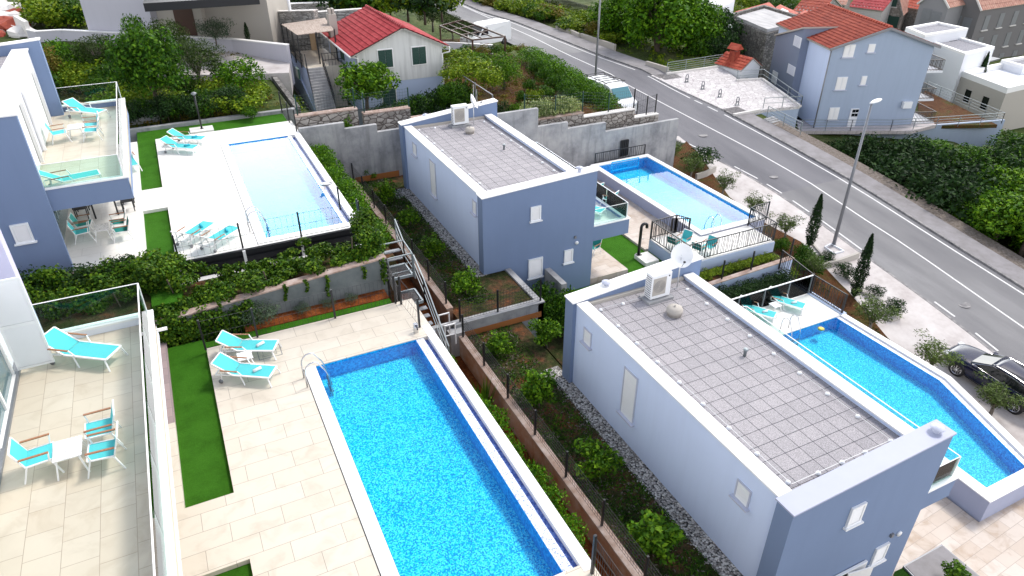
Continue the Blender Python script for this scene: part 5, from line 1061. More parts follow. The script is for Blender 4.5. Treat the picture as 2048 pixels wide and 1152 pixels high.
    MB().box(2.36, -.42, .36, 2.42, .42, .60).build('grille', 'car_dark', e, bevel=.02); MB().box(2.425, -.24, .34, 2.435, .24, .44).box(-2.43, -.26, .62, -2.40, .26, .72).build('number_plate', 'white_plastic', e)
    f1, f2 = atr(1913, 740, .42), atr(2023, 812, .42); d = f1 - f2; ang = math.atan2(d[1], d[0]); mid = (f1 + f2) / 2; nrm = Vector((-d[1], d[0])).normalized()
    c = Vector((mid[0], mid[1])) - nrm * .93 * (1 if nrm.x < 0 else -1); e.location = (c.x, c.y, zr(c.x, c.y) + .09); e.rotation_euler = (0, math.atan(-.127 * math.sin(ang)), ang)
    return e
car()
def van(name, loc, ang, label, rack=True, band=True, group='white vans', glass='dark_glass'):
    """nose towards +x"""
    e = empty(name, (0, 0, 0), label, 'van', group); W = .95
    side = [(-2.6, .35), (-2.6, 1.95), (-2.45, 2.12), (.7, 2.15), (1.05, 2.02), (1.75, 1.28), (2.35, 1.08), (2.55, .80), (2.55, .35)]
    vs = [(x, -W * (.93 if z > 1.5 else 1), z) for x, z in side] + [(x, W * (.93 if z > 1.5 else 1), z) for x, z in side]; n = len(side)
    MB().add(vs, [tuple(range(n)), tuple(range(n, 2*n))[::-1]] + [(i, n + i, n + (i+1) % n, (i+1) % n) for i in range(n)]).build('body', 'van_white', e, bevel=.05)
    MB().hexa([(1.10, -.80, 2.0), (1.78, -.84, 1.30), (1.78, .84, 1.30), (1.10, .80, 2.0)][::-1], [(1.13, -.80, 2.02), (1.81, -.84, 1.32), (1.81, .84, 1.32), (1.13, .80, 2.02)][::-1]).build('windscreen', glass, e)
    for s in (-1, 1):
        MB().add([(.55, s * .952, 1.30), (1.62, s * .962, 1.28), (1.05, s * .905, 1.88), (.60, s * .900, 1.92)], [(0, 1, 2, 3)]).build('side_window', 'dark_glass', e)
        for x in (1.6, -1.6): w_ = MB().tube([(x, s * .78, .33), (x, s * .97, .33)], .33, 20).build('wheel', 'rubber', e); MB().tube([(x, s * .96, .33), (x, s * .985, .33)], .18, 14).build('rim', 'lamp_grey', w_)
        MB().box(2.42, s * .55, .80, 2.58, s * .86, 1.02).build('headlight', 'headlight', e, bevel=.02)
        if band: MB().box(-2.2, s * .953, .55, .45, s * .962, 1.15).build('side_band', 'van_teal', e)
    MB().box(-2.64, -.90, .38, -2.60, .90, .55).build('rear_bumper', 'car_dark', e)
    if band: MB().box(-2.625, -.84, .60, -2.601, .84, 1.45).build('rear_panel', 'van_teal', e)
    if rack:
        r = MB()
        for s in (-1, 1): r.bar((-2.5, s * .88, 2.30), (.6, s * .88, 2.30), .05)
        for k in range(6): r.bar((-2.4 + k * .58, -.88, 2.34), (-2.4 + k * .58, .88, 2.34), .05); 
        for k in range(3):
            for s in (-1, 1): r.bar((-2.3 + k * 1.3, s * .88, 2.1), (-2.3 + k * 1.3, s * .88, 2.3), .05)
        r.build('roof_rack', 'black_metal', e)
    e.location = loc; e.rotation_euler = (0, 0, ang); return e
p = atr(1248, 240, .1); van('parked_van', (p[0] + .1, p[1] + 2.3, zr(p[0], p[1] + 2) + .15), R_(-88), 'white van with a black roof rack and teal windscreen parked beside the hedge', band=False, glass='van_teal')
p = at(975, 95, -2.3); van('parked_van', (p[0] + 0.2, p[1] + .8, -2.3), R_(200), 'white van parked nose in under the brown timber carport frame', rack=False, band=False)
# ---------------------------------------------------------------- roofs with real tile relief
def tiled_roof(e, a, b, c, d, mat, name='roof', row=.36, wave=.24, thick=.10):
    """roof plane: a-b along the eave, d-c along the ridge (a under d)"""
    a, b, c, d = [Vector([float(q) for q in p]) for p in (a, b, c, d)]; n = (b - a).cross(d - a).normalized()
    if n.z < 0: n = -n
    L = (b - a).length; S = (d - a).length; nu = max(8, int(L / wave * 4)); rows = max(2, int(S / row)); mb = MB(); vs = []
    for r in range(rows):
        for t, hh in ((r / rows, .045), ((r + 1) / rows, 0.0)):
            for i in range(nu + 1):
                u = i / nu; p = a.lerp(b, u).lerp(d.lerp(c, u), t); vs.append(p + n * (hh + .028 * math.cos(2 * math.pi * u * L / wave)))
    fs = [(j * (nu+1) + i, j * (nu+1) + i + 1, (j+1) * (nu+1) + i + 1, (j+1) * (nu+1) + i) for j in range(2 * rows - 1) for i in range(nu)]
    mb.add(vs, fs); o = mb.build(name, mat, e)
    MB().hexa([p - n * thick for p in (a, b, c, d)], [p - n * .03 for p in (a, b, c, d)]).build('roof_slab', 'beige_white', e); return o
def ridge(e, a, b, mat, r=.13, seg=.4):
    a = Vector([float(q) for q in a]); b = Vector([float(q) for q in b]); L = (b - a).length; k = max(1, int(L / seg)); mb = MB()
    for i in range(k): p, q = a.lerp(b, i / k), a.lerp(b, (i + .96) / k); mb.tube([p, q], [r, r * .82], 8)
    mb.build('ridge_tile', mat, e)
# ---------------------------------------------------------------- house with the red roof
rh = empty('old_house', (14.6, 50, -1.6), 'old stained white house with bright red tiled roof and dark green shutters', 'house'); YF = 47.2
xl = float(onY(712, 120, YF)[0]) + .05; xr = float(onY(886, 90, YF)[0]) - .1; xm = float(onY(803, 52, YF)[0]); ze = 2.25; zd = 3.62; DB = 8.2
MB().hexa([(xl, YF, -2.2), (xr, YF, -2.2), (xr, YF + DB, -2.2), (xl, YF + DB, -2.2)], [(xl, YF, ze), (xr, YF, ze), (xr, YF + DB, ze), (xl, YF + DB, ze)]).build('side_wall', 'cool_white', rh)
g = MB(); g.add([(xl, YF - .03, .1), (xr, YF - .03, .1), (xr, YF - .03, ze), (xm, YF - .03, zd - .1), (xl, YF - .03, ze), (xl, YF + .1, .1), (xr, YF + .1, .1), (xr, YF + .1, ze), (xm, YF + .1, zd - .1), (xl, YF + .1, ze)], [(4,3,2,1,0), (5,6,7,8,9), (0,1,6,5), (1,2,7,6), (2,3,8,7), (3,4,9,8), (4,0,5,9)]); g.build('gable_wall', 'stained_plaster', rh)
g = MB(); g.add([(xl, YF + DB, ze), (xr, YF + DB, ze), (xm, YF + DB, zd - .1), (xl, YF + DB + .1, ze), (xr, YF + DB + .1, ze), (xm, YF + DB + .1, zd - .1)], [(0,1,2), (5,4,3), (0,3,4,1), (1,4,5,2), (2,5,3,0)]); g.build('gable_wall', 'stained_plaster', rh)
ov = .45; dz = .16
tiled_roof(rh, (xl - ov, YF - .35, ze - dz), (xl - ov, YF + DB + .3, ze - dz), (xm, YF + DB + .3, zd), (xm, YF - .35, zd), 'red_roof'); tiled_roof(rh, (xr + ov, YF - .35, ze - dz), (xr + ov, YF + DB + .3, ze - dz), (xm, YF + DB + .3, zd), (xm, YF - .35, zd), 'red_roof')
ridge(rh, (xm, YF - .35, zd + .03), (xm, YF + DB + .3, zd + .03), 'red_roof')
MB().tube([(xl - ov - .05, YF - .35, ze - dz - .02), (xl - ov - .05, YF + DB, ze - dz - .02)], .06, 6).tube([(xl - ov, YF - .2, ze - .2), (xl + .04, YF - .12, ze - .35), (xl + .04, YF - .12, -1.6)], .05, 6).tube([(xr + ov, YF - .3, ze - dz - .02), (xr + ov, YF - .3, ze - .5), (xr - .04, YF - .12, ze - .62), (xr - .04, YF - .12, -1.7)], .06, 6).build('gutter', 'white_metal', rh)
def shutters(e, Y, tl, tr, bl, mat='green_paint', frame='coping', name='window', out=-1):
    a, b, c = onY(*tl, Y), onY(*tr, Y), onY(*bl, Y); z0, z1 = c[2], (a[2] + b[2]) / 2; f = MB().box(a[0] - .07, Y - .06, z0 - .07, b[0] + .07, Y, z1 + .07).build(name, frame, e); s = MB(); xm_ = (a[0] + b[0]) / 2
    for x0, x1 in ((a[0], xm_ - .01), (xm_ + .01, b[0])):
        s.box(x0, Y - .10, z0, x1, Y - .061, z1)
        for k in range(int((z1 - z0) / .1)): s.box(x0 + .06, Y - .115, z0 + .04 + k * .1, x1 - .06, Y - .101, z0 + .09 + k * .1)
    s.build('shutter', mat, f); return f
shutters(rh, YF - .03, (755, 100), (783, 99), (757, 136)); shutters(rh, YF - .03, (823, 94.5), (850, 93), (826, 129)); shutters(rh, YF, (764, 178), (790, 176), (766, 211), name='door')
p = onX(684, 98, xl); MB().box(xl - .06, p[1] - .45, p[2] - .7, xl, p[1] + .45, p[2] + .25).build('window', 'green_paint', rh)
c = at(661, 45, 3.9); ch = MB().box(xl - .30, YF + 5.6, -1.6, xl + .25, YF + 6.3, 3.75).box(xl - .22, YF + 5.7, 3.75, xl - .06, YF + 6.2, 4.1).box(xl + .03, YF + 5.7, 3.75, xl + .17, YF + 6.2, 4.1); ch.build('chimney', 'beige_white', rh)
c1 = onY(897, 123, YF + 1.5); bl_ = MB().box(xr, YF + .8, float(onY(897, 152, YF + 1)[2]) - .12, xr + 1.15, YF + 4.5, float(onY(897, 152, YF + 1)[2])); bl_.build('side_balcony', 'coping', rh)
zb_ = float(onY(897, 152, YF + 1)[2]); r = MB(); r.bar((xr, YF + .85, zb_ + .95), (xr + 1.12, YF + .85, zb_ + .95), .04).bar((xr + 1.12, YF + .85, zb_ + .95), (xr + 1.12, YF + 4.4, zb_ + .95), .04)
for k in range(9): r.bar((xr + .13 * k, YF + .85, zb_), (xr + .13 * k, YF + .85, zb_ + .95), .02)
for k in range(26): r.bar((xr + 1.12, YF + .85 + .14 * k, zb_), (xr + 1.12, YF + .85 + .14 * k, zb_ + .95), .02)
r.build('balcony_rail', 'lamp_grey', rh)
# outside stair, terrace and reed shade
st_ = empty('outside_stair', (9.7, 48, -1.6), 'grey outside stair with dark iron handrails climbing to the terrace of the red roofed house', 'stair')
T0, T1 = at(613, 137, .9), at(646, 134, .9); B0, B1 = at(632, 226, -1.6), at(672, 217, -1.6); nst = 15; sp_ = MB()
for k in range(nst):
    t = (k) / nst; t2 = (k + 1) / nst; q = [B0 + (T0 - B0) * t, B1 + (T1 - B1) * t, B1 + (T1 - B1) * t2, B0 + (T0 - B0) * t2]; z = -1.6 + 2.5 * t2
    sp_.hexa([(p[0], p[1], -2.4) for p in q], [(p[0], p[1], z) for p in q])
sp_.build('steps', 'fibre_roof', st_)
for P, Q in ((B0, T0), (B1, T1)):
    r = MB(); r.bar((P[0], P[1], -.75), (Q[0], Q[1], 1.85), .05); r.bar((P[0], P[1], -1.2), (Q[0], Q[1], 1.4), .035)
    for k in range(13): t = k / 12; x, y = P[0] + (Q[0] - P[0]) * t, P[1] + (Q[1] - P[1]) * t; r.bar((x, y, -1.6 + 2.5 * t), (x, y, -.75 + 2.6 * t), .022)
    r.build('handrail', 'black_metal', st_)
tx0 = float(at(583, 112, .9)[0]); te = empty('raised_terrace', (9.5, 54, -1.6), 'raised white terrace with iron railings and a reed shade left of the red roof', 'terrace')
ty = float(T0[1]); MB().hexa([(float(B0[0]) - .25, ty - 4.0, -2.3), (float(T0[0]) - .02, ty, -2.3), (float(T0[0]) - .02, ty + 5.5, -2.3), (tx0, ty + 5.5, -2.3)], [(float(B0[0]) - .25, ty - 4.0, -1.3), (float(T0[0]) - .02, ty, .88), (float(T0[0]) - .02, ty + 5.5, .88), (tx0, ty + 5.5, .88)]).build('side_wall', 'cool_white', te)
MB().box(float(T0[0]), ty + .001, -2.3, xl - .32, ty + 5.5, .9).build('floor_slab', 'deck_tile', te)
w_ = onX(597, 145, float(T0[0]) - .9); MB().box(float(w_[0]) - .10, float(w_[1]) - .4, float(w_[2]) - .35, float(w_[0]) + .02, float(w_[1]) + .4, float(w_[2]) + .3).build('window', 'green_paint', te)
r = MB()
for (ax, ay), (bx, by) in (((tx0 + .1, ty + 5.4), (float(T0[0]) - .1, ty + .3)), ((tx0 + .1, ty + 5.4), (xl - .35, ty + 5.4)), ((float(T1[0]) + .05, ty + .1), (xl - .35, ty + .1))):
    for zz in (1.3, 1.75): r.bar((ax, ay, zz), (bx, by, zz), .035)
    n = int(math.hypot(bx - ax, by - ay) / .22)
    for k in range(n + 1): x, y = ax + (bx - ax) * k / max(1, n), ay + (by - ay) * k / max(1, n); r.bar((x, y, .9), (x, y, 1.75), .02)
r.build('railing', 'black_metal', te)
MB().box(float(T0[0]) + 1.5, ty + 5.3, .9, float(T0[0]) + 1.9, ty + 5.36, 2.1).build('lattice_panel', 'lattice_tan', te)
pg = empty('reed_pergola', (10, 54, .9), 'sagging reed mat shade on black posts above the raised terrace', 'pergola'); zp_ = 3.05
Q = [at(*p, zp_) for p in ((594, 70), (562, 46), (650, 36), (668, 58))]; mb = MB(); mb.hexa([(p[0], p[1], zp_ - .03 - .1 * (i % 2)) for i, p in enumerate(Q)], [(p[0], p[1], zp_ + .02 - .1 * (i % 2)) for i, p in enumerate(Q)]); mb.build('reed_mat', 'reed_mat', pg)
for t in (0, .33, .66, 1): p = Q[0] + (Q[1] - Q[0]) * t; MB().bar((p[0], p[1], .9), (p[0], p[1], zp_), .08).build('post', 'black_metal', pg)
for t in (.5, 1): p = Q[0] + (Q[3] - Q[0]) * t; MB().bar((p[0], p[1], .9), (p[0], p[1], zp_), .08).build('post', 'black_metal', pg)
# yards around the old house
def P2(px, py, z): p = at(px, py, z); return (float(p[0]), float(p[1]))
patch('paved_yard', [P2(520, 160, -1.2), P2(600, 160, -1.2), P2(632, 215, -1.4), P2(585, 240, -1.4), P2(545, 215, -1.3), P2(515, 190, -1.3)], lambda x, y: -1.42, 'block_paving', kind='structure')
patch('front_yard', [(8.2, 38.4), (17.8, 38.4), (17.8, 47.1), (8.2, 47.1)], lambda x, y: lerp(-1.62, -1.45, (y - 38) / 8), 'concrete_dark', kind='structure')
patch('vegetable_garden', [(17.9, 38.4), (28.4, 38.4), (28.4, 66), (18.5, 66)], lambda x, y: -1.58 - max(0, x - 24) * .06, 'brown_soil', kind='structure')
tw = empty('stone_wall', (6, 45, 1), 'low rough stone wall holding the orchard above the paved yard', 'wall'); MB().box(6.1, 40.7, -2, 6.4, 52, 1.1).build('wall_face', 'grey_stone', tw)
struct(MB().box(-7, 40.6, -1, 6.1, 40.9, 1.05).build('kerb', 'concrete'))
gw = MB().box(-2.9, 42.0, .6, -.9, 42.25, 1.75); tag(gw.build('block_wall', 'concrete'), 'short free standing grey block wall among the shrubs behind the upper lawn', 'wall')
# ---------------------------------------------------------------- top left: driveway, white wall, modern house
def wall_px(name, pts, z, h, t, mat, label, cat='wall', cap=None, parent=None, hs=None, tops=None):
    if tops: hs = [rowz(float(at(*p, z)[0]), float(at(*p, z)[1]), t_) - z for p, t_ in zip(pts, tops)]
    e = parent or empty(name, at(*pts[0], z), label, cat); mb = MB(); cp = MB(); hs = hs or [h] * len(pts)
    for i, (p, q) in enumerate(zip(pts[:-1], pts[1:])):
        a, b = at(*p, z), at(*q, z); u = Vector((b[0] - a[0], b[1] - a[1])).normalized(); n = Vector((-u.y, u.x)) * t
        if n.y < 0: n = -n
        ha, hb = hs[i], hs[i + 1]; mb.hexa([(a[0], a[1], z - 1.5), (b[0], b[1], z - 1.5), (b[0] + n.x, b[1] + n.y, z - 1.5), (a[0] + n.x, a[1] + n.y, z - 1.5)], [(a[0], a[1], z + ha), (b[0], b[1], z + hb), (b[0] + n.x, b[1] + n.y, z + hb), (a[0] + n.x, a[1] + n.y, z + ha)])
        if cap: m_ = n * .15; cp.hexa([(a[0] - m_.x, a[1] - m_.y, z + ha), (b[0] - m_.x, b[1] - m_.y, z + hb), (b[0] + n.x * 1.15, b[1] + n.y * 1.15, z + hb), (a[0] + n.x * 1.15, a[1] + n.y * 1.15, z + ha)], [(a[0] - m_.x, a[1] - m_.y, z + ha + .06), (b[0] - m_.x, b[1] - m_.y, z + hb + .06), (b[0] + n.x * 1.15, b[1] + n.y * 1.15, z + hb + .06), (a[0] + n.x * 1.15, a[1] + n.y * 1.15, z + ha + .06)])
    mb.build('wall_face', mat, e)
    if cap: cp.build('coping', cap, e)
    return e
patch('driveway', [P2(100, 132, 1.25), P2(300, 150, 1.25), P2(420, 150, 1.25), P2(525, 148, 1.25), P2(578, 146, 1.25), P2(580, 122, 1.25), P2(468, 100, 1.25), P2(280, 95, 1.25), P2(90, 92, 1.25)], 1.27, 'concrete_pave', thick=1.5, kind='structure')
wall_px('white_wall', [(62, 88), (80, 95), (132, 92), (272, 99), (370, 100), (468, 105), (578, 126)], 1.25, 1.4, .25, 'wall_paint', 'long pale wall with a bright cap running along the driveway at the upper left', cap='coping', tops=[60, 64, 61, 68, 74, 79, 91])
wall_px('white_wall', [(40, 74), (62, 88)], 1.25, 1.6, .3, 'bright_stone', 'short bright stone topped wall end beside the rubble at the upper left corner')
mh = empty('modern_house', at(300, 75, 2.2), 'modern white house with a thin black roof edge and a dark wooden door', 'house')
def box_px(e, name, p, q, z, h, depth, mat, z0=-1.0):
    a, b = at(*p, z), at(*q, z); u = Vector((b[0] - a[0], b[1] - a[1])).normalized(); n = Vector((-u.y, u.x)) * depth
    if n.y < 0: n = -n
    return MB().hexa([(a[0], a[1], z + z0), (b[0], b[1], z + z0), (b[0] + n.x, b[1] + n.y, z + z0), (a[0] + n.x, a[1] + n.y, z + z0)], [(a[0], a[1], z + h), (b[0], b[1], z + h), (b[0] + n.x, b[1] + n.y, z + h), (a[0] + n.x, a[1] + n.y, z + h)]).build(name, mat, e)
box_px(mh, 'tall_wing', (180, 70), (313, 78), 2.0, 6.0, 7.0, 'wall_paint'); box_px(mh, 'entrance_wall', (313, 74), (414, 76), 2.0, 3.2, 6, 'beige_white'); box_px(mh, 'recessed_wall', (414, 73), (545, 72), 2.0, 3.2, 6, 'beige_white')
box_px(mh, 'door', (358, 74.8), (396, 75.4), 2.02, 2.45, .2, 'wood_dark', 0)
ra, rb = at(290, 22, 5.0), at(520, 7, 5.0); u = Vector((rb[0] - ra[0], rb[1] - ra[1])).normalized(); n = Vector((-u.y, u.x)) * 9
MB().hexa([(ra[0], ra[1], 4.95), (rb[0], rb[1], 4.95), (rb[0] + n.x, rb[1] + n.y, 4.95), (ra[0] + n.x, ra[1] + n.y, 4.95)], [(ra[0], ra[1], 5.45), (rb[0], rb[1], 5.45), (rb[0] + n.x, rb[1] + n.y, 5.45), (ra[0] + n.x, ra[1] + n.y, 5.45)]).build('roof', 'slat_black', mh)
wall_px('stone_wall', [(508, 92), (560, 100), (640, 112)], .4, 3.0, .4, 'pale_stone', 'tall pale squared stone wall behind the reed shade', cap='bright_stone', tops=[28, 24, 22])
wall_px('stone_wall', [(632, 88), (745, 86)], .4, 2.1, .4, 'pale_stone', 'lower pale stone wall stepping down behind the red roof', cap='bright_stone', tops=[26, 18])
wall_px('stone_wall', [(525, 50), (600, 46), (661, 42)], 1.2, 2.2, .4, 'pale_stone', 'pale stone garden wall farther up beside the modern house', cap='coping', tops=[12, 8, 6])
wall_px('white_wall', [(628, 48), (668, 48)], .8, 1.0, .5, 'bright_white', 'small glaring white wall block behind the chimney of the red roofed house', tops=[24, 22])
tag(MB().tube([at(586, 55, 2.2), tuple(at(584, 55, 2.2)[:2]) + (5.5,)], .12, 10).build('white_post', 'white_plastic'), 'white post standing in front of the pale garden wall above the reed shade', 'post')
# rubble at the corner
rs = random.Random(5)
for i in range(26):
    p = at(rs.uniform(-30, 50), rs.uniform(4, 74), 1.7); r = rs.uniform(.5, 1.5); bm = bmesh.new(); bmesh.ops.create_icosphere(bm, subdivisions=2, radius=r)
    for v in bm.verts: v.co += Vector((rs.uniform(-1, 1), rs.uniform(-1, 1), rs.uniform(-1, 1))) * r * .22; v.co.z *= .6
    me = bpy.data.meshes.new('boulder'); bm.to_mesh(me); bm.free(); me.materials.append(M['bright_stone' if i % 4 else 'terracotta']); o = bpy.data.objects.new('boulder', me); col.objects.link(o); o.location = (float(p[0]), float(p[1]), 1.5 + r * .2)
    tag(o, 'broken white or reddish boulder in the rubble heap at the upper left corner', 'boulder', 'rubble heap boulders')
# carport frame by the road and its wall
cpz = .1; cf = empty('carport_frame', at(960, 85, -2.4), 'open brown timber carport frame over the white van beside the road', 'carport')
Q = [at(*p, cpz) for p in ((880, 52), (945, 80), (1010, 73), (925, 40))]; f = MB()
for i in range(4): f.bar(Q[i], Q[(i + 1) % 4], .12)
for t in (.33, .66): f.bar(Q[0] + (Q[1] - Q[0]) * t, Q[3] + (Q[2] - Q[3]) * t, .08); f.bar(Q[0] + (Q[3] - Q[0]) * t, Q[1] + (Q[2] - Q[1]) * t, .08)
f.build('roof_frame', 'wood_dark', cf)
for q in Q: MB().bar((q[0], q[1], -2.4), tuple(q), .12).build('post', 'wood_dark', cf)
wall_px('white_wall', [(884, 106), (925, 108), (985, 112)], -1.9, .9, .2, 'bright_white', 'low white garden wall right of the red roofed house', cap='coping')
# ---------------------------------------------------------------- plaza across the road
def zpl(x, y): return zr(x, y) + .10
def Pr(px, py, off=.1): p = atr(px, py, off); return (float(p[0]), float(p[1]))
plaza = [Pr(1302, 150), Pr(1330, 148), Pr(1445, 134), Pr(1475, 158), Pr(1522, 158), Pr(1600, 212), Pr(1530, 219), Pr(1476, 232), Pr(1452, 221), Pr(1345, 172)]
patch('flagstone_plaza', plaza, zpl, 'flagstone', 2.0, thick=.25, kind='structure')
cp_ = Vector((sum(p[0] for p in plaza) / len(plaza), sum(p[1] for p in plaza) / len(plaza)))
patch('plaza_base', [tuple(cp_ + (Vector(p) - cp_) * .995) for p in plaza], lambda x, y: zpl(x, y) - .252, 'blue_plaster', 2.0, thick=3.2, kind='structure')
def rail_line(name, pts, h_, n, label, mat='galvanised', bars=3, group='metal railings around the plaza', post=.022):
    e = empty(name, pts[0], label, 'railing', group); r = MB()
    for A, B in zip(pts[:-1], pts[1:]):
        A = Vector([float(q) for q in A]); B = Vector([float(q) for q in B]); L = (B - A).length; k = max(1, int(round(L / n)))
        for i in range(bars): zz = h_ * (i + 1) / bars; r.bar(A + Vector((0, 0, zz)), B + Vector((0, 0, zz)), .045 if i == bars - 1 else .03)
        for i in range(k + 1): q = A.lerp(B, i / k); r.bar(q, q + Vector((0, 0, h_)), post * 2)
    r.build('rails', mat, e); return e
P3 = lambda px, py, off=.1: tuple(float(v) for v in atr(px, py, off))
rail_line('metal_railing', [P3(1333, 147), P3(1443, 130)], 1.0, 2.4, 'long pale metal railing at the back of the plaza beside the big tree', bars=5)
rail_line('metal_railing', [P3(1473, 161), P3(1524, 158), P3(1601, 213), P3(1526, 217)], .9, 2.2, 'pale metal railing along the plaza edge between the small shed and the blue house', bars=2)
kb = MB()
for a, b in ((P3(1333, 149), P3(1443, 133)), (P3(1472, 162), P3(1524, 159)), (P3(1524, 159), P3(1601, 214)), (P3(1467, 231), P3(1520, 221))): A, B = Vector(a), Vector(b); kb.bar(A + Vector((0, 0, .06)), B + Vector((0, 0, .06)), .22, .18)
tag(kb.build('plaza_kerb', 'bright_stone'), 'pale kerb edging around the flagstone plaza', 'kerb')
for i, (p, lb) in enumerate((((1373, 164), 'folded metal parking barrier nearest the long railing, first of the plaza row'), ((1405, 178), 'folded metal parking barrier second from the far end of the plaza row'), ((1439, 194), 'folded metal parking barrier third from the far end of the plaza row'), ((1474, 210), 'folded metal parking barrier nearest the stairs, last of the plaza row'))):
    a = P3(*p); e = empty('parking_barrier', a, lb, 'parking barrier', 'parking barriers on the plaza'); x, y, z = a
    MB().tube([(x - .14, y, z), (x - .14, y, z + .55), (x - .07, y, z + .68), (x + .07, y, z + .68), (x + .14, y, z + .55), (x + .14, y, z)], .04, 8).build('hoop', 'lamp_grey', e); MB().box(x - .10, y - .03, z + .22, x + .10, y + .03, z + .34).build('lock_bar', 'lamp_grey', e); MB().box(x - .22, y - .14, z, x + .22, y + .14, z + .03).build('base_plate', 'lamp_grey', e)
# shed with little red roof
sh = empty('small_shed', (50, 53, -4.5), 'small white shed with a red tiled roof and red chimney at the plaza corner', 'shed')
c0 = Vector(P2(1480, 157, -4.45)); c1 = Vector(P2(1517, 149, -4.45)); u = (c1 - c0).normalized(); v = Vector((-u.y, u.x)); W_ = (c1 - c0).length; D_ = 3.0
F = lambda a, b, z: (c0.x + u.x * a + v.x * b, c0.y + u.y * a + v.y * b, z)
he = 1.0; hr = 1.85; z0 = -4.6
sb_ = MB(); sb_.add([F(0, 0, z0 - .6), F(W_, 0, z0 - .6), F(W_, 0, z0 + he), F(W_/2, 0, z0 + hr), F(0, 0, z0 + he), F(0, D_, z0 - .6), F(W_, D_, z0 - .6), F(W_, D_, z0 + he), F(W_/2, D_, z0 + hr), F(0, D_, z0 + he)], [(0,1,2,3,4), (9,8,7,6,5), (0,5,6,1), (1,6,7,2), (4,9,5,0), (3,2,7,8), (4,3,8,9)]); sb_.build('walls', 'bright_white', sh)
tiled_roof(sh, F(-.2, -.15, z0 + he - .08), F(-.2, D_ + .15, z0 + he - .08), F(W_/2, D_ + .15, z0 + hr + .05), F(W_/2, -.15, z0 + hr + .05), 'orange_roof', wave=.3); tiled_roof(sh, F(W_ + .2, -.15, z0 + he - .08), F(W_ + .2, D_ + .15, z0 + he - .08), F(W_/2, D_ + .15, z0 + hr + .05), F(W_/2, -.15, z0 + hr + .05), 'orange_roof', wave=.3)
MB().hexa([F(.4, 1.3, z0 + 1.2), F(1.1, 1.3, z0 + 1.2), F(1.1, 2.1, z0 + 1.2), F(.4, 2.1, z0 + 1.2)], [F(.45, 1.35, z0 + 2.3), F(1.05, 1.35, z0 + 2.3), F(1.05, 2.05, z0 + 2.3), F(.45, 2.05, z0 + 2.3)]).build('chimney', 'terracotta', sh)
MB().add([F(.25, 1.1, z0 + 2.45), F(.25, 2.3, z0 + 2.45), F(.75, 2.3, z0 + 2.95), F(.75, 1.1, z0 + 2.95), F(1.25, 2.3, z0 + 2.45), F(1.25, 1.1, z0 + 2.45)], [(0,1,2,3), (3,2,4,5), (0,3,5), (1,4,2), (0,5,4,1)]).build('chimney_hood', 'orange_roof', sh)
# stairs down along the plaza
ss = empty('public_stair', P3(1535, 238), 'narrow concrete stair beside the pavement descending to the blue house', 'stair'); a, b = Vector(P3(1527, 240, 0)), Vector(P3(1597, 272, 0)); mb = MB(); n_ = 12
u3 = Vector((b.x - a.x, b.y - a.y, 0)).normalized(); w3_ = Vector((-u3.y, u3.x, 0))
if w3_.x < 0: w3_ = -w3_
for k in range(n_): p, q = a.lerp(b, k / n_), a.lerp(b, (k + 1) / n_); z = a.z + .1 + (b.z - .4 - a.z) * k / n_; mb.hexa([(p.x, p.y, z - 2), (q.x, q.y, z - 2), (q.x + w3_.x * 1.2, q.y + w3_.y * 1.2, z - 2), (p.x + w3_.x * 1.2, p.y + w3_.y * 1.2, z - 2)], [(p.x, p.y, z), (q.x, q.y, z), (q.x + w3_.x * 1.2, q.y + w3_.y * 1.2, z), (p.x + w3_.x * 1.2, p.y + w3_.y * 1.2, z)])
mb.build('steps', 'concrete', ss)
rail_line('metal_railing', [P3(1533, 236), P3(1600, 270)], 1.0, 1.6, 'thin metal handrail descending beside the public stair', bars=4)
# ---------------------------------------------------------------- blue three storey house
bh = empty('apartment_house', (55, 44, -7.5), 'pale blue three storey house with white shutters and a red tiled roof', 'house')
O = Vector((51.35, 43.3)); U = Vector((.937, -.349)); V = Vector((.349, .937)); BW = 9.2; BD = 10.5
G = lambda a, b, z: (O.x + U.x * a + V.x * b, O.y + U.y * a + V.y * b, z)
zE, zRd = -.45, 1.05
def facepx(px, py, a0=None, b0=None):     # hit of a sight line with the front (b=0) or left (a=0) wall of the house
    d = ray(px, py); nrm = V if b0 is not None else U; base = O + (V * b0 if b0 is not None else U * a0)
    t = (nrm.x * (base.x) + nrm.y * (base.y)) / (nrm.x * d[0] + nrm.y * d[1]); p = CAM + d * t; q = Vector((p[0], p[1])) - O; return q.dot(U), q.dot(V), float(p[2])
zB = -8.6
mb = MB(); mb.add([G(0, 0, zB), G(BW, 0, zB), G(BW, 0, zE), G(BW/2, 0, zRd), G(0, 0, zE), G(0, BD, zB), G(BW, BD, zB), G(BW, BD, zE), G(BW/2, BD, zRd), G(0, BD, zE)], [(0,1,2,3,4), (9,8,7,6,5), (1,6,7,2), (0,5,6,1), (3,2,7,8), (4,3,8,9)]); mb.build('walls', 'blue_plaster', bh)
MB().hexa([G(-.01, .0, zB), G(.0, .0, zB), G(.0, BD, zB), G(-.01, BD, zB)], [G(-.01, .0, zE), G(.0, .0, zE), G(.0, BD, zE), G(-.01, BD, zE)]).build('left_wall', 'white_plaster', bh)
k_ = (zRd - zE) / (BW / 2); o_ = .35
tiled_roof(bh, G(-o_, -.3, zE - o_ * k_ + .05), G(-o_, BD + .3, zE - o_ * k_ + .05), G(BW/2, BD + .3, zRd + .08), G(BW/2, -.3, zRd + .08), 'terracotta', row=.4, wave=.26, thick=.16)
tiled_roof(bh, G(BW + o_, -.3, zE - o_ * k_ + .05), G(BW + o_, BD + .3, zE - o_ * k_ + .05), G(BW/2, BD + .3, zRd + .08), G(BW/2, -.3, zRd + .08), 'terracotta', row=.4, wave=.26, thick=.16)
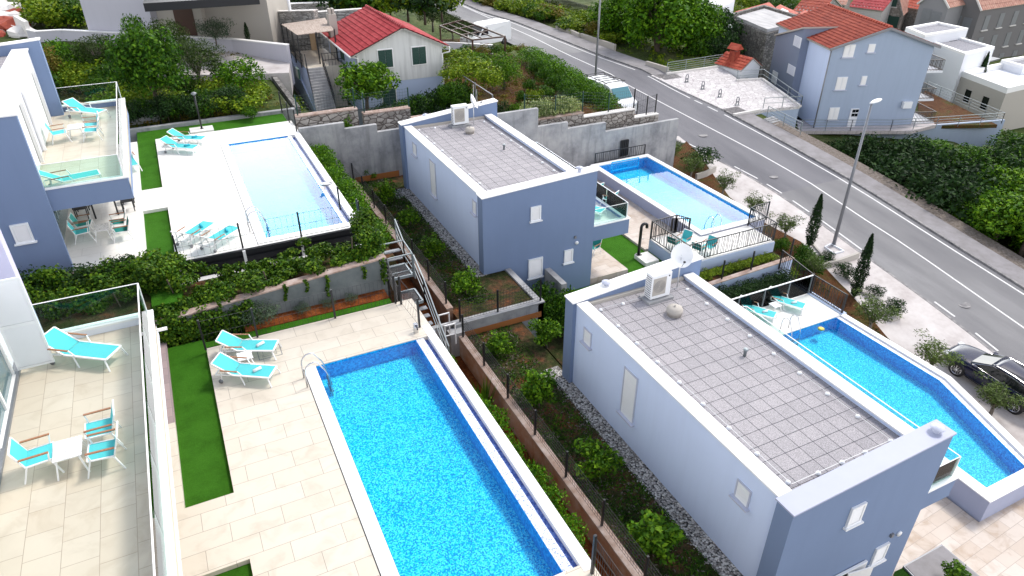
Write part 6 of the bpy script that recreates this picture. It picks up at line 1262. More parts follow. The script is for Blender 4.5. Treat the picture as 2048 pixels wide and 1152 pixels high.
ridge(bh, G(BW/2, -.3, zRd + .12), G(BW/2, BD + .3, zRd + .12), 'orange_roof', .14)
MB().bar(G(-o_, -.34, zE - o_*k_ - .02), G(BW/2, -.34, zRd - .0), .10, .20).bar(G(BW/2, -.34, zRd), G(BW + o_, -.34, zE - o_*k_ - .02), .10, .20).build('barge_board', 'grey_pale_plaster', bh)
MB().tube([G(-.08, -.08, zE - .1), G(-.08, -.08, zB)], .06, 8).build('downpipe', 'lamp_grey', bh)
def bwin(tl, tr, bl, leafs=2, n=12, b0=0.0):
    a, b, c = facepx(*tl, b0=b0), facepx(*tr, b0=b0), facepx(*bl, b0=b0); w_ = max(.35, b[0] - a[0]); h_ = max(.4, (a[2] + b[2]) / 2 - c[2]); f = MB()
    def bx(mb, x0, x1, z0, z1, d0, d1): mb.hexa([G(x0, -d1, z0), G(x1, -d1, z0), G(x1, -d0, z0), G(x0, -d0, z0)], [G(x0, -d1, z1), G(x1, -d1, z1), G(x1, -d0, z1), G(x0, -d0, z1)])
    x0 = a[0]; z0 = c[2]; bx(f, x0, x0 + w_, z0, z0 + h_, -.02, .04); o = f.build('window', 'bright_white', bh); s = MB()
    for k in range(leafs):
        xa = x0 + w_ * k / leafs + .03; xb = x0 + w_ * (k + 1) / leafs - .03; bx(s, xa, xb, z0 + .03, z0 + h_ - .03, .042, .06)
        for j in range(n): zz = z0 + .08 + (h_ - .16) * j / n; bx(s, xa + .05, xb - .05, zz, zz + (h_ - .16) / n * .55, .062, .075)
    s.build('shutter', 'white_metal', o); sl = MB(); bx(sl, x0 - .12, x0 + w_ + .12, z0 - .06, z0, 0, .16); sl.build('sill', 'coping_grey', o)
bwin((1690, 89), (1712, 88.5), (1685, 115)); bwin((1738, 88), (1752, 87.5), (1736, 105), 1); bwin((1675, 154), (1696, 153.5), (1669, 180)); bwin((1724, 152), (1735, 151.5), (1721, 170), 1); bwin((1660, 215), (1680, 214.5), (1654, 240))
a, b, c = facepx(1702, 217, b0=0), facepx(1718, 217, b0=0), facepx(1694, 256, b0=0); x0, x1, z0, z1 = a[0] + .0, b[0] - .0, c[2], a[2]
MB().hexa([G(x0, -.08, z0), G(x1, -.08, z0), G(x1, .0, z0), G(x0, .0, z0)], [G(x0, -.08, z1), G(x1, -.08, z1), G(x1, .0, z1), G(x0, .0, z1)]).build('door', 'bright_white', bh)
pn = MB()
for i in range(2):
    for j in range(2): xa = x0 + .15 + i * (x1 - x0 - .15) * .5; za = z1 - .35 - j * .36; pn.hexa([G(xa, -.09, za), G(xa + .28, -.09, za), G(xa + .28, -.081, za), G(xa, -.081, za)], [G(xa, -.09, za + .27), G(xa + .28, -.09, za + .27), G(xa + .28, -.081, za + .27), G(xa, -.081, za + .27)])
pn.build('door_pane', 'dark_glass', bh)
ca = facepx(1812, 208, b0=0); MB().hexa([G(ca[0] - .42, -.35, ca[2] - .3), G(ca[0] + .38, -.35, ca[2] - .3), G(ca[0] + .38, -.02, ca[2] - .3), G(ca[0] - .42, -.02, ca[2] - .3)], [G(ca[0] - .42, -.35, ca[2] + .28), G(ca[0] + .38, -.35, ca[2] + .28), G(ca[0] + .38, -.02, ca[2] + .28), G(ca[0] - .42, -.02, ca[2] + .28)]).build('air_conditioner', 'white_plastic', bh)
for zf_ in (-2.75, -5.25, -7.4):          # balconies on the far right side with dark rails
    L_ = 1.7 if zf_ > -6 else 2.4
    MB().hexa([G(BW, .3, zf_ - .16), G(BW + L_, .3, zf_ - .16), G(BW + L_, 9, zf_ - .16), G(BW, 9, zf_ - .16)], [G(BW, .3, zf_), G(BW + L_, .3, zf_), G(BW + L_, 9, zf_), G(BW, 9, zf_)]).build('balcony_slab', 'bright_white', bh); r = MB()
    for q in ((G(BW, .35, zf_ + .95), G(BW + L_ - .05, .35, zf_ + .95)), (G(BW + L_ - .05, .35, zf_ + .95), G(BW + L_ - .05, 9, zf_ + .95)), (G(BW, .35, zf_ + .1), G(BW + L_ - .05, .35, zf_ + .1)), (G(BW + L_ - .05, .35, zf_ + .1), G(BW + L_ - .05, 9, zf_ + .1))): r.bar(*q, .06)
    for k in range(int(L_ / .14)): r.bar(G(BW + .14 * k, .35, zf_), G(BW + .14 * k, .35, zf_ + .95), .025)
    for k in range(60): r.bar(G(BW + L_ - .05, .35 + .145 * k, zf_), G(BW + L_ - .05, .35 + .145 * k, zf_ + .95), .025)
    r.build('balcony_rail', 'dark_bronze', bh)
# side wing at the left
A1 = O - U * .75 + V * 4.1; B1_ = O - U * .75 + V * 9.3; u = V.copy(); n = U.copy(); zt0, zt1 = .30, -1.42
C1 = A1 + n * 3.2; D1 = B1_ + n * 3.2
MB().hexa([(A1.x, A1.y, -8.6), (C1.x, C1.y, -8.6), (D1.x, D1.y, -8.6), (B1_.x, B1_.y, -8.6)], [(A1.x, A1.y, zt0), (C1.x, C1.y, zt0), (D1.x, D1.y, zt1), (B1_.x, B1_.y, zt1)]).build('side_wing', 'blue_dark_plaster', bh)
A2, B2, C2, D2 = [p + Vector(q) for p, q in ((A1, -n * .15 - u * .1), (B1_, -n * .15 + u * .15), (C1, -u * .1), (D1, u * .15))]
MB().hexa([(A2.x, A2.y, zt0 + .01), (C2.x, C2.y, zt0 + .01), (D2.x, D2.y, zt1 + .01), (B2.x, B2.y, zt1 + .01)], [(A2.x, A2.y, zt0 + .14), (C2.x, C2.y, zt0 + .14), (D2.x, D2.y, zt1 + .14), (B2.x, B2.y, zt1 + .14)]).build('wing_roof', 'beige_white', bh)
def wwin(tl, br_, nm='window', mat='bright_white'):
    k = n.x * A1.x + n.y * A1.y; pp = [CAM + ray(*q) * (k / (n.x * ray(*q)[0] + n.y * ray(*q)[1])) for q in (tl, br_)]; a, b = [Vector((p[0], p[1])) for p in pp]; m_ = -n * .06
    f = MB().hexa([(a.x + m_.x, a.y + m_.y, pp[1][2]), (b.x + m_.x, b.y + m_.y, pp[1][2]), (b.x, b.y, pp[1][2]), (a.x, a.y, pp[1][2])], [(a.x + m_.x, a.y + m_.y, pp[0][2]), (b.x + m_.x, b.y + m_.y, pp[0][2]), (b.x, b.y, pp[0][2]), (a.x, a.y, pp[0][2])]).build(nm, mat, bh)
    s = MB(); 
    for k in range(9):
        z = pp[1][2] + (pp[0][2] - pp[1][2]) * (k + .3) / 9; q0, q1 = a.lerp(b, .1), a.lerp(b, .9); s.bar((q0.x + m_.x * 1.2, q0.y + m_.y * 1.2, z), (q1.x + m_.x * 1.2, q1.y + m_.y * 1.2, z), .03)
    if mat == 'bright_white' and nm == 'window': s.build('shutter', 'coping_grey', f)
    return f
wwin((1591, 70), (1600, 97)); wwin((1578, 127), (1588, 153)); wwin((1547, 140), (1552, 169), 'door')
patch('lower_yard', [P2(1598, 262, -7.45), P2(1640, 262, -7.45), P2(1822, 262, -7.45), (62, 39), (63.5, 46), (60, 42), (52, 45), (50, 50), P2(1590, 222, -7.45)], -7.44, 'pavement', thick=.3, kind='structure')
wall_px('yard_wall', [(1600, 277), (1700, 277), (1790, 276), (2003, 260)], -8.45, .96, .25, 'blue_plaster', 'pale blue yard wall below the blue house behind the dense trees')
rail_line('metal_railing', [tuple(at(1600, 262, -7.4)), tuple(at(1700, 262, -7.4)), tuple(at(1780, 262, -7.4)), tuple(at(2002, 247, -7.6)), tuple(at(1850, 182, -7.6))], 1.0, 2.4, 'long pale metal railing enclosing the red soil plot beside the blue house', bars=4)
patch('bare_plot', [P2(1835, 252, -7.6), P2(1995, 250, -7.6), P2(1850, 180, -7.6), P2(1838, 195, -7.6)], -7.58, 'brown_soil', thick=.3, kind='structure')
# ---------------------------------------------------------------- stone barn
sb = empty('stone_barn', at(1545, 150, -6.2), 'grey rubble stone barn with a pale fibre cement roof behind the plaza', 'barn')
def roofpts(pts, z): return [at(*p, z) for p in pts]
Q = roofpts(((1534, 66), (1467, 37), (1527, 20), (1612, 47)), -1.6); W4 = [Vector((p[0], p[1])) for p in Q]
mb = MB(); mb.prism([tuple(p) for p in W4], -7.5, lambda x, y: -1.7); mb.build('walls', 'grey_stone', sb)
ce = sum(W4, Vector((0, 0))) / 4; mb = MB(); mb.prism([tuple(ce + (p - ce) * .92) for p in W4], -1.66, lambda x, y: -1.35); mb.build('roof', 'fibre_roof', sb)
mb = MB(); cc_ = []
W5 = [ce + (p - ce) * 1.08 for p in W4]
for i in (1, 2): a, b = W5[i], W5[(i + 1) % 4]; mb.bar((a.x, a.y, -1.5), (b.x, b.y, -1.5), .4, .7)
mb.build('parapet', 'grey_stone', sb)
wx = at(1490, 105, -4.5); u = (W4[0] - W4[1]).normalized(); m0 = W4[1].lerp(W4[0], .38); nn_ = Vector((u.y, -u.x)); nn_ = nn_ if nn_.x < 0 else -nn_
MB().hexa([(m0.x + nn_.x * .03, m0.y + nn_.y * .03, -5.6), (m0.x + u.x * .9 + nn_.x * .03, m0.y + u.y * .9 + nn_.y * .03, -5.6), (m0.x + u.x * .9, m0.y + u.y * .9, -5.6), (m0.x, m0.y, -5.6)], [(m0.x + nn_.x * .03, m0.y + nn_.y * .03, -4.1), (m0.x + u.x * .9 + nn_.x * .03, m0.y + u.y * .9 + nn_.y * .03, -4.1), (m0.x + u.x * .9, m0.y + u.y * .9, -4.1), (m0.x, m0.y, -4.1)]).build('doorway', 'slat_black', sb)
# ---------------------------------------------------------------- white flat roofed houses
def flat_house(pts, zt, zb, wall, label, roofm='gravel_roof', rim='coping', par=.25, group='white flat roofed houses'):
    q = roofpts(pts, zt); P = [Vector((float(p[0]), float(p[1]))) for p in q]; a = sum(P[i].x * P[(i+1) % 4].y - P[(i+1) % 4].x * P[i].y for i in range(4))
    if a < 0: P = P[::-1]
    ce = sum(P, Vector((0, 0))) / 4; e = empty('flat_roofed_house', (ce.x, ce.y, zb), label, 'house', group); inn = offs([tuple(p) for p in P], -.45)
    mb = MB(); mb.prism([tuple(p) for p in P], zb, zt - par); mb.build('walls', wall, e); ring(MB(), inn, [tuple(p) for p in P], zt - par + .002, zt).build('parapet', rim, e)
    mb = MB(); mb.prism(offs([tuple(p) for p in P], -.46), zt - par - .05, zt - par + .01); mb.build('roof', roofm, e); return e, P
def quad_on(e, P, i, s0, s1, z0, z1, mat, nm='window', d=.04, frame=None):
    """small panel on wall i of footprint P between fractions s0..s1"""
    a, b = P[i], P[(i + 1) % len(P)]; p, q = a.lerp(b, s0), a.lerp(b, s1); u = (b - a).normalized(); n = Vector((u.y, -u.x)) * d
    o = MB().hexa([(p.x + n.x, p.y + n.y, z0), (q.x + n.x, q.y + n.y, z0), (q.x - n.x, q.y - n.y, z0), (p.x - n.x, p.y - n.y, z0)], [(p.x + n.x, p.y + n.y, z1), (q.x + n.x, q.y + n.y, z1), (q.x - n.x, q.y - n.y, z1), (p.x - n.x, p.y - n.y, z1)]).build(nm, mat, e)
    if frame:
        n2 = n * 2.2; MB().hexa([(p.x + n2.x, p.y + n2.y, z0 - .1), (q.x + n2.x, q.y + n2.y, z0 - .1), (q.x, q.y, z0 - .1), (p.x, p.y, z0 - .1)], [(p.x + n2.x, p.y + n2.y, z0 - .02), (q.x + n2.x, q.y + n2.y, z0 - .02), (q.x, q.y, z0 - .02), (p.x, p.y, z0 - .02)]).build('sill', frame, o)
    return o
e, P = flat_house(((1922, 141), (2016, 176), (2130, 150), (2040, 118)), -7.0, -13.5, 'beige_white', 'large white cube house with a glaring flat roof at the right edge', roofm='bright_white', par=.6)
ie = [i for i in range(4) if abs((P[i] + P[(i+1) % 4]).x / 2 - (at(1922, 141, -7)[0] + at(2016, 176, -7)[0]) / 2) < .5][0]
for s0, s1 in ((.24, .36), (.62, .74)): quad_on(e, P, ie, s0, s1, -9.9, -8.6, 'dark_glass', frame='coping')
e, P = flat_house(((1848, 77), (1931, 107), (1990, 93), (1900, 68)), -5.0, -11.5, 'bright_white', 'white house with a grey gravel roof and slim cypresses against its wall'); ie = [i for i in range(4) if abs((P[i] + P[(i+1) % 4]).x / 2 - (at(1931, 107, -5)[0] + at(1990, 93, -5)[0]) / 2) < .5][0]
quad_on(e, P, ie, .15, .75, -10, -7.4, 'dark_glass', 'garage_opening', .06); 
cv = at(1960, 118, -7.3); MB().obox((cv[0] + .3, cv[1] - .3, -7.3), (3.6, 2.0, .15), P[(ie + 1) % 4] - P[ie]).build('canopy', 'lamp_grey', e)
e, P = flat_house(((1812, 54), (1851, 70), (1937, 56), (1875, 43)), -4.0, -11, 'bright_white', 'small white house with gravel roof directly behind the blue house'); ie = [i for i in range(4) if abs((P[i] + P[(i+1) % 4]).x / 2 - (at(1851, 70, -4)[0] + at(1937, 56, -4)[0]) / 2) < .5][0]
quad_on(e, P, ie, .62, .80, -6.6, -5.2, 'dark_glass'); quad_on(e, P, ie, .3, .4, -6.4, -5.6, 'dark_glass')
e, P = flat_house(((2003, 119), (2048, 132), (2120, 122), (2060, 110)), -6.6, -13, 'bright_white', 'white flat roofed house just behind the glaring cube house', par=.35)
# ---------------------------------------------------------------- gabled village houses
def gable_house(fl, fr, z, h, rise, depth, wall, roofm, label, wins=(), base=-3.0, wmat='lamp_grey', group='village houses', cat='house', name='village_house', gfront=True, barge='bright_stone', winh=1.3):
    """gable faces the viewer; fl, fr = seen eave corners at height z"""
    a, b = at(*fl, z), at(*fr, z); a, b = Vector((float(a[0]), float(a[1]))), Vector((float(b[0]), float(b[1]))); u = (b - a).normalized(); v = Vector((-u.y, u.x)); W_ = (b - a).length
    if v.x * FW[0] + v.y * FW[1] < 0: v = -v
    e = empty(name, (a.x, a.y, z - h), label, cat, group); H = lambda s, t, zz: (a.x + u.x * s + v.x * t, a.y + u.y * s + v.y * t, zz)
    if gfront:
        mb = MB(); mb.add([H(0, 0, z - h + base), H(W_, 0, z - h + base), H(W_, 0, z), H(W_/2, 0, z + rise), H(0, 0, z), H(0, depth, z - h + base), H(W_, depth, z - h + base), H(W_, depth, z), H(W_/2, depth, z + rise), H(0, depth, z)], [(0,1,2,3,4), (9,8,7,6,5), (0,5,6,1), (1,6,7,2), (4,9,5,0), (3,2,7,8), (4,3,8,9)]); mb.build('walls', wall, e)
        R1 = (H(-.25, -.2, z - .1), H(-.25, depth + .2, z - .1), H(W_/2, depth + .2, z + rise + .05), H(W_/2, -.2, z + rise + .05)); R2 = (H(W_ + .25, -.2, z - .1), H(W_ + .25, depth + .2, z - .1), R1[2], R1[3])
        MB().bar(H(-.25, -.24, z - .12), H(W_/2, -.24, z + rise + .05), .14, .22).bar(H(W_/2, -.24, z + rise + .05), H(W_ + .25, -.24, z - .12), .14, .22).build('barge_board', barge, e)
    else:
        mb = MB(); mb.add([H(0, 0, z - h + base), H(W_, 0, z - h + base), H(W_, 0, z), H(0, 0, z), H(0, depth, z - h + base), H(W_, depth, z - h + base), H(W_, depth, z), H(0, depth, z), H(0, depth/2, z + rise), H(W_, depth/2, z + rise)], [(0,1,2,3), (7,6,5,4), (0,4,5,1), (1,5,6,9,2), (0,3,8,7,4), (3,2,9,8), (8,9,6,7)]); mb.build('walls', wall, e)
        R1 = (H(-.2, -.25, z - .1), H(W_ + .2, -.25, z - .1), H(W_ + .2, depth/2, z + rise + .05), H(-.2, depth/2, z + rise + .05)); R2 = (H(-.2, depth + .25, z - .1), H(W_ + .2, depth + .25, z - .1), R1[2], R1[3])
    for q in (R1, R2): tiled_roof(e, *q, roofm, row=.7, wave=.5, thick=.14)
    for s, zz, w_, hh in wins:
        o = MB().hexa([H(s * W_ - w_/2, -.05, z - zz - hh), H(s * W_ + w_/2, -.05, z - zz - hh), H(s * W_ + w_/2, 0.01, z - zz - hh), H(s * W_ - w_/2, 0.01, z - zz - hh)], [H(s * W_ - w_/2, -.05, z - zz), H(s * W_ + w_/2, -.05, z - zz), H(s * W_ + w_/2, 0.01, z - zz), H(s * W_ - w_/2, 0.01, z - zz)]).build('window', wmat, e)
        MB().hexa([H(s * W_ - w_/2 - .15, -.12, z - zz - hh - .14), H(s * W_ + w_/2 + .15, -.12, z - zz - hh - .14), H(s * W_ + w_/2 + .15, 0, z - zz - hh - .14), H(s * W_ - w_/2 - .15, 0, z - zz - hh - .14)], [H(s * W_ - w_/2 - .15, -.12, z - zz - hh - .03), H(s * W_ + w_/2 + .15, -.12, z - zz - hh - .03), H(s * W_ + w_/2 + .15, 0, z - zz - hh - .03), H(s * W_ - w_/2 - .15, 0, z - zz - hh - .03)]).build('sill', 'bright_stone', o)
    return e, H, W_
# grey apartment block with three gables
gable_house((1840, 6), (1897, 14), -4.2, 9, 2.2, 12, 'grey_pale_plaster', 'old_roof', 'left gable of the grey apartment block, paler with two tall windows', wins=((.33, .6, 1.3, 2.9), (.68, .8, 1.3, 2.9)), group='grey apartment block', name='apartment_block', cat='building')
e, H, W_ = gable_house((1905, 10), (1962, 19), -4.6, 11, 2.6, 16, 'grey_plaster', 'old_roof', 'middle gable of the grey apartment block with rows of windows on its right side', wins=((.30, 1.2, 1.2, 2.5), (.68, 1.3, 1.2, 2.5), (.30, 5.0, 1.2, 1.2), (.70, 5.1, 1.2, 1.2)), group='grey apartment block', name='apartment_block', cat='building')
for r in range(3):
    for k in range(4): zz = -4.6 - 1.0 - r * 3.0; t = 1.8 + k * 3.6; o = MB().hexa([H(W_, t, zz - 1.9), H(W_ + .06, t, zz - 1.9), H(W_ + .06, t + 1.2, zz - 1.9), H(W_, t + 1.2, zz - 1.9)], [H(W_, t, zz), H(W_ + .06, t, zz), H(W_ + .06, t + 1.2, zz), H(W_, t + 1.2, zz)]).build('window', 'lamp_grey', e); MB().hexa([H(W_, t - .15, zz - 2.1), H(W_ + .2, t - .15, zz - 2.1), H(W_ + .2, t + 1.35, zz - 2.1), H(W_, t + 1.35, zz - 2.1)], [H(W_, t - .15, zz - 1.95), H(W_ + .2, t - .15, zz - 1.95), H(W_ + .2, t + 1.35, zz - 1.95), H(W_, t + 1.35, zz - 1.95)]).build('sill', 'bright_stone', o)
gable_house((2005, 64), (2060, 62), -9.0, 6, 1.6, 9, 'grey_plaster', 'old_roof', 'low grey house with a gable at the right edge below the apartment block', wins=((.45, .6, 1.0, 2.2),))
gable_house((1998, 48), (2070, 40), -9.0, 5, 2.0, 8, 'village_stone', 'terracotta', 'red roofed stone house at the right edge behind the low grey house', gfront=False)
gable_house((2010, 22), (2075, 18), -8.0, 7, 1.6, 8, 'bright_stone', 'old_roof', 'pale house with dark openings in the upper right corner', wins=((.25, 1.0, 1.5, 2.4), (.6, 1.0, 1.5, 2.4)), gfront=False, wmat='slat_black')
gable_house((1762, 26), (1803, 30), -7.5, 5, 3.4, 9, 'village_stone', 'old_roof', 'stone village house with green shutters left of the grey apartment block', wins=((.3, .2, 1.3, 2.0), (.72, .3, 1.3, 2.0), (.5, -2.2, .8, 1.1)), wmat='green_paint', barge='village_stone')
gable_house((1806, 12), (1842, 18), -7.0, 6, 1.6, 8, 'village_stone', 'orange_roof', 'stone village house with an orange roof beside the left apartment gable', gfront=False)
gable_house((1700, 12), (1765, 20), -6.5, 3, 2.0, 9, 'bright_stone', 'red_roof', 'pale village house with a dusty red roof beyond the blue house ridge', gfront=False)
gable_house((1640, 4), (1690, 8), -5.0, 3, 1.6, 8, 'village_stone', 'old_roof', 'grey stone village house beyond the red roof ridge', gfront=False)
gable_house((1590, 20), (1640, 26), -4.4, 3, 1.5, 8, 'pale_stone', 'terracotta', 'pale stone village house with a satellite dish behind the barn', gfront=False, wins=((.25, .4, 1.0, 1.3),))
for (pts, lb) in ((((1467, 24), (1500, 36), (1556, 18), (1540, 4)), 'low red roof with a white skylight nearest the large tree'), (((1520, 36), (1560, 45), (1604, 28), (1560, 8)), 'low red roof with a white skylight in the middle of the row'), (((1566, 42), (1604, 52), (1652, 36), (1610, 20)), 'low red roof with a white skylight nearest the blue house')):
    q = roofpts(pts, -3.2); P = [Vector((float(p[0]), float(p[1]))) for p in q]; e = empty('red_roofed_hall', (P[0].x, P[0].y, -8), lb, 'building', 'low red roofed halls'); mb = MB(); mb.prism([tuple(p) for p in P], -9, -3.3); mb.build('walls', 'bright_white', e)
    ce = sum(P, Vector((0, 0))) / 4; mb = MB(); mb.prism([tuple(ce + (p - ce) * .93) for p in P], -3.31, -3.15); mb.build('roof', 'orange_roof', e)
    a_, b_, c_, d_ = [ce + (p - ce) * .35 for p in P]; s_ = (c_ - b_) * .5; mb = MB(); mb.prism([tuple(a_ - s_ * .5), tuple(b_.lerp(a_, .2) - s_ * .5), tuple(c_.lerp(d_, .2) + s_ * .5), tuple(d_ + s_ * .5)], -3.14, -3.0); mb.build('skylight', 'bright_white', e)
flat_house(((1392, 2), (1446, 12), (1470, -2), (1430, -12)), -3.0, -9, 'bright_white', 'white house block with arched niches right of the large tree', roofm='bright_white')
# warning sign
s = at(1119, 42, -3.9); e = empty('warning_sign', s, 'small red bordered triangular warning sign in the scrub across the road', 'road sign'); zt = float(onY(1119, 18, s[1])[2]); d = Vector((RT[0], RT[1], 0)).normalized(); nf_ = Vector((-FW[0], -FW[1], 0)).normalized() * .03; c = Vector((s[0], s[1], zt))
MB().tube([tuple(s), (s[0], s[1], zt)], .04, 6).build('post', 'galvanised', e)
def tri(r, off, mat, nm): MB().add([c + nf_ * off + Vector((0, 0, r)), c + nf_ * off - d * r * .87 - Vector((0, 0, r * .5)), c + nf_ * off + d * r * .87 - Vector((0, 0, r * .5)), c + nf_ * (off - .5) + Vector((0, 0, r)), c + nf_ * (off - .5) - d * r * .87 - Vector((0, 0, r * .5)), c + nf_ * (off - .5) + d * r * .87 - Vector((0, 0, r * .5))], [(0,1,2), (5,4,3), (0,3,4,1), (1,4,5,2), (2,5,3,0)]).build(nm, mat, e)
tri(.62, 1, 'red_plastic', 'sign_plate'); tri(.40, 1.3, 'bright_white', 'sign_face'); MB().obox(tuple(c + nf_ * 1.6), (.10, .01, .35), d).build('symbol', 'slat_black', e)
wall_px('roadside_wall', [(1115, 56), (1160, 77), (1228, 100)], -3.75, .55, .25, 'beige_white', 'low pale roadside wall below the scrub on the far side of the road')
wall_px('roadside_wall', [(1290, 135), (1333, 148)], -3.95, .6, .25, 'beige_white', 'short pale roadside wall at the foot of the big tree')
# ---------------------------------------------------------------- loungers, chairs, tables
def lng(kind, crease, foot, z, label):
    a, b = at(*crease, z + .36), at(*foot, z + .36); d = b - a; d /= np.linalg.norm(d[:2]); ang = math.atan2(d[1], d[0]); c = b - d * .87
    return place(kind, (c[0], c[1], z), ang, label, 'sun lounger', 'turquoise sun loungers', .90)
lng('lounger', (143, 693), (227, 702), 2.70, 'turquoise sun lounger on the tiled balcony beside the open louvred shutter')
lng('lounger_towel', (483, 688), (552, 688), 0, 'turquoise sun lounger with rolled towel on the foreground deck, farther of its pair')
lng('lounger_towel', (476, 736), (546, 741), 0, 'turquoise sun lounger with rolled towel on the foreground deck, nearer of its pair')
lng('lounger_blue', (380, 466), (418, 441), 1.0, 'turquoise sun lounger with blue towel on the upper deck, left of the near pair')
lng('lounger_blue', (432, 473), (470, 450), 1.0, 'turquoise sun lounger with blue towel on the upper deck, right of the near pair')
lng('lounger_blue', (366, 273), (408, 274), 1.0, 'turquoise sun lounger with blue towel at the lamp post, farther of the far pair')
lng('lounger_blue', (350, 289), (392, 292), 1.0, 'turquoise sun lounger with blue towel at the grass edge, nearer of the far pair')
lng('lounger', (158, 216), (203, 221), 3.70, 'turquoise sun lounger at the far glass of the upper villa balcony')
lng('lounger', (142, 352), (198, 341), 3.70, 'turquoise sun lounger at the near glass of the upper villa balcony')
lng('lounger_towel', (1566, 598), (1610, 611), -4.5, 'turquoise sun lounger by the long blue pool, right of the pair')
lng('lounger_towel', (1507, 616), (1552, 629), -4.5, 'turquoise sun lounger by the long blue pool, left of the pair')
lng('lounger', (1188, 415), (1207, 420), -1.42, 'turquoise sun lounger seen through the glass of the far villa balcony')
lng('lounger', (255, 318), (264, 330), 1.0, 'sun lounger mostly hidden under the balcony of the upper villa')
def ch(px_, py_, z, ang, label, kind='armchair'):
    c = at(px_, py_, z + .42); return place(kind, (c[0], c[1], z), R_(ang), label, 'armchair', 'turquoise armchairs', .92)
ch(76, 906, 2.7, 2, 'turquoise armchair on the foreground balcony facing the marble table from the left')
ch(197, 852, 2.7, 182, 'turquoise armchair on the foreground balcony facing left, farther of two'); ch(203, 896, 2.7, 178, 'turquoise armchair on the foreground balcony facing left, nearer of two')
ch(117, 262, 3.7, 5, 'turquoise armchair on the upper villa balcony facing right'); ch(180, 246, 3.7, 184, 'turquoise armchair on the upper villa balcony facing left, farther of two'); ch(181, 257, 3.7, 176, 'turquoise armchair on the upper villa balcony facing left, nearer of two')
ch(163, 459, 1.0, 4, 'turquoise armchair on the covered terrace facing right, nearer of two'); ch(167, 444, 1.0, -4, 'shaded armchair on the covered terrace facing right, farther of two', 'armchair_dark')  # shade under the balcony is put into the fabric colour of the dark chairs
ch(234, 441, 1.0, 180, 'turquoise armchair on the covered terrace facing left, farther of two', 'armchair_dark'); ch(240, 456, 1.0, 184, 'turquoise armchair on the covered terrace facing left, nearer of two', 'armchair_dark')
ch(1219, 394, -1.42, 120, 'turquoise armchair on the far villa balcony behind the glass corner'); ch(1190, 376, -1.42, 100, 'turquoise armchair on the far villa balcony half hidden by the wall')
ch(1186, 492, -4.1, 200, 'green armchair on the pale paving beside the small lawn', 'armchair_dark')
ch(1349, 482, -3.55, 20, 'green armchair on the raised terrace behind the slanting bars, left', 'armchair_dark'); ch(1399, 494, -3.55, 20, 'green armchair on the raised terrace behind the slanting bars, right', 'armchair_dark')
ch(1368, 478, -3.55, 200, 'turquoise armchair on the raised terrace facing the left green chair'); ch(1418, 490, -3.55, 200, 'turquoise armchair on the raised terrace facing the right green chair')
def tb(px_, py_, z, kind, label, h=.45, ang=0, grp='low tables'):
    c = at(px_, py_, z + h); return place(kind, (c[0], c[1], z), R_(ang), label, 'table', grp)
tb(135, 897, 2.7, 'coffee_table', 'marble topped low table between the chairs on the foreground balcony'); tb(202, 454, 1.0, 'coffee_table', 'marble topped low table between the chairs on the covered terrace'); tb(149, 253, 3.7, 'coffee_table', 'white low table between the chairs on the upper villa balcony')
tb(489, 711, 0, 'side_table', 'small white side table between the two loungers on the foreground deck', .32); tb(408, 456, 1.0, 'side_table', 'small white side table between the near loungers on the upper deck', .32); tb(385, 277, 1.0, 'side_table', 'small white side table between the far loungers on the upper deck', .32); tb(1551, 609, -4.5, 'side_table', 'small white side table between the loungers beside the long pool', .32)
# dining set in the shade under the balcony
dn = empty('dining_table', (-3.4, 30.4, 1), 'dark dining table standing in the shade under the upper villa balcony', 'table'); MB().box(-3.9, 29.5, 1.70, -2.9, 31.4, 1.75).build('table_top', 'wood_dark', dn)
for x in (-3.8, -3.0):
    for y in (29.6, 31.3): MB().box(x - .03, y - .03, 1, x + .03, y + .03, 1.7).build('leg', 'black_metal', dn)
for i, (x, y) in enumerate(((-4.25, 29.9), (-4.25, 30.8), (-2.6, 29.9), (-2.6, 30.8))):
    e = empty('dining_chair', (x, y, 1), 'dark dining chair tucked at the shaded table under the balcony', 'chair', 'dark dining chairs under the balcony'); s = 1 if x < -3.4 else -1
    MB().box(x - .22, y - .22, 1.43, x + .22, y + .22, 1.47).build('seat', 'slat_black', e); MB().box(x - s * .24, y - .22, 1.47, x - s * .20, y + .22, 1.90).build('backrest', 'slat_black', e)
    for a in (-.2, .2):
        for b in (-.2, .2): MB().box(x + a - .018, y + b - .018, 1, x + a + .018, y + b + .018, 1.43).build('leg', 'black_metal', e)
# ladders, birds, float, lamp
place('pool_ladder', (1.92, 17.05, 0.01), 0, 'bowed steel ladder at the corner of the foreground pool', 'ladder', 'pool ladders')
place('pool_ladder', (1.80, 25.95, 1.01), 0, 'bowed steel ladder at the near left corner of the upper pool', 'ladder', 'pool ladders')
a = at(1434, 462, -3.5); place('pool_ladder', (a[0] - .1, 25.1, -3.46), R_(90), 'bowed steel ladder at the near edge of the farther pale pool', 'ladder', 'pool ladders')
a = at(1562, 668, -4.5); place('pool_ladder', (21.75, 17.15, -4.48), R_(-90), 'bowed steel ladder at the far left corner of the long pool', 'ladder', 'pool ladders')
g_ = at(662, 376, .95); e = empty('seagull', (5.0, float(g_[1]), .9), 'white and grey gull standing on the right rim of the upper pool', 'bird'); bm = bmesh.new(); bmesh.ops.create_uvsphere(bm, u_segments=14, v_segments=10, radius=1)
for v in bm.verts:
    x, y, z = v.co; t = (x + 1) / 2; w_ = .5 + .5 * math.sin(math.pi * t) ; v.co = Vector((x * .30, y * .10 * (0.35 + w_ * .65), z * .09 * (.35 + w_ * .65) + .04 * x))
    if x > .55: v.co.z += (x - .55) * .28; v.co.x -= (x - .55) * .12
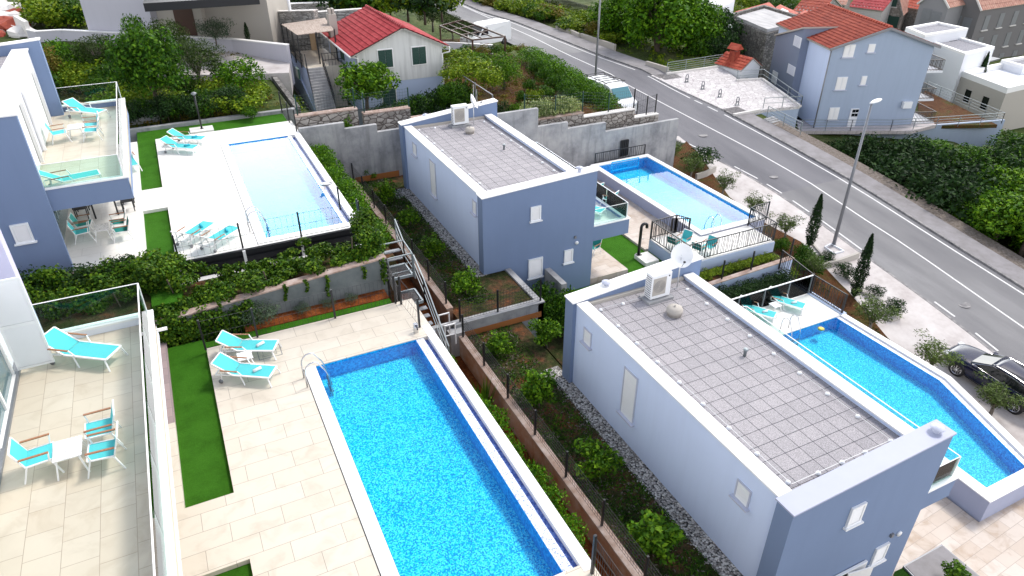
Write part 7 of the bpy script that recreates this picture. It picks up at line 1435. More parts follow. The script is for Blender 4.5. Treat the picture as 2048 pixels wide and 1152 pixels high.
me = bpy.data.meshes.new('body'); bm.to_mesh(me); bm.free(); me.materials.append(M['towel']); o = bpy.data.objects.new('body', me); col.objects.link(o); o.parent = e; o.location = (0, 0, .26)
for s in (-1, 1):
    mb = MB(); mb.add([(-.42, s * .06, .26), (.12, s * .105, .32), (.14, s * .10, .24), (-.10, s * .11, .20), (-.42, s * .05, .245), (-.1, s * .125, .27)], [(0,1,5), (1,2,5), (2,3,5), (3,4,5), (4,0,5)])
    for i in range(len(mb.v)): mb.v[i] = (mb.v[i][0] + 5.0, mb.v[i][1] + float(g_[1]), mb.v[i][2] + .9)
    mb.build('wing', 'lamp_grey', e); MB().tube([(5.0, float(g_[1]) + s * .035, .89), (5.0, float(g_[1]) + s * .03, 1.10)], .008, 5).build('leg', 'orange_plastic', e)
MB().tube([(5.235, float(g_[1]), 1.255), (5.33, float(g_[1]), 1.24)], [.016, .004], 6).build('beak', 'orange_plastic', e); e.rotation_euler = (0, 0, R_(190))
e = empty('water_tap', (5.25, 18.1, 0), 'small steel tap post beside the far right corner of the foreground pool', 'tap'); MB().box(5.28, 18.02, 0, 5.42, 18.14, .34).build('post', 'steel', e, bevel=.01); MB().tube([(5.35, 18.02, .28), (5.35, 17.92, .28), (5.35, 17.90, .2)], .02, 8).build('spout', 'slat_black', e)
f_ = at(1642, 658, -4.6); e = empty('pool_float', (f_[0], f_[1], -4.6), 'yellow and blue dosing float on the water of the long pool', 'float'); MB().lathe((f_[0], f_[1], -4.64), [(.10, 0), (.15, .03), (.15, .07), (.08, .10)], 16).build('cap', 'yellow_float', e); MB().tube([(f_[0] - .12 + .13 * math.cos(t), f_[1] - .05 + .13 * math.sin(t), -4.61) for t in np.linspace(0, 6.283, 17)], .03, 6).build('ring', 'mosaic_wall', e)
b = at(404, 258, 1.0); e = empty('garden_lamp', (b[0], b[1], 1), 'slim black garden lamp post on a pale slab behind the far loungers', 'lamp'); zt = float(onY(386, 186, b[1])[2]); zt = min(zt, 4.2)
MB().tube([(b[0], b[1], 1.0), (b[0], b[1], zt)], .045, 8).build('pole', 'pipe_black', e); MB().lathe((b[0], b[1], zt), [(.05, -.12), (.13, -.06), (.13, 0), (.05, .04)], 12).build('lamp_head', 'lamp_grey', e); MB().lathe((b[0], b[1], 1.0), [(.10, 0), (.10, .03), (.04, .05)], 12).build('base_plate', 'pipe_black', e)
tag(MB().box(b[0] - .6, b[1] - .45, .5, b[0] + .55, b[1] + .35, 1.03).build('lamp_slab', 'deck_tile_white'), 'pale concrete slab under the slim garden lamp post', 'slab')
# folding metal stair between the two levels at the end of the deck
ms = empty('metal_stair', (6.2, 21.5, -2), 'galvanised metal stair with grated landings beside the retaining wall', 'stair')
def landing(x0, y0, x1, y1, z):
    f = MB(); f.bar((x0, y0, z), (x1, y0, z), .06, .1).bar((x0, y1, z), (x1, y1, z), .06, .1).bar((x0, y0, z), (x0, y1, z), .06, .1).bar((x1, y0, z), (x1, y1, z), .06, .1); fr = f.build('landing', 'galvanised', ms); g = MB(); n = int((x1 - x0) / .035)
    for k in range(1, n): g.box(x0 + k * .035 - .004, y0 + .03, z - .015, x0 + k * .035 + .004, y1 - .03, z + .015)
    g.build('grating', 'lamp_grey', fr)
landing(5.55, 21.50, 6.42, 22.40, .08); landing(5.75, 20.50, 6.42, 21.42, -.50)
for k in range(2): MB().box(5.6, 22.5 + k * .25, .26 + k * .2, 6.4, 22.7 + k * .25, .30 + k * .2).build('step', 'lamp_grey', ms)
for k in range(8): MB().box(5.98, 20.25 - k * .25, -.70 - k * .18, 6.5, 20.46 - k * .25, -.67 - k * .18).build('step', 'lamp_grey', ms)
r = MB()
for pts in (((6.45, 23.3, 1.55), (6.45, 22.45, 1.05)), ((6.45, 22.45, 1.05), (6.45, 21.5, 1.0)), ((5.5, 22.45, 1.05), (6.45, 22.45, 1.05)), ((5.55, 21.45, .98), (6.45, 21.45, 1.0)), ((6.48, 21.4, .95), (6.5, 20.5, .45)), ((6.5, 20.5, .45), (6.55, 18.4, -1.15))):
    a, b = Vector(pts[0]), Vector(pts[1]); r.bar(a, b, .04); r.bar(a - Vector((0, 0, .35)), b - Vector((0, 0, .35)), .022); r.bar(a - Vector((0, 0, .65)), b - Vector((0, 0, .65)), .022)
    for q in (a, b): r.bar(q, q - Vector((0, 0, .98)), .045)
r.build('handrail', 'galvanised', ms); r = MB()
for k in range(5): r.bar((5.52, 21.6, .85 - k * .17), (5.52, 20.4, .35 - k * .17), .03)
r.bar((5.52, 21.6, .95), (5.52, 21.6, -.6), .05).bar((5.52, 20.4, .45), (5.52, 20.4, -.6), .05); r.build('side_rail', 'black_metal', ms)
for lb, pts in (('small white metal hoop rail standing in the planting strip below the stair, farther', (890, 668)), ('small white metal hoop rail standing in the planting strip below the stair, nearer', (902, 690))):
    p = at(*pts, -2.2); x, y = float(p[0]), float(p[1]); tag(MB().bar((x - .2, y, -2.2), (x - .2, y, -1.3), .04).bar((x + .2, y, -2.2), (x + .2, y, -1.3), .04).bar((x - .22, y, -1.3), (x + .22, y, -1.3), .04).bar((x + .2, y, -1.75), (x - .2, y, -1.75), .03).build('hoop_rail', 'white_metal'), lb, 'rail', 'white hoop rails')
# ---------------------------------------------------------------- plants
def p2(kind, x, yb, yt, wpx, z, label, cat, group=None):      # plant from the rows of its foot and top and its seen width
    p = at(x, yb, z); dist = (p - CAM) @ FW; return plant(kind, (p[0], p[1], z), wpx * dist / FPX, max(.3, rowz(float(p[0]), float(p[1]), yt) - z), label, cat, group)
def pl(kind, px_, py_, z, w_, h_, label, cat, group=None):
    p = at(px_, py_, z); return plant(kind, (p[0], p[1], z), w_, h_, label, cat, group)
G1 = 'citrus bushes in the orchards'
for i, (x, y, w_, h_, lb) in enumerate(((995, 712, 1.0, 1.0, 'small citrus bush in the nearer orchard under the crossing wall'), (1093, 690, 1.2, 1.1, 'citrus bush against the back pillar of the nearer villa'), (1077, 815, 1.25, 1.5, 'bright green citrus bush beside the pebble corner of the nearer villa'), (1192, 955, 1.35, 1.2, 'dense citrus bush halfway along the nearer villa wall'), (1306, 1108, 1.4, 1.2, 'dense citrus bush near the bottom edge by the nearer villa'))):
    pl('citrus_shrub' if i % 2 == 0 else 'citrus_bush', x, y, -2.86, w_, h_, lb, 'bush', G1)
for i, (x, y, w_, h_, lb) in enumerate(((742, 358, .9, .7, 'tiny citrus bush at the foot of the tall concrete wall'), (775, 408, .95, 1.25, 'slim citrus bush at the pebble corner of the farther villa'), (819, 452, 1.05, .9, 'round citrus bush beside the farther villa, second from the far wall fence'), (867, 512, 1.15, 1.0, 'round citrus bush in the middle of the farther orchard'), (932, 590, 1.2, 1.1, 'citrus bush nearest the crossing wall in the farther orchard'))):
    pl('citrus_bush' if i % 2 == 0 else 'citrus_shrub', x, y, -2.30, w_, h_, lb, 'bush', G1)
GH = 'clipped bushes along the foreground pool'
for y, w_, h_, lb in ((18.3, .8, .9, 'bush at the foot of the metal stair by the pool corner'), (15.9, .8, 1.0, 'bush in the planting strip by the white hoop rails'), (14.5, 1.2, 1.5, 'full clipped bush a third of the way along the foreground pool wall'), (13.1, .9, 1.2, 'clipped bush in the strip between the first and second full bushes'), (11.9, 1.1, 1.4, 'clipped bush halfway down the foreground pool wall'), (11.0, 1.1, 1.35, 'clipped bush just past halfway down the foreground pool wall'), (10.1, 1.0, 1.3, 'clipped bush two thirds down the foreground pool wall'), (9.3, .7, .9, 'small clipped bush above the gap showing the pink kerb'), (7.9, .75, .9, 'small clipped bush near the lower corner of the foreground pool'), (6.9, 1.3, 1.3, 'big clipped bush in the bottom corner beside the wire fence')):
    plant('hedge_bush', (6.32, y, -2.25), w_, h_, lb, 'bush', GH)
plant('grass_tuft', (7.0, 7.7, -3.35), 1.1, 1.1, 'arching green grass tuft in the red soil trench near the bottom edge', 'grass tuft', 'grass tufts in the trench'); plant('grass_tuft', (7.05, 13.4, -3.35), .8, 1.0, 'thin dark grass tuft in the red soil trench halfway along', 'grass tuft', 'grass tufts in the trench')
plant('grass_tuft', (7.15, 17.0, -3.35), 1.0, 1.2, 'grass tuft in the trench below the white hoop rails', 'grass tuft', 'grass tufts in the trench')
for k in range(14): plant('hedge_bush', (6.0 + .12 * math.sin(k * 2.1), 25.0 + k * .82, -.62), 1.35, 1.15 + .15 * math.sin(k * 3.3), ordinal(k) + ' evergreen bush from the metal stair in the hedge beside the upper pool', 'bush', 'evergreen hedge beside the upper pool')
# vines
def vine(label, blobs, n, size, seed, leafm='leaf_vine', stems=()):
    rs = np.random.RandomState(seed); e = empty('climbing_vine', blobs[0][:3], label, 'vine', 'climbing vines on the retaining wall'); P, nn = blob_points(blobs, n, rs, .35, .5); o = leaf_obj('foliage', leafm, P - np.array(e.location), nn, size, rs, e, .8); mb = MB()
    for s in stems: mb.tube(s, .025, 5)
    if stems: mb.build('stem', 'bark', e)
    return e
rv = random.Random(11)
bl = []
for k in range(60):
    t = k / 59; px_ = 55 + 300 * t; p = at(px_ + rv.uniform(-12, 12), 640 - 62 * t + rv.uniform(-66, -10), 1.15); bl.append((p[0], min(p[1], 24.2), 1.1 + rv.uniform(-.1, .5), rv.uniform(.25, .55), rv.uniform(.22, .42), rv.uniform(.2, .42)))
vine('thick dark vine mass spilling over the wall behind the foreground glass railing', bl, 20000, .050, 31, stems=[[(-3, 22.5, .5), (-3.1, 22.4, 1.4)], [(-1.4, 22.6, .4), (-1.5, 22.3, 1.5)]])
bl = []
for k in range(46):
    t = k / 45; x = -1.9 + 7.2 * t + rv.uniform(-.15, .15); zc = .85 + .55 * t; y = 21.9 + rv.uniform(-.35, 1.5); bl.append((x, y, zc - .12 + rv.uniform(-.22, .14) - (.30 if y > 22.6 else 0), rv.uniform(.28, .5), rv.uniform(.22, .40), rv.uniform(.14, .26)))
for k in range(20): bl.append((-.8 + .32 * k + rv.uniform(-.1, .1), 23.2 + rv.uniform(-.4, .9), .80 + rv.uniform(-.25, .25), .30, .20, .16))
for k in range(16): x = -2.0 + .19 * k; bl.append((x, 21.2, .62 - .62 * abs(math.sin(k * 1.3 + .5)) - .012 * k, .30, .30, .42))
vine('bright green vine band trailing along the top of the retaining wall', bl, 26000, .048, 32, stems=[[(1.5, 21.9, .6), (1.4, 21.9, 1.3)], [(4.4, 21.9, .9), (4.5, 22.0, 1.8)]])
bl = [(5.15 + rv.uniform(-.25, .25), 22.3 + rv.uniform(-.7, 1.2), 1.6 + rv.uniform(-.7, .55), .28, .28, .35) for k in range(16)] + [(5.3, 21.2, 1.0 - .3 * k, .12, .10, .22) for k in range(3)]
vine('tangled vine climbing the end post at the right end of the retaining wall', bl, 5000, .048, 33)
bl = []
for x, L_ in ((1.9, .7), (2.6, .5), (3.3, .95), (4.6, .55), (-.2, .8)):
    for k in range(int(L_ / .12)): bl.append((x + .05 * math.sin(k), 21.24, .95 - .12 * k, .07, .05, .09))
vine('thin hanging vine tendrils down the grey face of the retaining wall', bl, 500, .045, 34)
for x, w_, lb in ((1.0, 1.3, 'silvery lavender shrub at the foot of the retaining wall, largest'), (2.3, .6, 'small silvery plant in the flower bed under the wall, left'), (3.2, .55, 'small silvery plant in the flower bed under the wall, middle'), (4.0, .5, 'small silvery plant in the flower bed under the wall, right')): plant('silver_shrub', (x, 20.95, -.1), w_, w_ * .6, lb, 'shrub', 'silvery plants in the flower bed')
for i, (x, y, w_) in enumerate(((-5.5, 24.0, 1.6), (-4.2, 23.9, 1.5), (-3.0, 24.1, 1.3), (-6.8, 23.8, 1.6))): plant('dark_shrub', (x, y, .8), w_, .9, 'dark shrub at the foot of the lilac wall of the upper villa', 'shrub', 'dark shrubs below the upper villa')
# orchard behind the upper villa
GT = 'orchard trees behind the upper lawn'
for kind, x, yb, yt, w_, z, lb in (('olive_tree_dense', 206, 150, 68, 100, 1.2, 'grey green olive tree in the orchard before the long pale wall'), ('hedge_bush', 138, 156, 84, 88, 1.1, 'dense round green tree behind the upper villa roof corner'), ('rust_bush', 108, 172, 100, 60, 1.1, 'brownish green shrub touching the upper villa back wall'),
    ('broadleaf_tree', 322, 232, 50, 135, 1.05, 'tall dark leafy tree rising behind the garden lamp post'), ('hedge_bush', 288, 128, 36, 52, 1.25, 'narrow bright green tree top before the tall white wing'), ('olive_tree_dense', 350, 150, 40, 105, 1.2, 'leafy tree before the wooden door of the modern house'), ('broadleaf_tree', 278, 190, 92, 60, 1.2, 'leafy green tree left of the tall dark orchard tree'),
    ('olive_tree_dense', 404, 182, 74, 128, 1.1, 'broad orchard tree with a bare stone ringed trunk'), ('hedge_bush', 487, 186, 120, 84, 1.1, 'low dense tree at the right edge of the orchard'), ('leafy_shrub', 492, 226, 190, 84, 1.0, 'yellow green vine shrub over the canes near the upper lawn'), ('garden_shrub', 452, 170, 128, 46, 1.1, 'green shrub between the two orchard trees at right')):
    p2(kind, x, yb, yt, w_, z, lb, 'tree' if 'tree' in kind or 'tree' in lb else 'shrub', GT)
tag(MB().lathe(tuple(at(404, 184, 1.05)), [(1.0, 0), (1.0, .16), (.8, .2), (.78, .02)], 18).build('stone_ring', 'grey_stone'), 'ring of rough stones around the trunk of the broad orchard tree', 'stone ring')
rr = random.Random(3)
for i in range(13): plant('dark_shrub' if i % 3 else 'garden_shrub', (-3.0 + i * .52 + rr.uniform(-.1, .1), 41.5 + rr.uniform(-.2, .8), 1.0), 1.6, rr.uniform(.95, 1.3), ordinal(i) + ' dark shrub from the left in the row behind the upper lawn', 'shrub', 'dark shrub row behind the upper lawn')
for i, (x, y, w_, k) in enumerate(((130, 175, 2.2, 'leafy_shrub'), (172, 152, 2.0, 'garden_shrub'), (160, 185, 2.0, 'leafy_shrub'), (235, 178, 2.4, 'garden_shrub'), (258, 205, 2.2, 'leafy_shrub'), (285, 222, 2.0, 'leafy_shrub'), (200, 196, 1.8, 'garden_shrub'), (350, 225, 1.8, 'leafy_shrub'), (222, 225, 1.8, 'leafy_shrub'), (375, 222, 1.6, 'leafy_shrub'), (505, 236, 1.0, 'garden_shrub'), (580, 238, 2.0, 'leafy_shrub'), (552, 150, 1.8, 'garden_shrub'), (575, 152, 1.6, 'garden_shrub'), (240, 150, 2.6, 'garden_shrub'), (180, 172, 2.4, 'leafy_shrub'), (262, 172, 2.6, 'garden_shrub'), (430, 200, 2.0, 'leafy_shrub'), (460, 208, 1.8, 'garden_shrub'), (370, 196, 2.0, 'garden_shrub'), (520, 200, 1.6, 'leafy_shrub'), (100, 192, 2.6, 'garden_shrub'), (435, 228, 1.6, 'leafy_shrub'), (410, 232, 1.5, 'garden_shrub'))): pl(k, x, y, 1.0 if x < 540 else -1.35, w_, w_ * .62, {'l': 'low yellow green shrub', 'g': 'low dark green shrub'}[k[0]] + ' growing in the rough orchard ground', 'shrub', 'low shrubs in the orchard')
for i in range(22): x, y = rr.uniform(88, 168), rr.uniform(8, 58); pl('leafy_shrub' if y > 18 and x < 140 else 'garden_shrub', x, y, 1.6, rr.uniform(2.6, 4.0), rr.uniform(1.4, 2.2), 'bright wild shrub on the slope above the white wall', 'shrub', 'wild shrubs above the white wall')
p2('silver_shrub', 432, 84, 36, 70, 2.0, 'silvery olive tree in front of the modern house terrace', 'tree'); p2('cypress_tree', 266, 76, 38, 14, 1.7, 'small slim cypress before the tall white wing, right of two', 'tree', 'slim cypresses by the modern house'); p2('cypress_tree', 245, 76, 54, 11, 1.7, 'tiny cypress before the tall white wing, left of two', 'tree', 'slim cypresses by the modern house'); p2('cypress_tree', 497, 84, 44, 13, 1.9, 'slim dark cypress at the left end of the tall stone wall', 'tree', 'slim cypresses by the modern house')
for i in range(9): pl(('garden_shrub', 'dark_shrub', 'leafy_shrub')[i % 3], 612 + i * 34, 34 + (i % 2) * 6, .9, 5.0, 3.4, ordinal(i) + ' green shrub from the left beyond the stone walls near the top edge', 'shrub', 'shrubs beyond the stone walls')
p2('olive_tree_dense', 866, 62, 6, 70, -1.5, 'bushy tree behind the ridge of the red roof', 'tree'); p2('olive_tree_dense', 905, 84, 28, 52, -1.9, 'olive tree right of the red roof, left of the pair', 'tree', 'olives beside the carport'); p2('olive_tree_dense', 934, 92, 42, 34, -1.9, 'small olive tree against the carport frame, right of the pair', 'tree', 'olives beside the carport')
# old house garden
p2('spreading_tree', 738, 238, 124, 122, -1.6, 'round leafy fruit tree in front of the old stained house', 'tree')
for i in range(9): pl('dark_shrub' if i % 2 else 'garden_shrub', 762 + i * 21, 247 - i * 3.2, -1.6, 1.9, 1.0 + .12 * i, 'dark shrub in the row before the old white house', 'shrub', 'shrubs before the old house')
p2('broadleaf_tree', 905, 232, 165, 58, -1.6, 'dark leafy shrub at the right corner of the old house', 'shrub')
p2('clipped_tree', 1008, 180, 104, 70, -1.6, 'ball clipped evergreen tree in the vegetable garden', 'tree')
for i, (x, y, z, w_) in enumerate(((908, 128, .4, 2.4), (930, 150, .3, 2.4), (950, 150, .2, 2.6), (968, 168, .1, 2.2), (985, 176, 0, 1.6), (905, 165, .1, 2.0))):
    pl('leafy_shrub', x, y, z, w_, 1.1, 'bright yellow green vine spread over the frame right of the old house', 'vine', 'yellow green vines on the garden frame')
fr_ = MB()
for p in ((908, 140), (950, 165), (985, 190), (930, 125)): q = at(*p, .6); fr_.bar((q[0], q[1], -1.6), tuple(q), .06)
fr_.bar(tuple(at(908, 140, .6)), tuple(at(985, 190, .6)), .05); tag(fr_.build('vine_frame', 'lamp_grey'), 'thin metal frame carrying the yellow green vine right of the old house', 'frame')
vg = ((935, 112, 92, 44, 'garden_shrub', 'round green shrub before the white van'), (960, 116, 92, 44, 'rust_bush', 'reddish green shrub before the white van'), (988, 110, 92, 40, 'garden_shrub', 'green shrub behind the ball clipped tree'), (1014, 108, 90, 34, 'leafy_shrub', 'yellow green shrub behind the ball clipped tree'), (1040, 106, 90, 34, 'rust_bush', 'reddish tipped bush at the far end of the tall hedge'), (948, 142, 104, 60, 'hedge_bush', 'dense green bush left of the ball clipped tree'),
  (1058, 182, 160, 30, 'garden_shrub', 'small shrub in the middle of the vegetable garden'), (1092, 200, 172, 40, 'garden_shrub', 'shrub in the vegetable garden before the inner hedge'), (1068, 206, 180, 34, 'leafy_shrub', 'yellowish plants in the vegetable garden beside the variegated bush'), (1045, 205, 182, 26, 'garden_shrub', 'small green plant left of the yellowish vegetable plants'), (1130, 208, 182, 40, 'silver_shrub', 'grey green shrub at the lower end of the hedge'), (1005, 238, 206, 40, 'dark_shrub', 'dark shrub behind the left part of the green wire fence'), (1032, 240, 208, 36, 'hedge_bush', 'rounded shrub left of the variegated bushes'))
for x, yb, yt, w_, k, lb in vg: p2(k, x, yb, yt, w_, -1.6, lb, 'shrub', 'shrubs in the vegetable garden')
hx = [(1062, 124, 96), (1078, 136, 104), (1094, 147, 112), (1110, 158, 122), (1126, 169, 132), (1142, 180, 142), (1157, 190, 152), (1172, 200, 162), (1187, 209, 172), (1203, 217, 182), (1213, 224, 196)]
for i, (x, y, yt) in enumerate(hx): p2('hedge_bush', x, y, yt, 56, -1.75 - .03 * i, ordinal(i) + ' bush from the far end of the tall hedge along the road', 'bush', 'tall roadside hedge')
for i, (x, y, yt) in enumerate(((1072, 152, 118), (1090, 168, 132), (1110, 184, 148), (1130, 198, 162), (1150, 212, 176))): p2('garden_shrub', x, y, yt, 40, -1.6, ordinal(i) + ' loose shrub from the far end along the inner side of the tall hedge', 'shrub', 'inner hedge shrubs')
for i, (x, y) in enumerate(((1052, 240), (1075, 241), (1092, 243), (1108, 241), (1128, 238), (1143, 236))): p = at(x, y, -1.2); plant('pale_bush', (p[0], 38.75, -1.15), 1.5, 1.15, ordinal(i) + ' cream and green variegated bush from the left behind the stone wall', 'bush', 'variegated bushes on the stone wall')
wire_fence('wire_fence', [(19.4, 38.1, -.45), (21.6, 38.1, -.8), (23.6, 38.1, -.8), (25.6, 38.1, -1.1), (27.6, 38.1, -1.1)], 1.25, 'green_paint', 'green wire fence on the rough stone wall below the vegetable garden', gap=.16, rails=7)
wire_fence('wire_fence', [(5.8, 38.1, 1.35), (8.9, 38.1, 1.35), (9.4, 38.1, 1.0), (12.0, 38.1, 1.0)], 1.1, 'green_paint', 'green wire fence on the rough stone wall in front of the old house', gap=.16, rails=7)
wire_fence('wire_fence', [(27.6, 38.1, -1.1), (28.7, 38.1, -1.7), (29.5, 38.2, -1.7), (30.4, 41.5, -3.2)], 1.25, 'black_metal', 'thin dark fence at the end of the stone wall beside the road', gap=.2, rails=4)
pl('citrus_shrub', 700, 292, -.6, 1.0, 1.6, 'creeper hanging over the step of the concrete retaining wall', 'creeper')
# roadside strip by the pools
GO = 'young olive trees beside the pavement'
for kind, x, y, w_, h_, lb in (('olive_tree', 1341, 332, 2.3, 1.9, 'young olive tree beside the end of the concrete wall'), ('olive_tree', 1381, 362, 2.5, 2.0, 'young olive tree by the pale pool below the dark shrub'), ('olive_tree', 1444, 398, 2.1, 2.0, 'young olive tree with a bare stem, third along the pale pool'), ('olive_tree', 1502, 438, 2.1, 1.8, 'young olive tree near the corner of the pale pool'), ('olive_tree', 1567, 482, 2.3, 1.9, 'young olive tree left of the first cypress'),
    ('olive_tree', 1625, 560, 1.9, 1.6, 'young olive tree inside the beds below the first cypress'), ('olive_tree', 1735, 668, 2.9, 2.2, 'wide young olive tree by the upper end of the long pool'), ('olive_tree', 1856, 748, 2.9, 1.9, 'young olive tree growing just in front of the car bonnet'), ('olive_tree', 1978, 832, 2.7, 1.8, 'young olive tree growing beside the rear wheel of the car')):
    p = atr(x, y, .1); plant(kind, tuple(p), w_, h_, lb, 'olive tree', GO)
for kind, x, y, w_, h_, lb in (('dark_shrub', 1400, 336, 2.2, 1.5, 'dark round shrub beside the young olives near the concrete wall'), ('cypress_tree', 1618, 492, .85, 3.5, 'slim dark cypress left of the tall street lamp'), ('cypress_tree', 1708, 594, .85, 4.0, 'slim dark cypress right of the tall street lamp'), ('garden_shrub', 1608, 522, 1.3, 1.0, 'rounded green shrub below the first cypress'), ('dark_shrub', 1652, 522, .9, .6, 'low dark shrub by the kerb under the street lamp'), ('dark_shrub', 1686, 553, 1.1, .8, 'low dark shrub left of the second cypress'), ('garden_shrub', 1612, 548, 1.7, 1.1, 'sprawling green shrub in the bed near the kerb wall'),
    ('dark_shrub', 1784, 626, 1.2, .8, 'low dark shrub in the tip of the grassy bed'), ('dark_shrub', 1748, 592, .9, .6, 'small dark shrub at the foot of the second cypress'), ('garden_shrub', 1560, 500, 1.2, .8, 'green shrub beside the slope railing'), ('leafy_shrub', 1580, 556, 1.0, .6, 'yellow green low shrub beside the slope railing')):
    p = atr(x, y, .1); plant(kind, tuple(p), w_, h_, lb, 'cypress' if 'cypress' in kind else 'shrub', 'shrubs and cypresses beside the pavement')
for k in range(12): plant('dark_shrub', (20.3 + .42 * k, 20.35 + .35 * (k % 2), -4.85), 1.1, .75, ordinal(k) + ' dark hedge plant from the villa wall in the trough between the terraces', 'shrub', 'dark hedge between the terraces')
for x, y, w_, h_ in ((12.3, 22.6, 1.6, 1.6), (11.9, 21.9, 1.5, 1.5), (13.0, 21.8, 1.6, 1.7), (12.6, 20.9, 1.5, 1.6), (13.9, 21.6, 1.3, 1.0), (14.9, 21.9, 1.2, .9)): plant('garden_shrub', (x, y, -4.2), w_, h_, 'leafy shrub in the gap between the two villas', 'shrub', 'shrubs between the two villas')
tag(MB().prism([(11.6, 17.2), (15.6, 17.2), (15.6, 21.3), (11.6, 21.3)], -7, -4.25).build('planting_bed', 'garden_soil'), kind='structure')
for k in range(9): plant('leafy_shrub', (20.8 + .55 * k, 22.1, -4.15), .7, .35, ordinal(k) + ' low trailing plant from the left in the planter under the slanting bars', 'plant', 'trailing plants in the wall planter')
pl('citrus_shrub', 1904, 1165, -5.28, .8, .7, 'small bright plant on the slab at the bottom right corner', 'plant')
# across the road
for i in range(34):
    t = rr.random(); x = 925 + 330 * t; y = 0 + 82 * t + rr.uniform(-14, 14); p = at(x, y, -3.7); X0 = cR(float(p[1])) + 4.0; plant(('leafy_shrub', 'leafy_shrub', 'rust_bush', 'garden_shrub')[i % 4], (max(float(p[0]), X0), p[1], -3.75), rr.uniform(2.6, 4.2), rr.uniform(1.2, 2.0), ('yellow green', 'yellow green', 'rusty', 'dark green')[i % 4] + ' scrub bush along the far side of the road', 'bush', 'roadside scrub')
for i, (x, y, w_, h_, lb) in enumerate(((1310, 128, 9.0, 8.2, 'huge dense evergreen tree beside the plaza railing'), (1240, 104, 6.6, 6.0, 'smaller evergreen tree left of the huge one by the road'), (1372, 122, 6.5, 6.0, 'evergreen tree between the huge tree and the stone barn'))): pl('evergreen_tree', x, y, -5.3, w_ * 1.05, h_ + 1.0, lb, 'tree', 'evergreen trees beside the plaza')
for i, (x, y, w_, k) in enumerate(((1425, 108, 5, 'dark_shrub'), (1405, 90, 5, 'dark_shrub'), (1440, 128, 3.4, 'dark_shrub'), (1395, 128, 3, 'garden_shrub'), (1465, 105, 2.4, 'garden_shrub'), (1500, 150, 1.4, 'garden_shrub'))): pl(k, x, y, -4.9, w_, w_ * .85, 'dark shrub filling the gap between the big trees and the stone barn', 'shrub', 'dark shrubs by the stone barn')
for i in range(30): x, y = rr.uniform(880, 1420), rr.uniform(-70, -8); p = at(x, y + 12, -4.0); plant(('dark_shrub', 'garden_shrub', 'leafy_shrub')[i % 3], (p[0], p[1], -4.0), rr.uniform(6, 10), rr.uniform(3.5, 6), ('dark', 'mid green', 'yellow green')[i % 3] + ' bush in the thicket at the top edge beyond the road', 'bush', 'thicket beyond the road')
tl_ = 'broad leafy tree in the dense dark grove right of the road'
for i in range(130):
    y = 8 + 35 * rr.random(); xm_ = cR(y) + 4.9 + (2.2 if y > 34 else 0); x = xm_ + 30 * rr.random() ** 1.2
    if (y > 37 and x < 62) or y > 40.5: continue
    z = terr(x, y) - .1; k = ('broadleaf_tree', 'dark_shrub', 'broadleaf_tree', 'evergreen_tree', 'dark_shrub')[i % 5]; w_ = rr.uniform(4.0, 5.6); h_ = rr.uniform(2.6, 4.2); qx, qy = pix(x, y, z + h_)
    if qy < (280 if qx < 1880 else 266) or not 1500 < qx < 2250: continue
    o = plant(k, (x, y, z), w_, h_, {'b': tl_, 'd': 'very dark small leaved tree in the dense grove right of the road', 'e': 'mid green evergreen tree in the dense grove right of the road'}[k[0]], 'tree', 'dense grove right of the road'); o.name = 'grove_tree'
for i, (x, y) in enumerate(((2020, 395), (1985, 440), (2040, 460), (1995, 380), (2060, 420))): pl('spreading_tree', x, y + 55, -9.2, 4.6, 3.8, 'lighter yellow green leafy tree at the right edge of the grove', 'tree', 'lighter trees of the grove')
for i in range(16): x, y = rr.uniform(1850, 1918), rr.uniform(138, 172); pl('leafy_shrub', x, y, -11.5 + (172 - y) * .0, 3.4, 1.5, 'bright green bush in the plot between the blue house and the cube house', 'bush', 'bushes behind the blue house')
for x, y, yt, lb in ((1884, 131, 101, 'slim cypress against the white house wall, left of two'), (1899, 133, 99, 'slim cypress against the white house wall, right of two'), (1922, 140, 118, 'slim cypress left of the dark garage opening'), (1967, 137, 103, 'slim cypress right of the dark garage opening')):
    p = at(x, y, -7.6 if x < 1950 else -7.2); z = terr(float(p[0]), float(p[1])) - .2; plant('cypress_tree', (p[0], p[1], z), 1.1, rowz(float(p[0]), float(p[1]), yt) - z, lb, 'cypress', 'cypresses by the white houses')
for x, y, yt, w_, lb in ((1694, 316, 276, 70, 'dark bush at the upper left tip of the grove under the blue yard wall'), (1738, 330, 280, 90, 'dark bush at the upper edge of the grove below the white house door'), (1790, 350, 284, 100, 'dark bush at the upper edge of the grove behind the street lamp pole'), (1742, 350, 304, 80, 'dark bush beside the verge just above the street lamp pole'), (1850, 320, 280, 90, 'dark bush against the blue yard wall right of the lamp')):
    p = at(x, y, -8.3); p2('dark_shrub', x, y, yt, w_, terr(float(p[0]), float(p[1])) - .2, lb, 'bush', 'dark bushes under the yard wall')
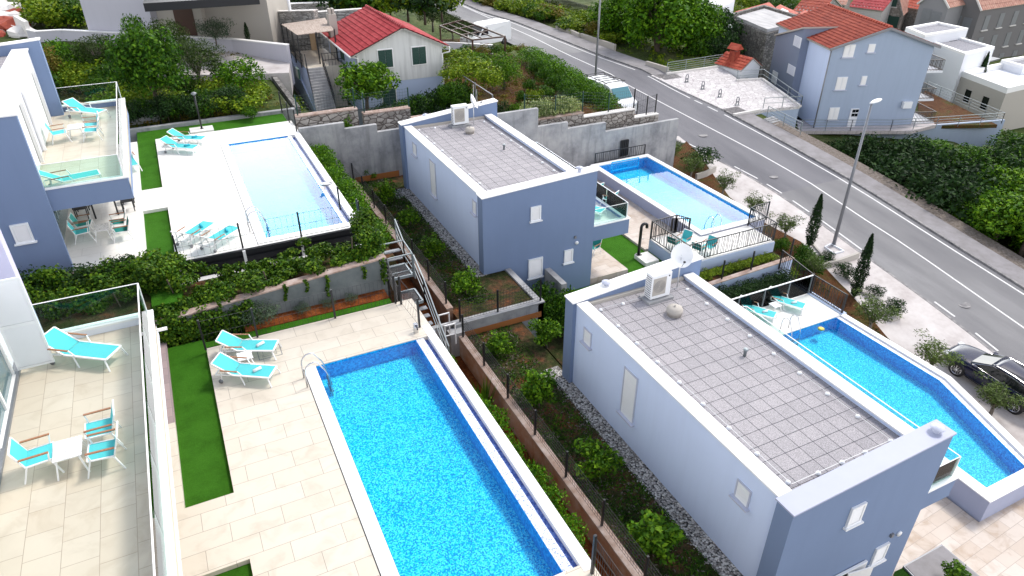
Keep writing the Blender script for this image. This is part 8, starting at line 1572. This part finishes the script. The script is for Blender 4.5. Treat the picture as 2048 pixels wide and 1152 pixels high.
for i in range(26): x, y = rr.uniform(1440, 2060), rr.uniform(-20, 60); p = at(x, y, -11.5); plant(('leafy_shrub', 'garden_shrub', 'dark_shrub')[i % 3], (p[0], p[1], terr(float(p[0]), float(p[1])) - .2), rr.uniform(3, 6), rr.uniform(1.8, 3.4), ('yellow green', 'mid green', 'dark')[i % 3] + ' bush between the village houses', 'bush', 'bushes in the village')
# weeds and leaf litter on the garden soil
def weeds(name, regions, n, mat, size, seed, label, zf=None):
    rs = np.random.RandomState(seed); P = []
    ar = [(r[2] - r[0]) * (r[3] - r[1]) for r in regions]
    for r, a in zip(regions, ar):
        k = int(n * a / sum(ar)); c = np.stack([rs.uniform(r[0], r[2], k // 12 + 1), rs.uniform(r[1], r[3], k // 12 + 1)], 1); ii = rs.randint(0, len(c), k); q = c[ii] + rs.normal(size=(k, 2)) * .16; q[:, 0] = np.clip(q[:, 0], r[0], r[2]); q[:, 1] = np.clip(q[:, 1], r[1], r[3])
        z = np.full(k, float(r[4])) if not zf else np.array([zf(a_, b_) for a_, b_ in q]); P.append(np.column_stack([q, z + rs.rand(k) * size * 1.3]))
    P = np.concatenate(P); o = leaf_obj(name, mat, P, np.tile([0, 0, .6], (len(P), 1)), size, rs, None, .3); tag(o, label, 'weeds', kind='stuff')
weeds('ground_cover', [(8.0, 0, 9.95, 20.8, -2.85), (8.1, 22.1, 9.95, 36.4, -2.28)], 24000, 'leaf_broad', .055, 41, 'low weeds and dry stalks covering the orchard soil')
weeds('dry_stalks', [(8.0, 0, 9.95, 20.8, -2.85), (8.1, 22.1, 9.95, 36.4, -2.28)], 5000, 'bark_pale', .05, 42, 'dry brown stalks lying on the orchard soil')
weeds('ground_cover', [(18.5, 38.6, 28, 52, -1.58), (-8, 41.5, 5.5, 56, 1.0)], 14000, 'leaf_rust', .10, 43, 'rough grass and weeds in the upper orchard and vegetable garden', zf=lambda x, y: -1.57 if x > 10 else terr(x, y) - .2)
weeds('ground_cover', [(25.6, 8, 31, 34, 0)], 9000, 'leaf_olive_dark', .06, 44, 'low weeds on the slope beside the pavement', zf=lambda x, y: zr(x, y) + .1 if x < cE(y) else -20)
weeds('ground_cover', [(43.5, 55, 60, 110, 0), (46.5, 14, 60, 40, 0)], 16000, 'leaf_yellow', .16, 45, 'rough grass on the ground across the road', zf=lambda x, y: terr(x, y) - .2)
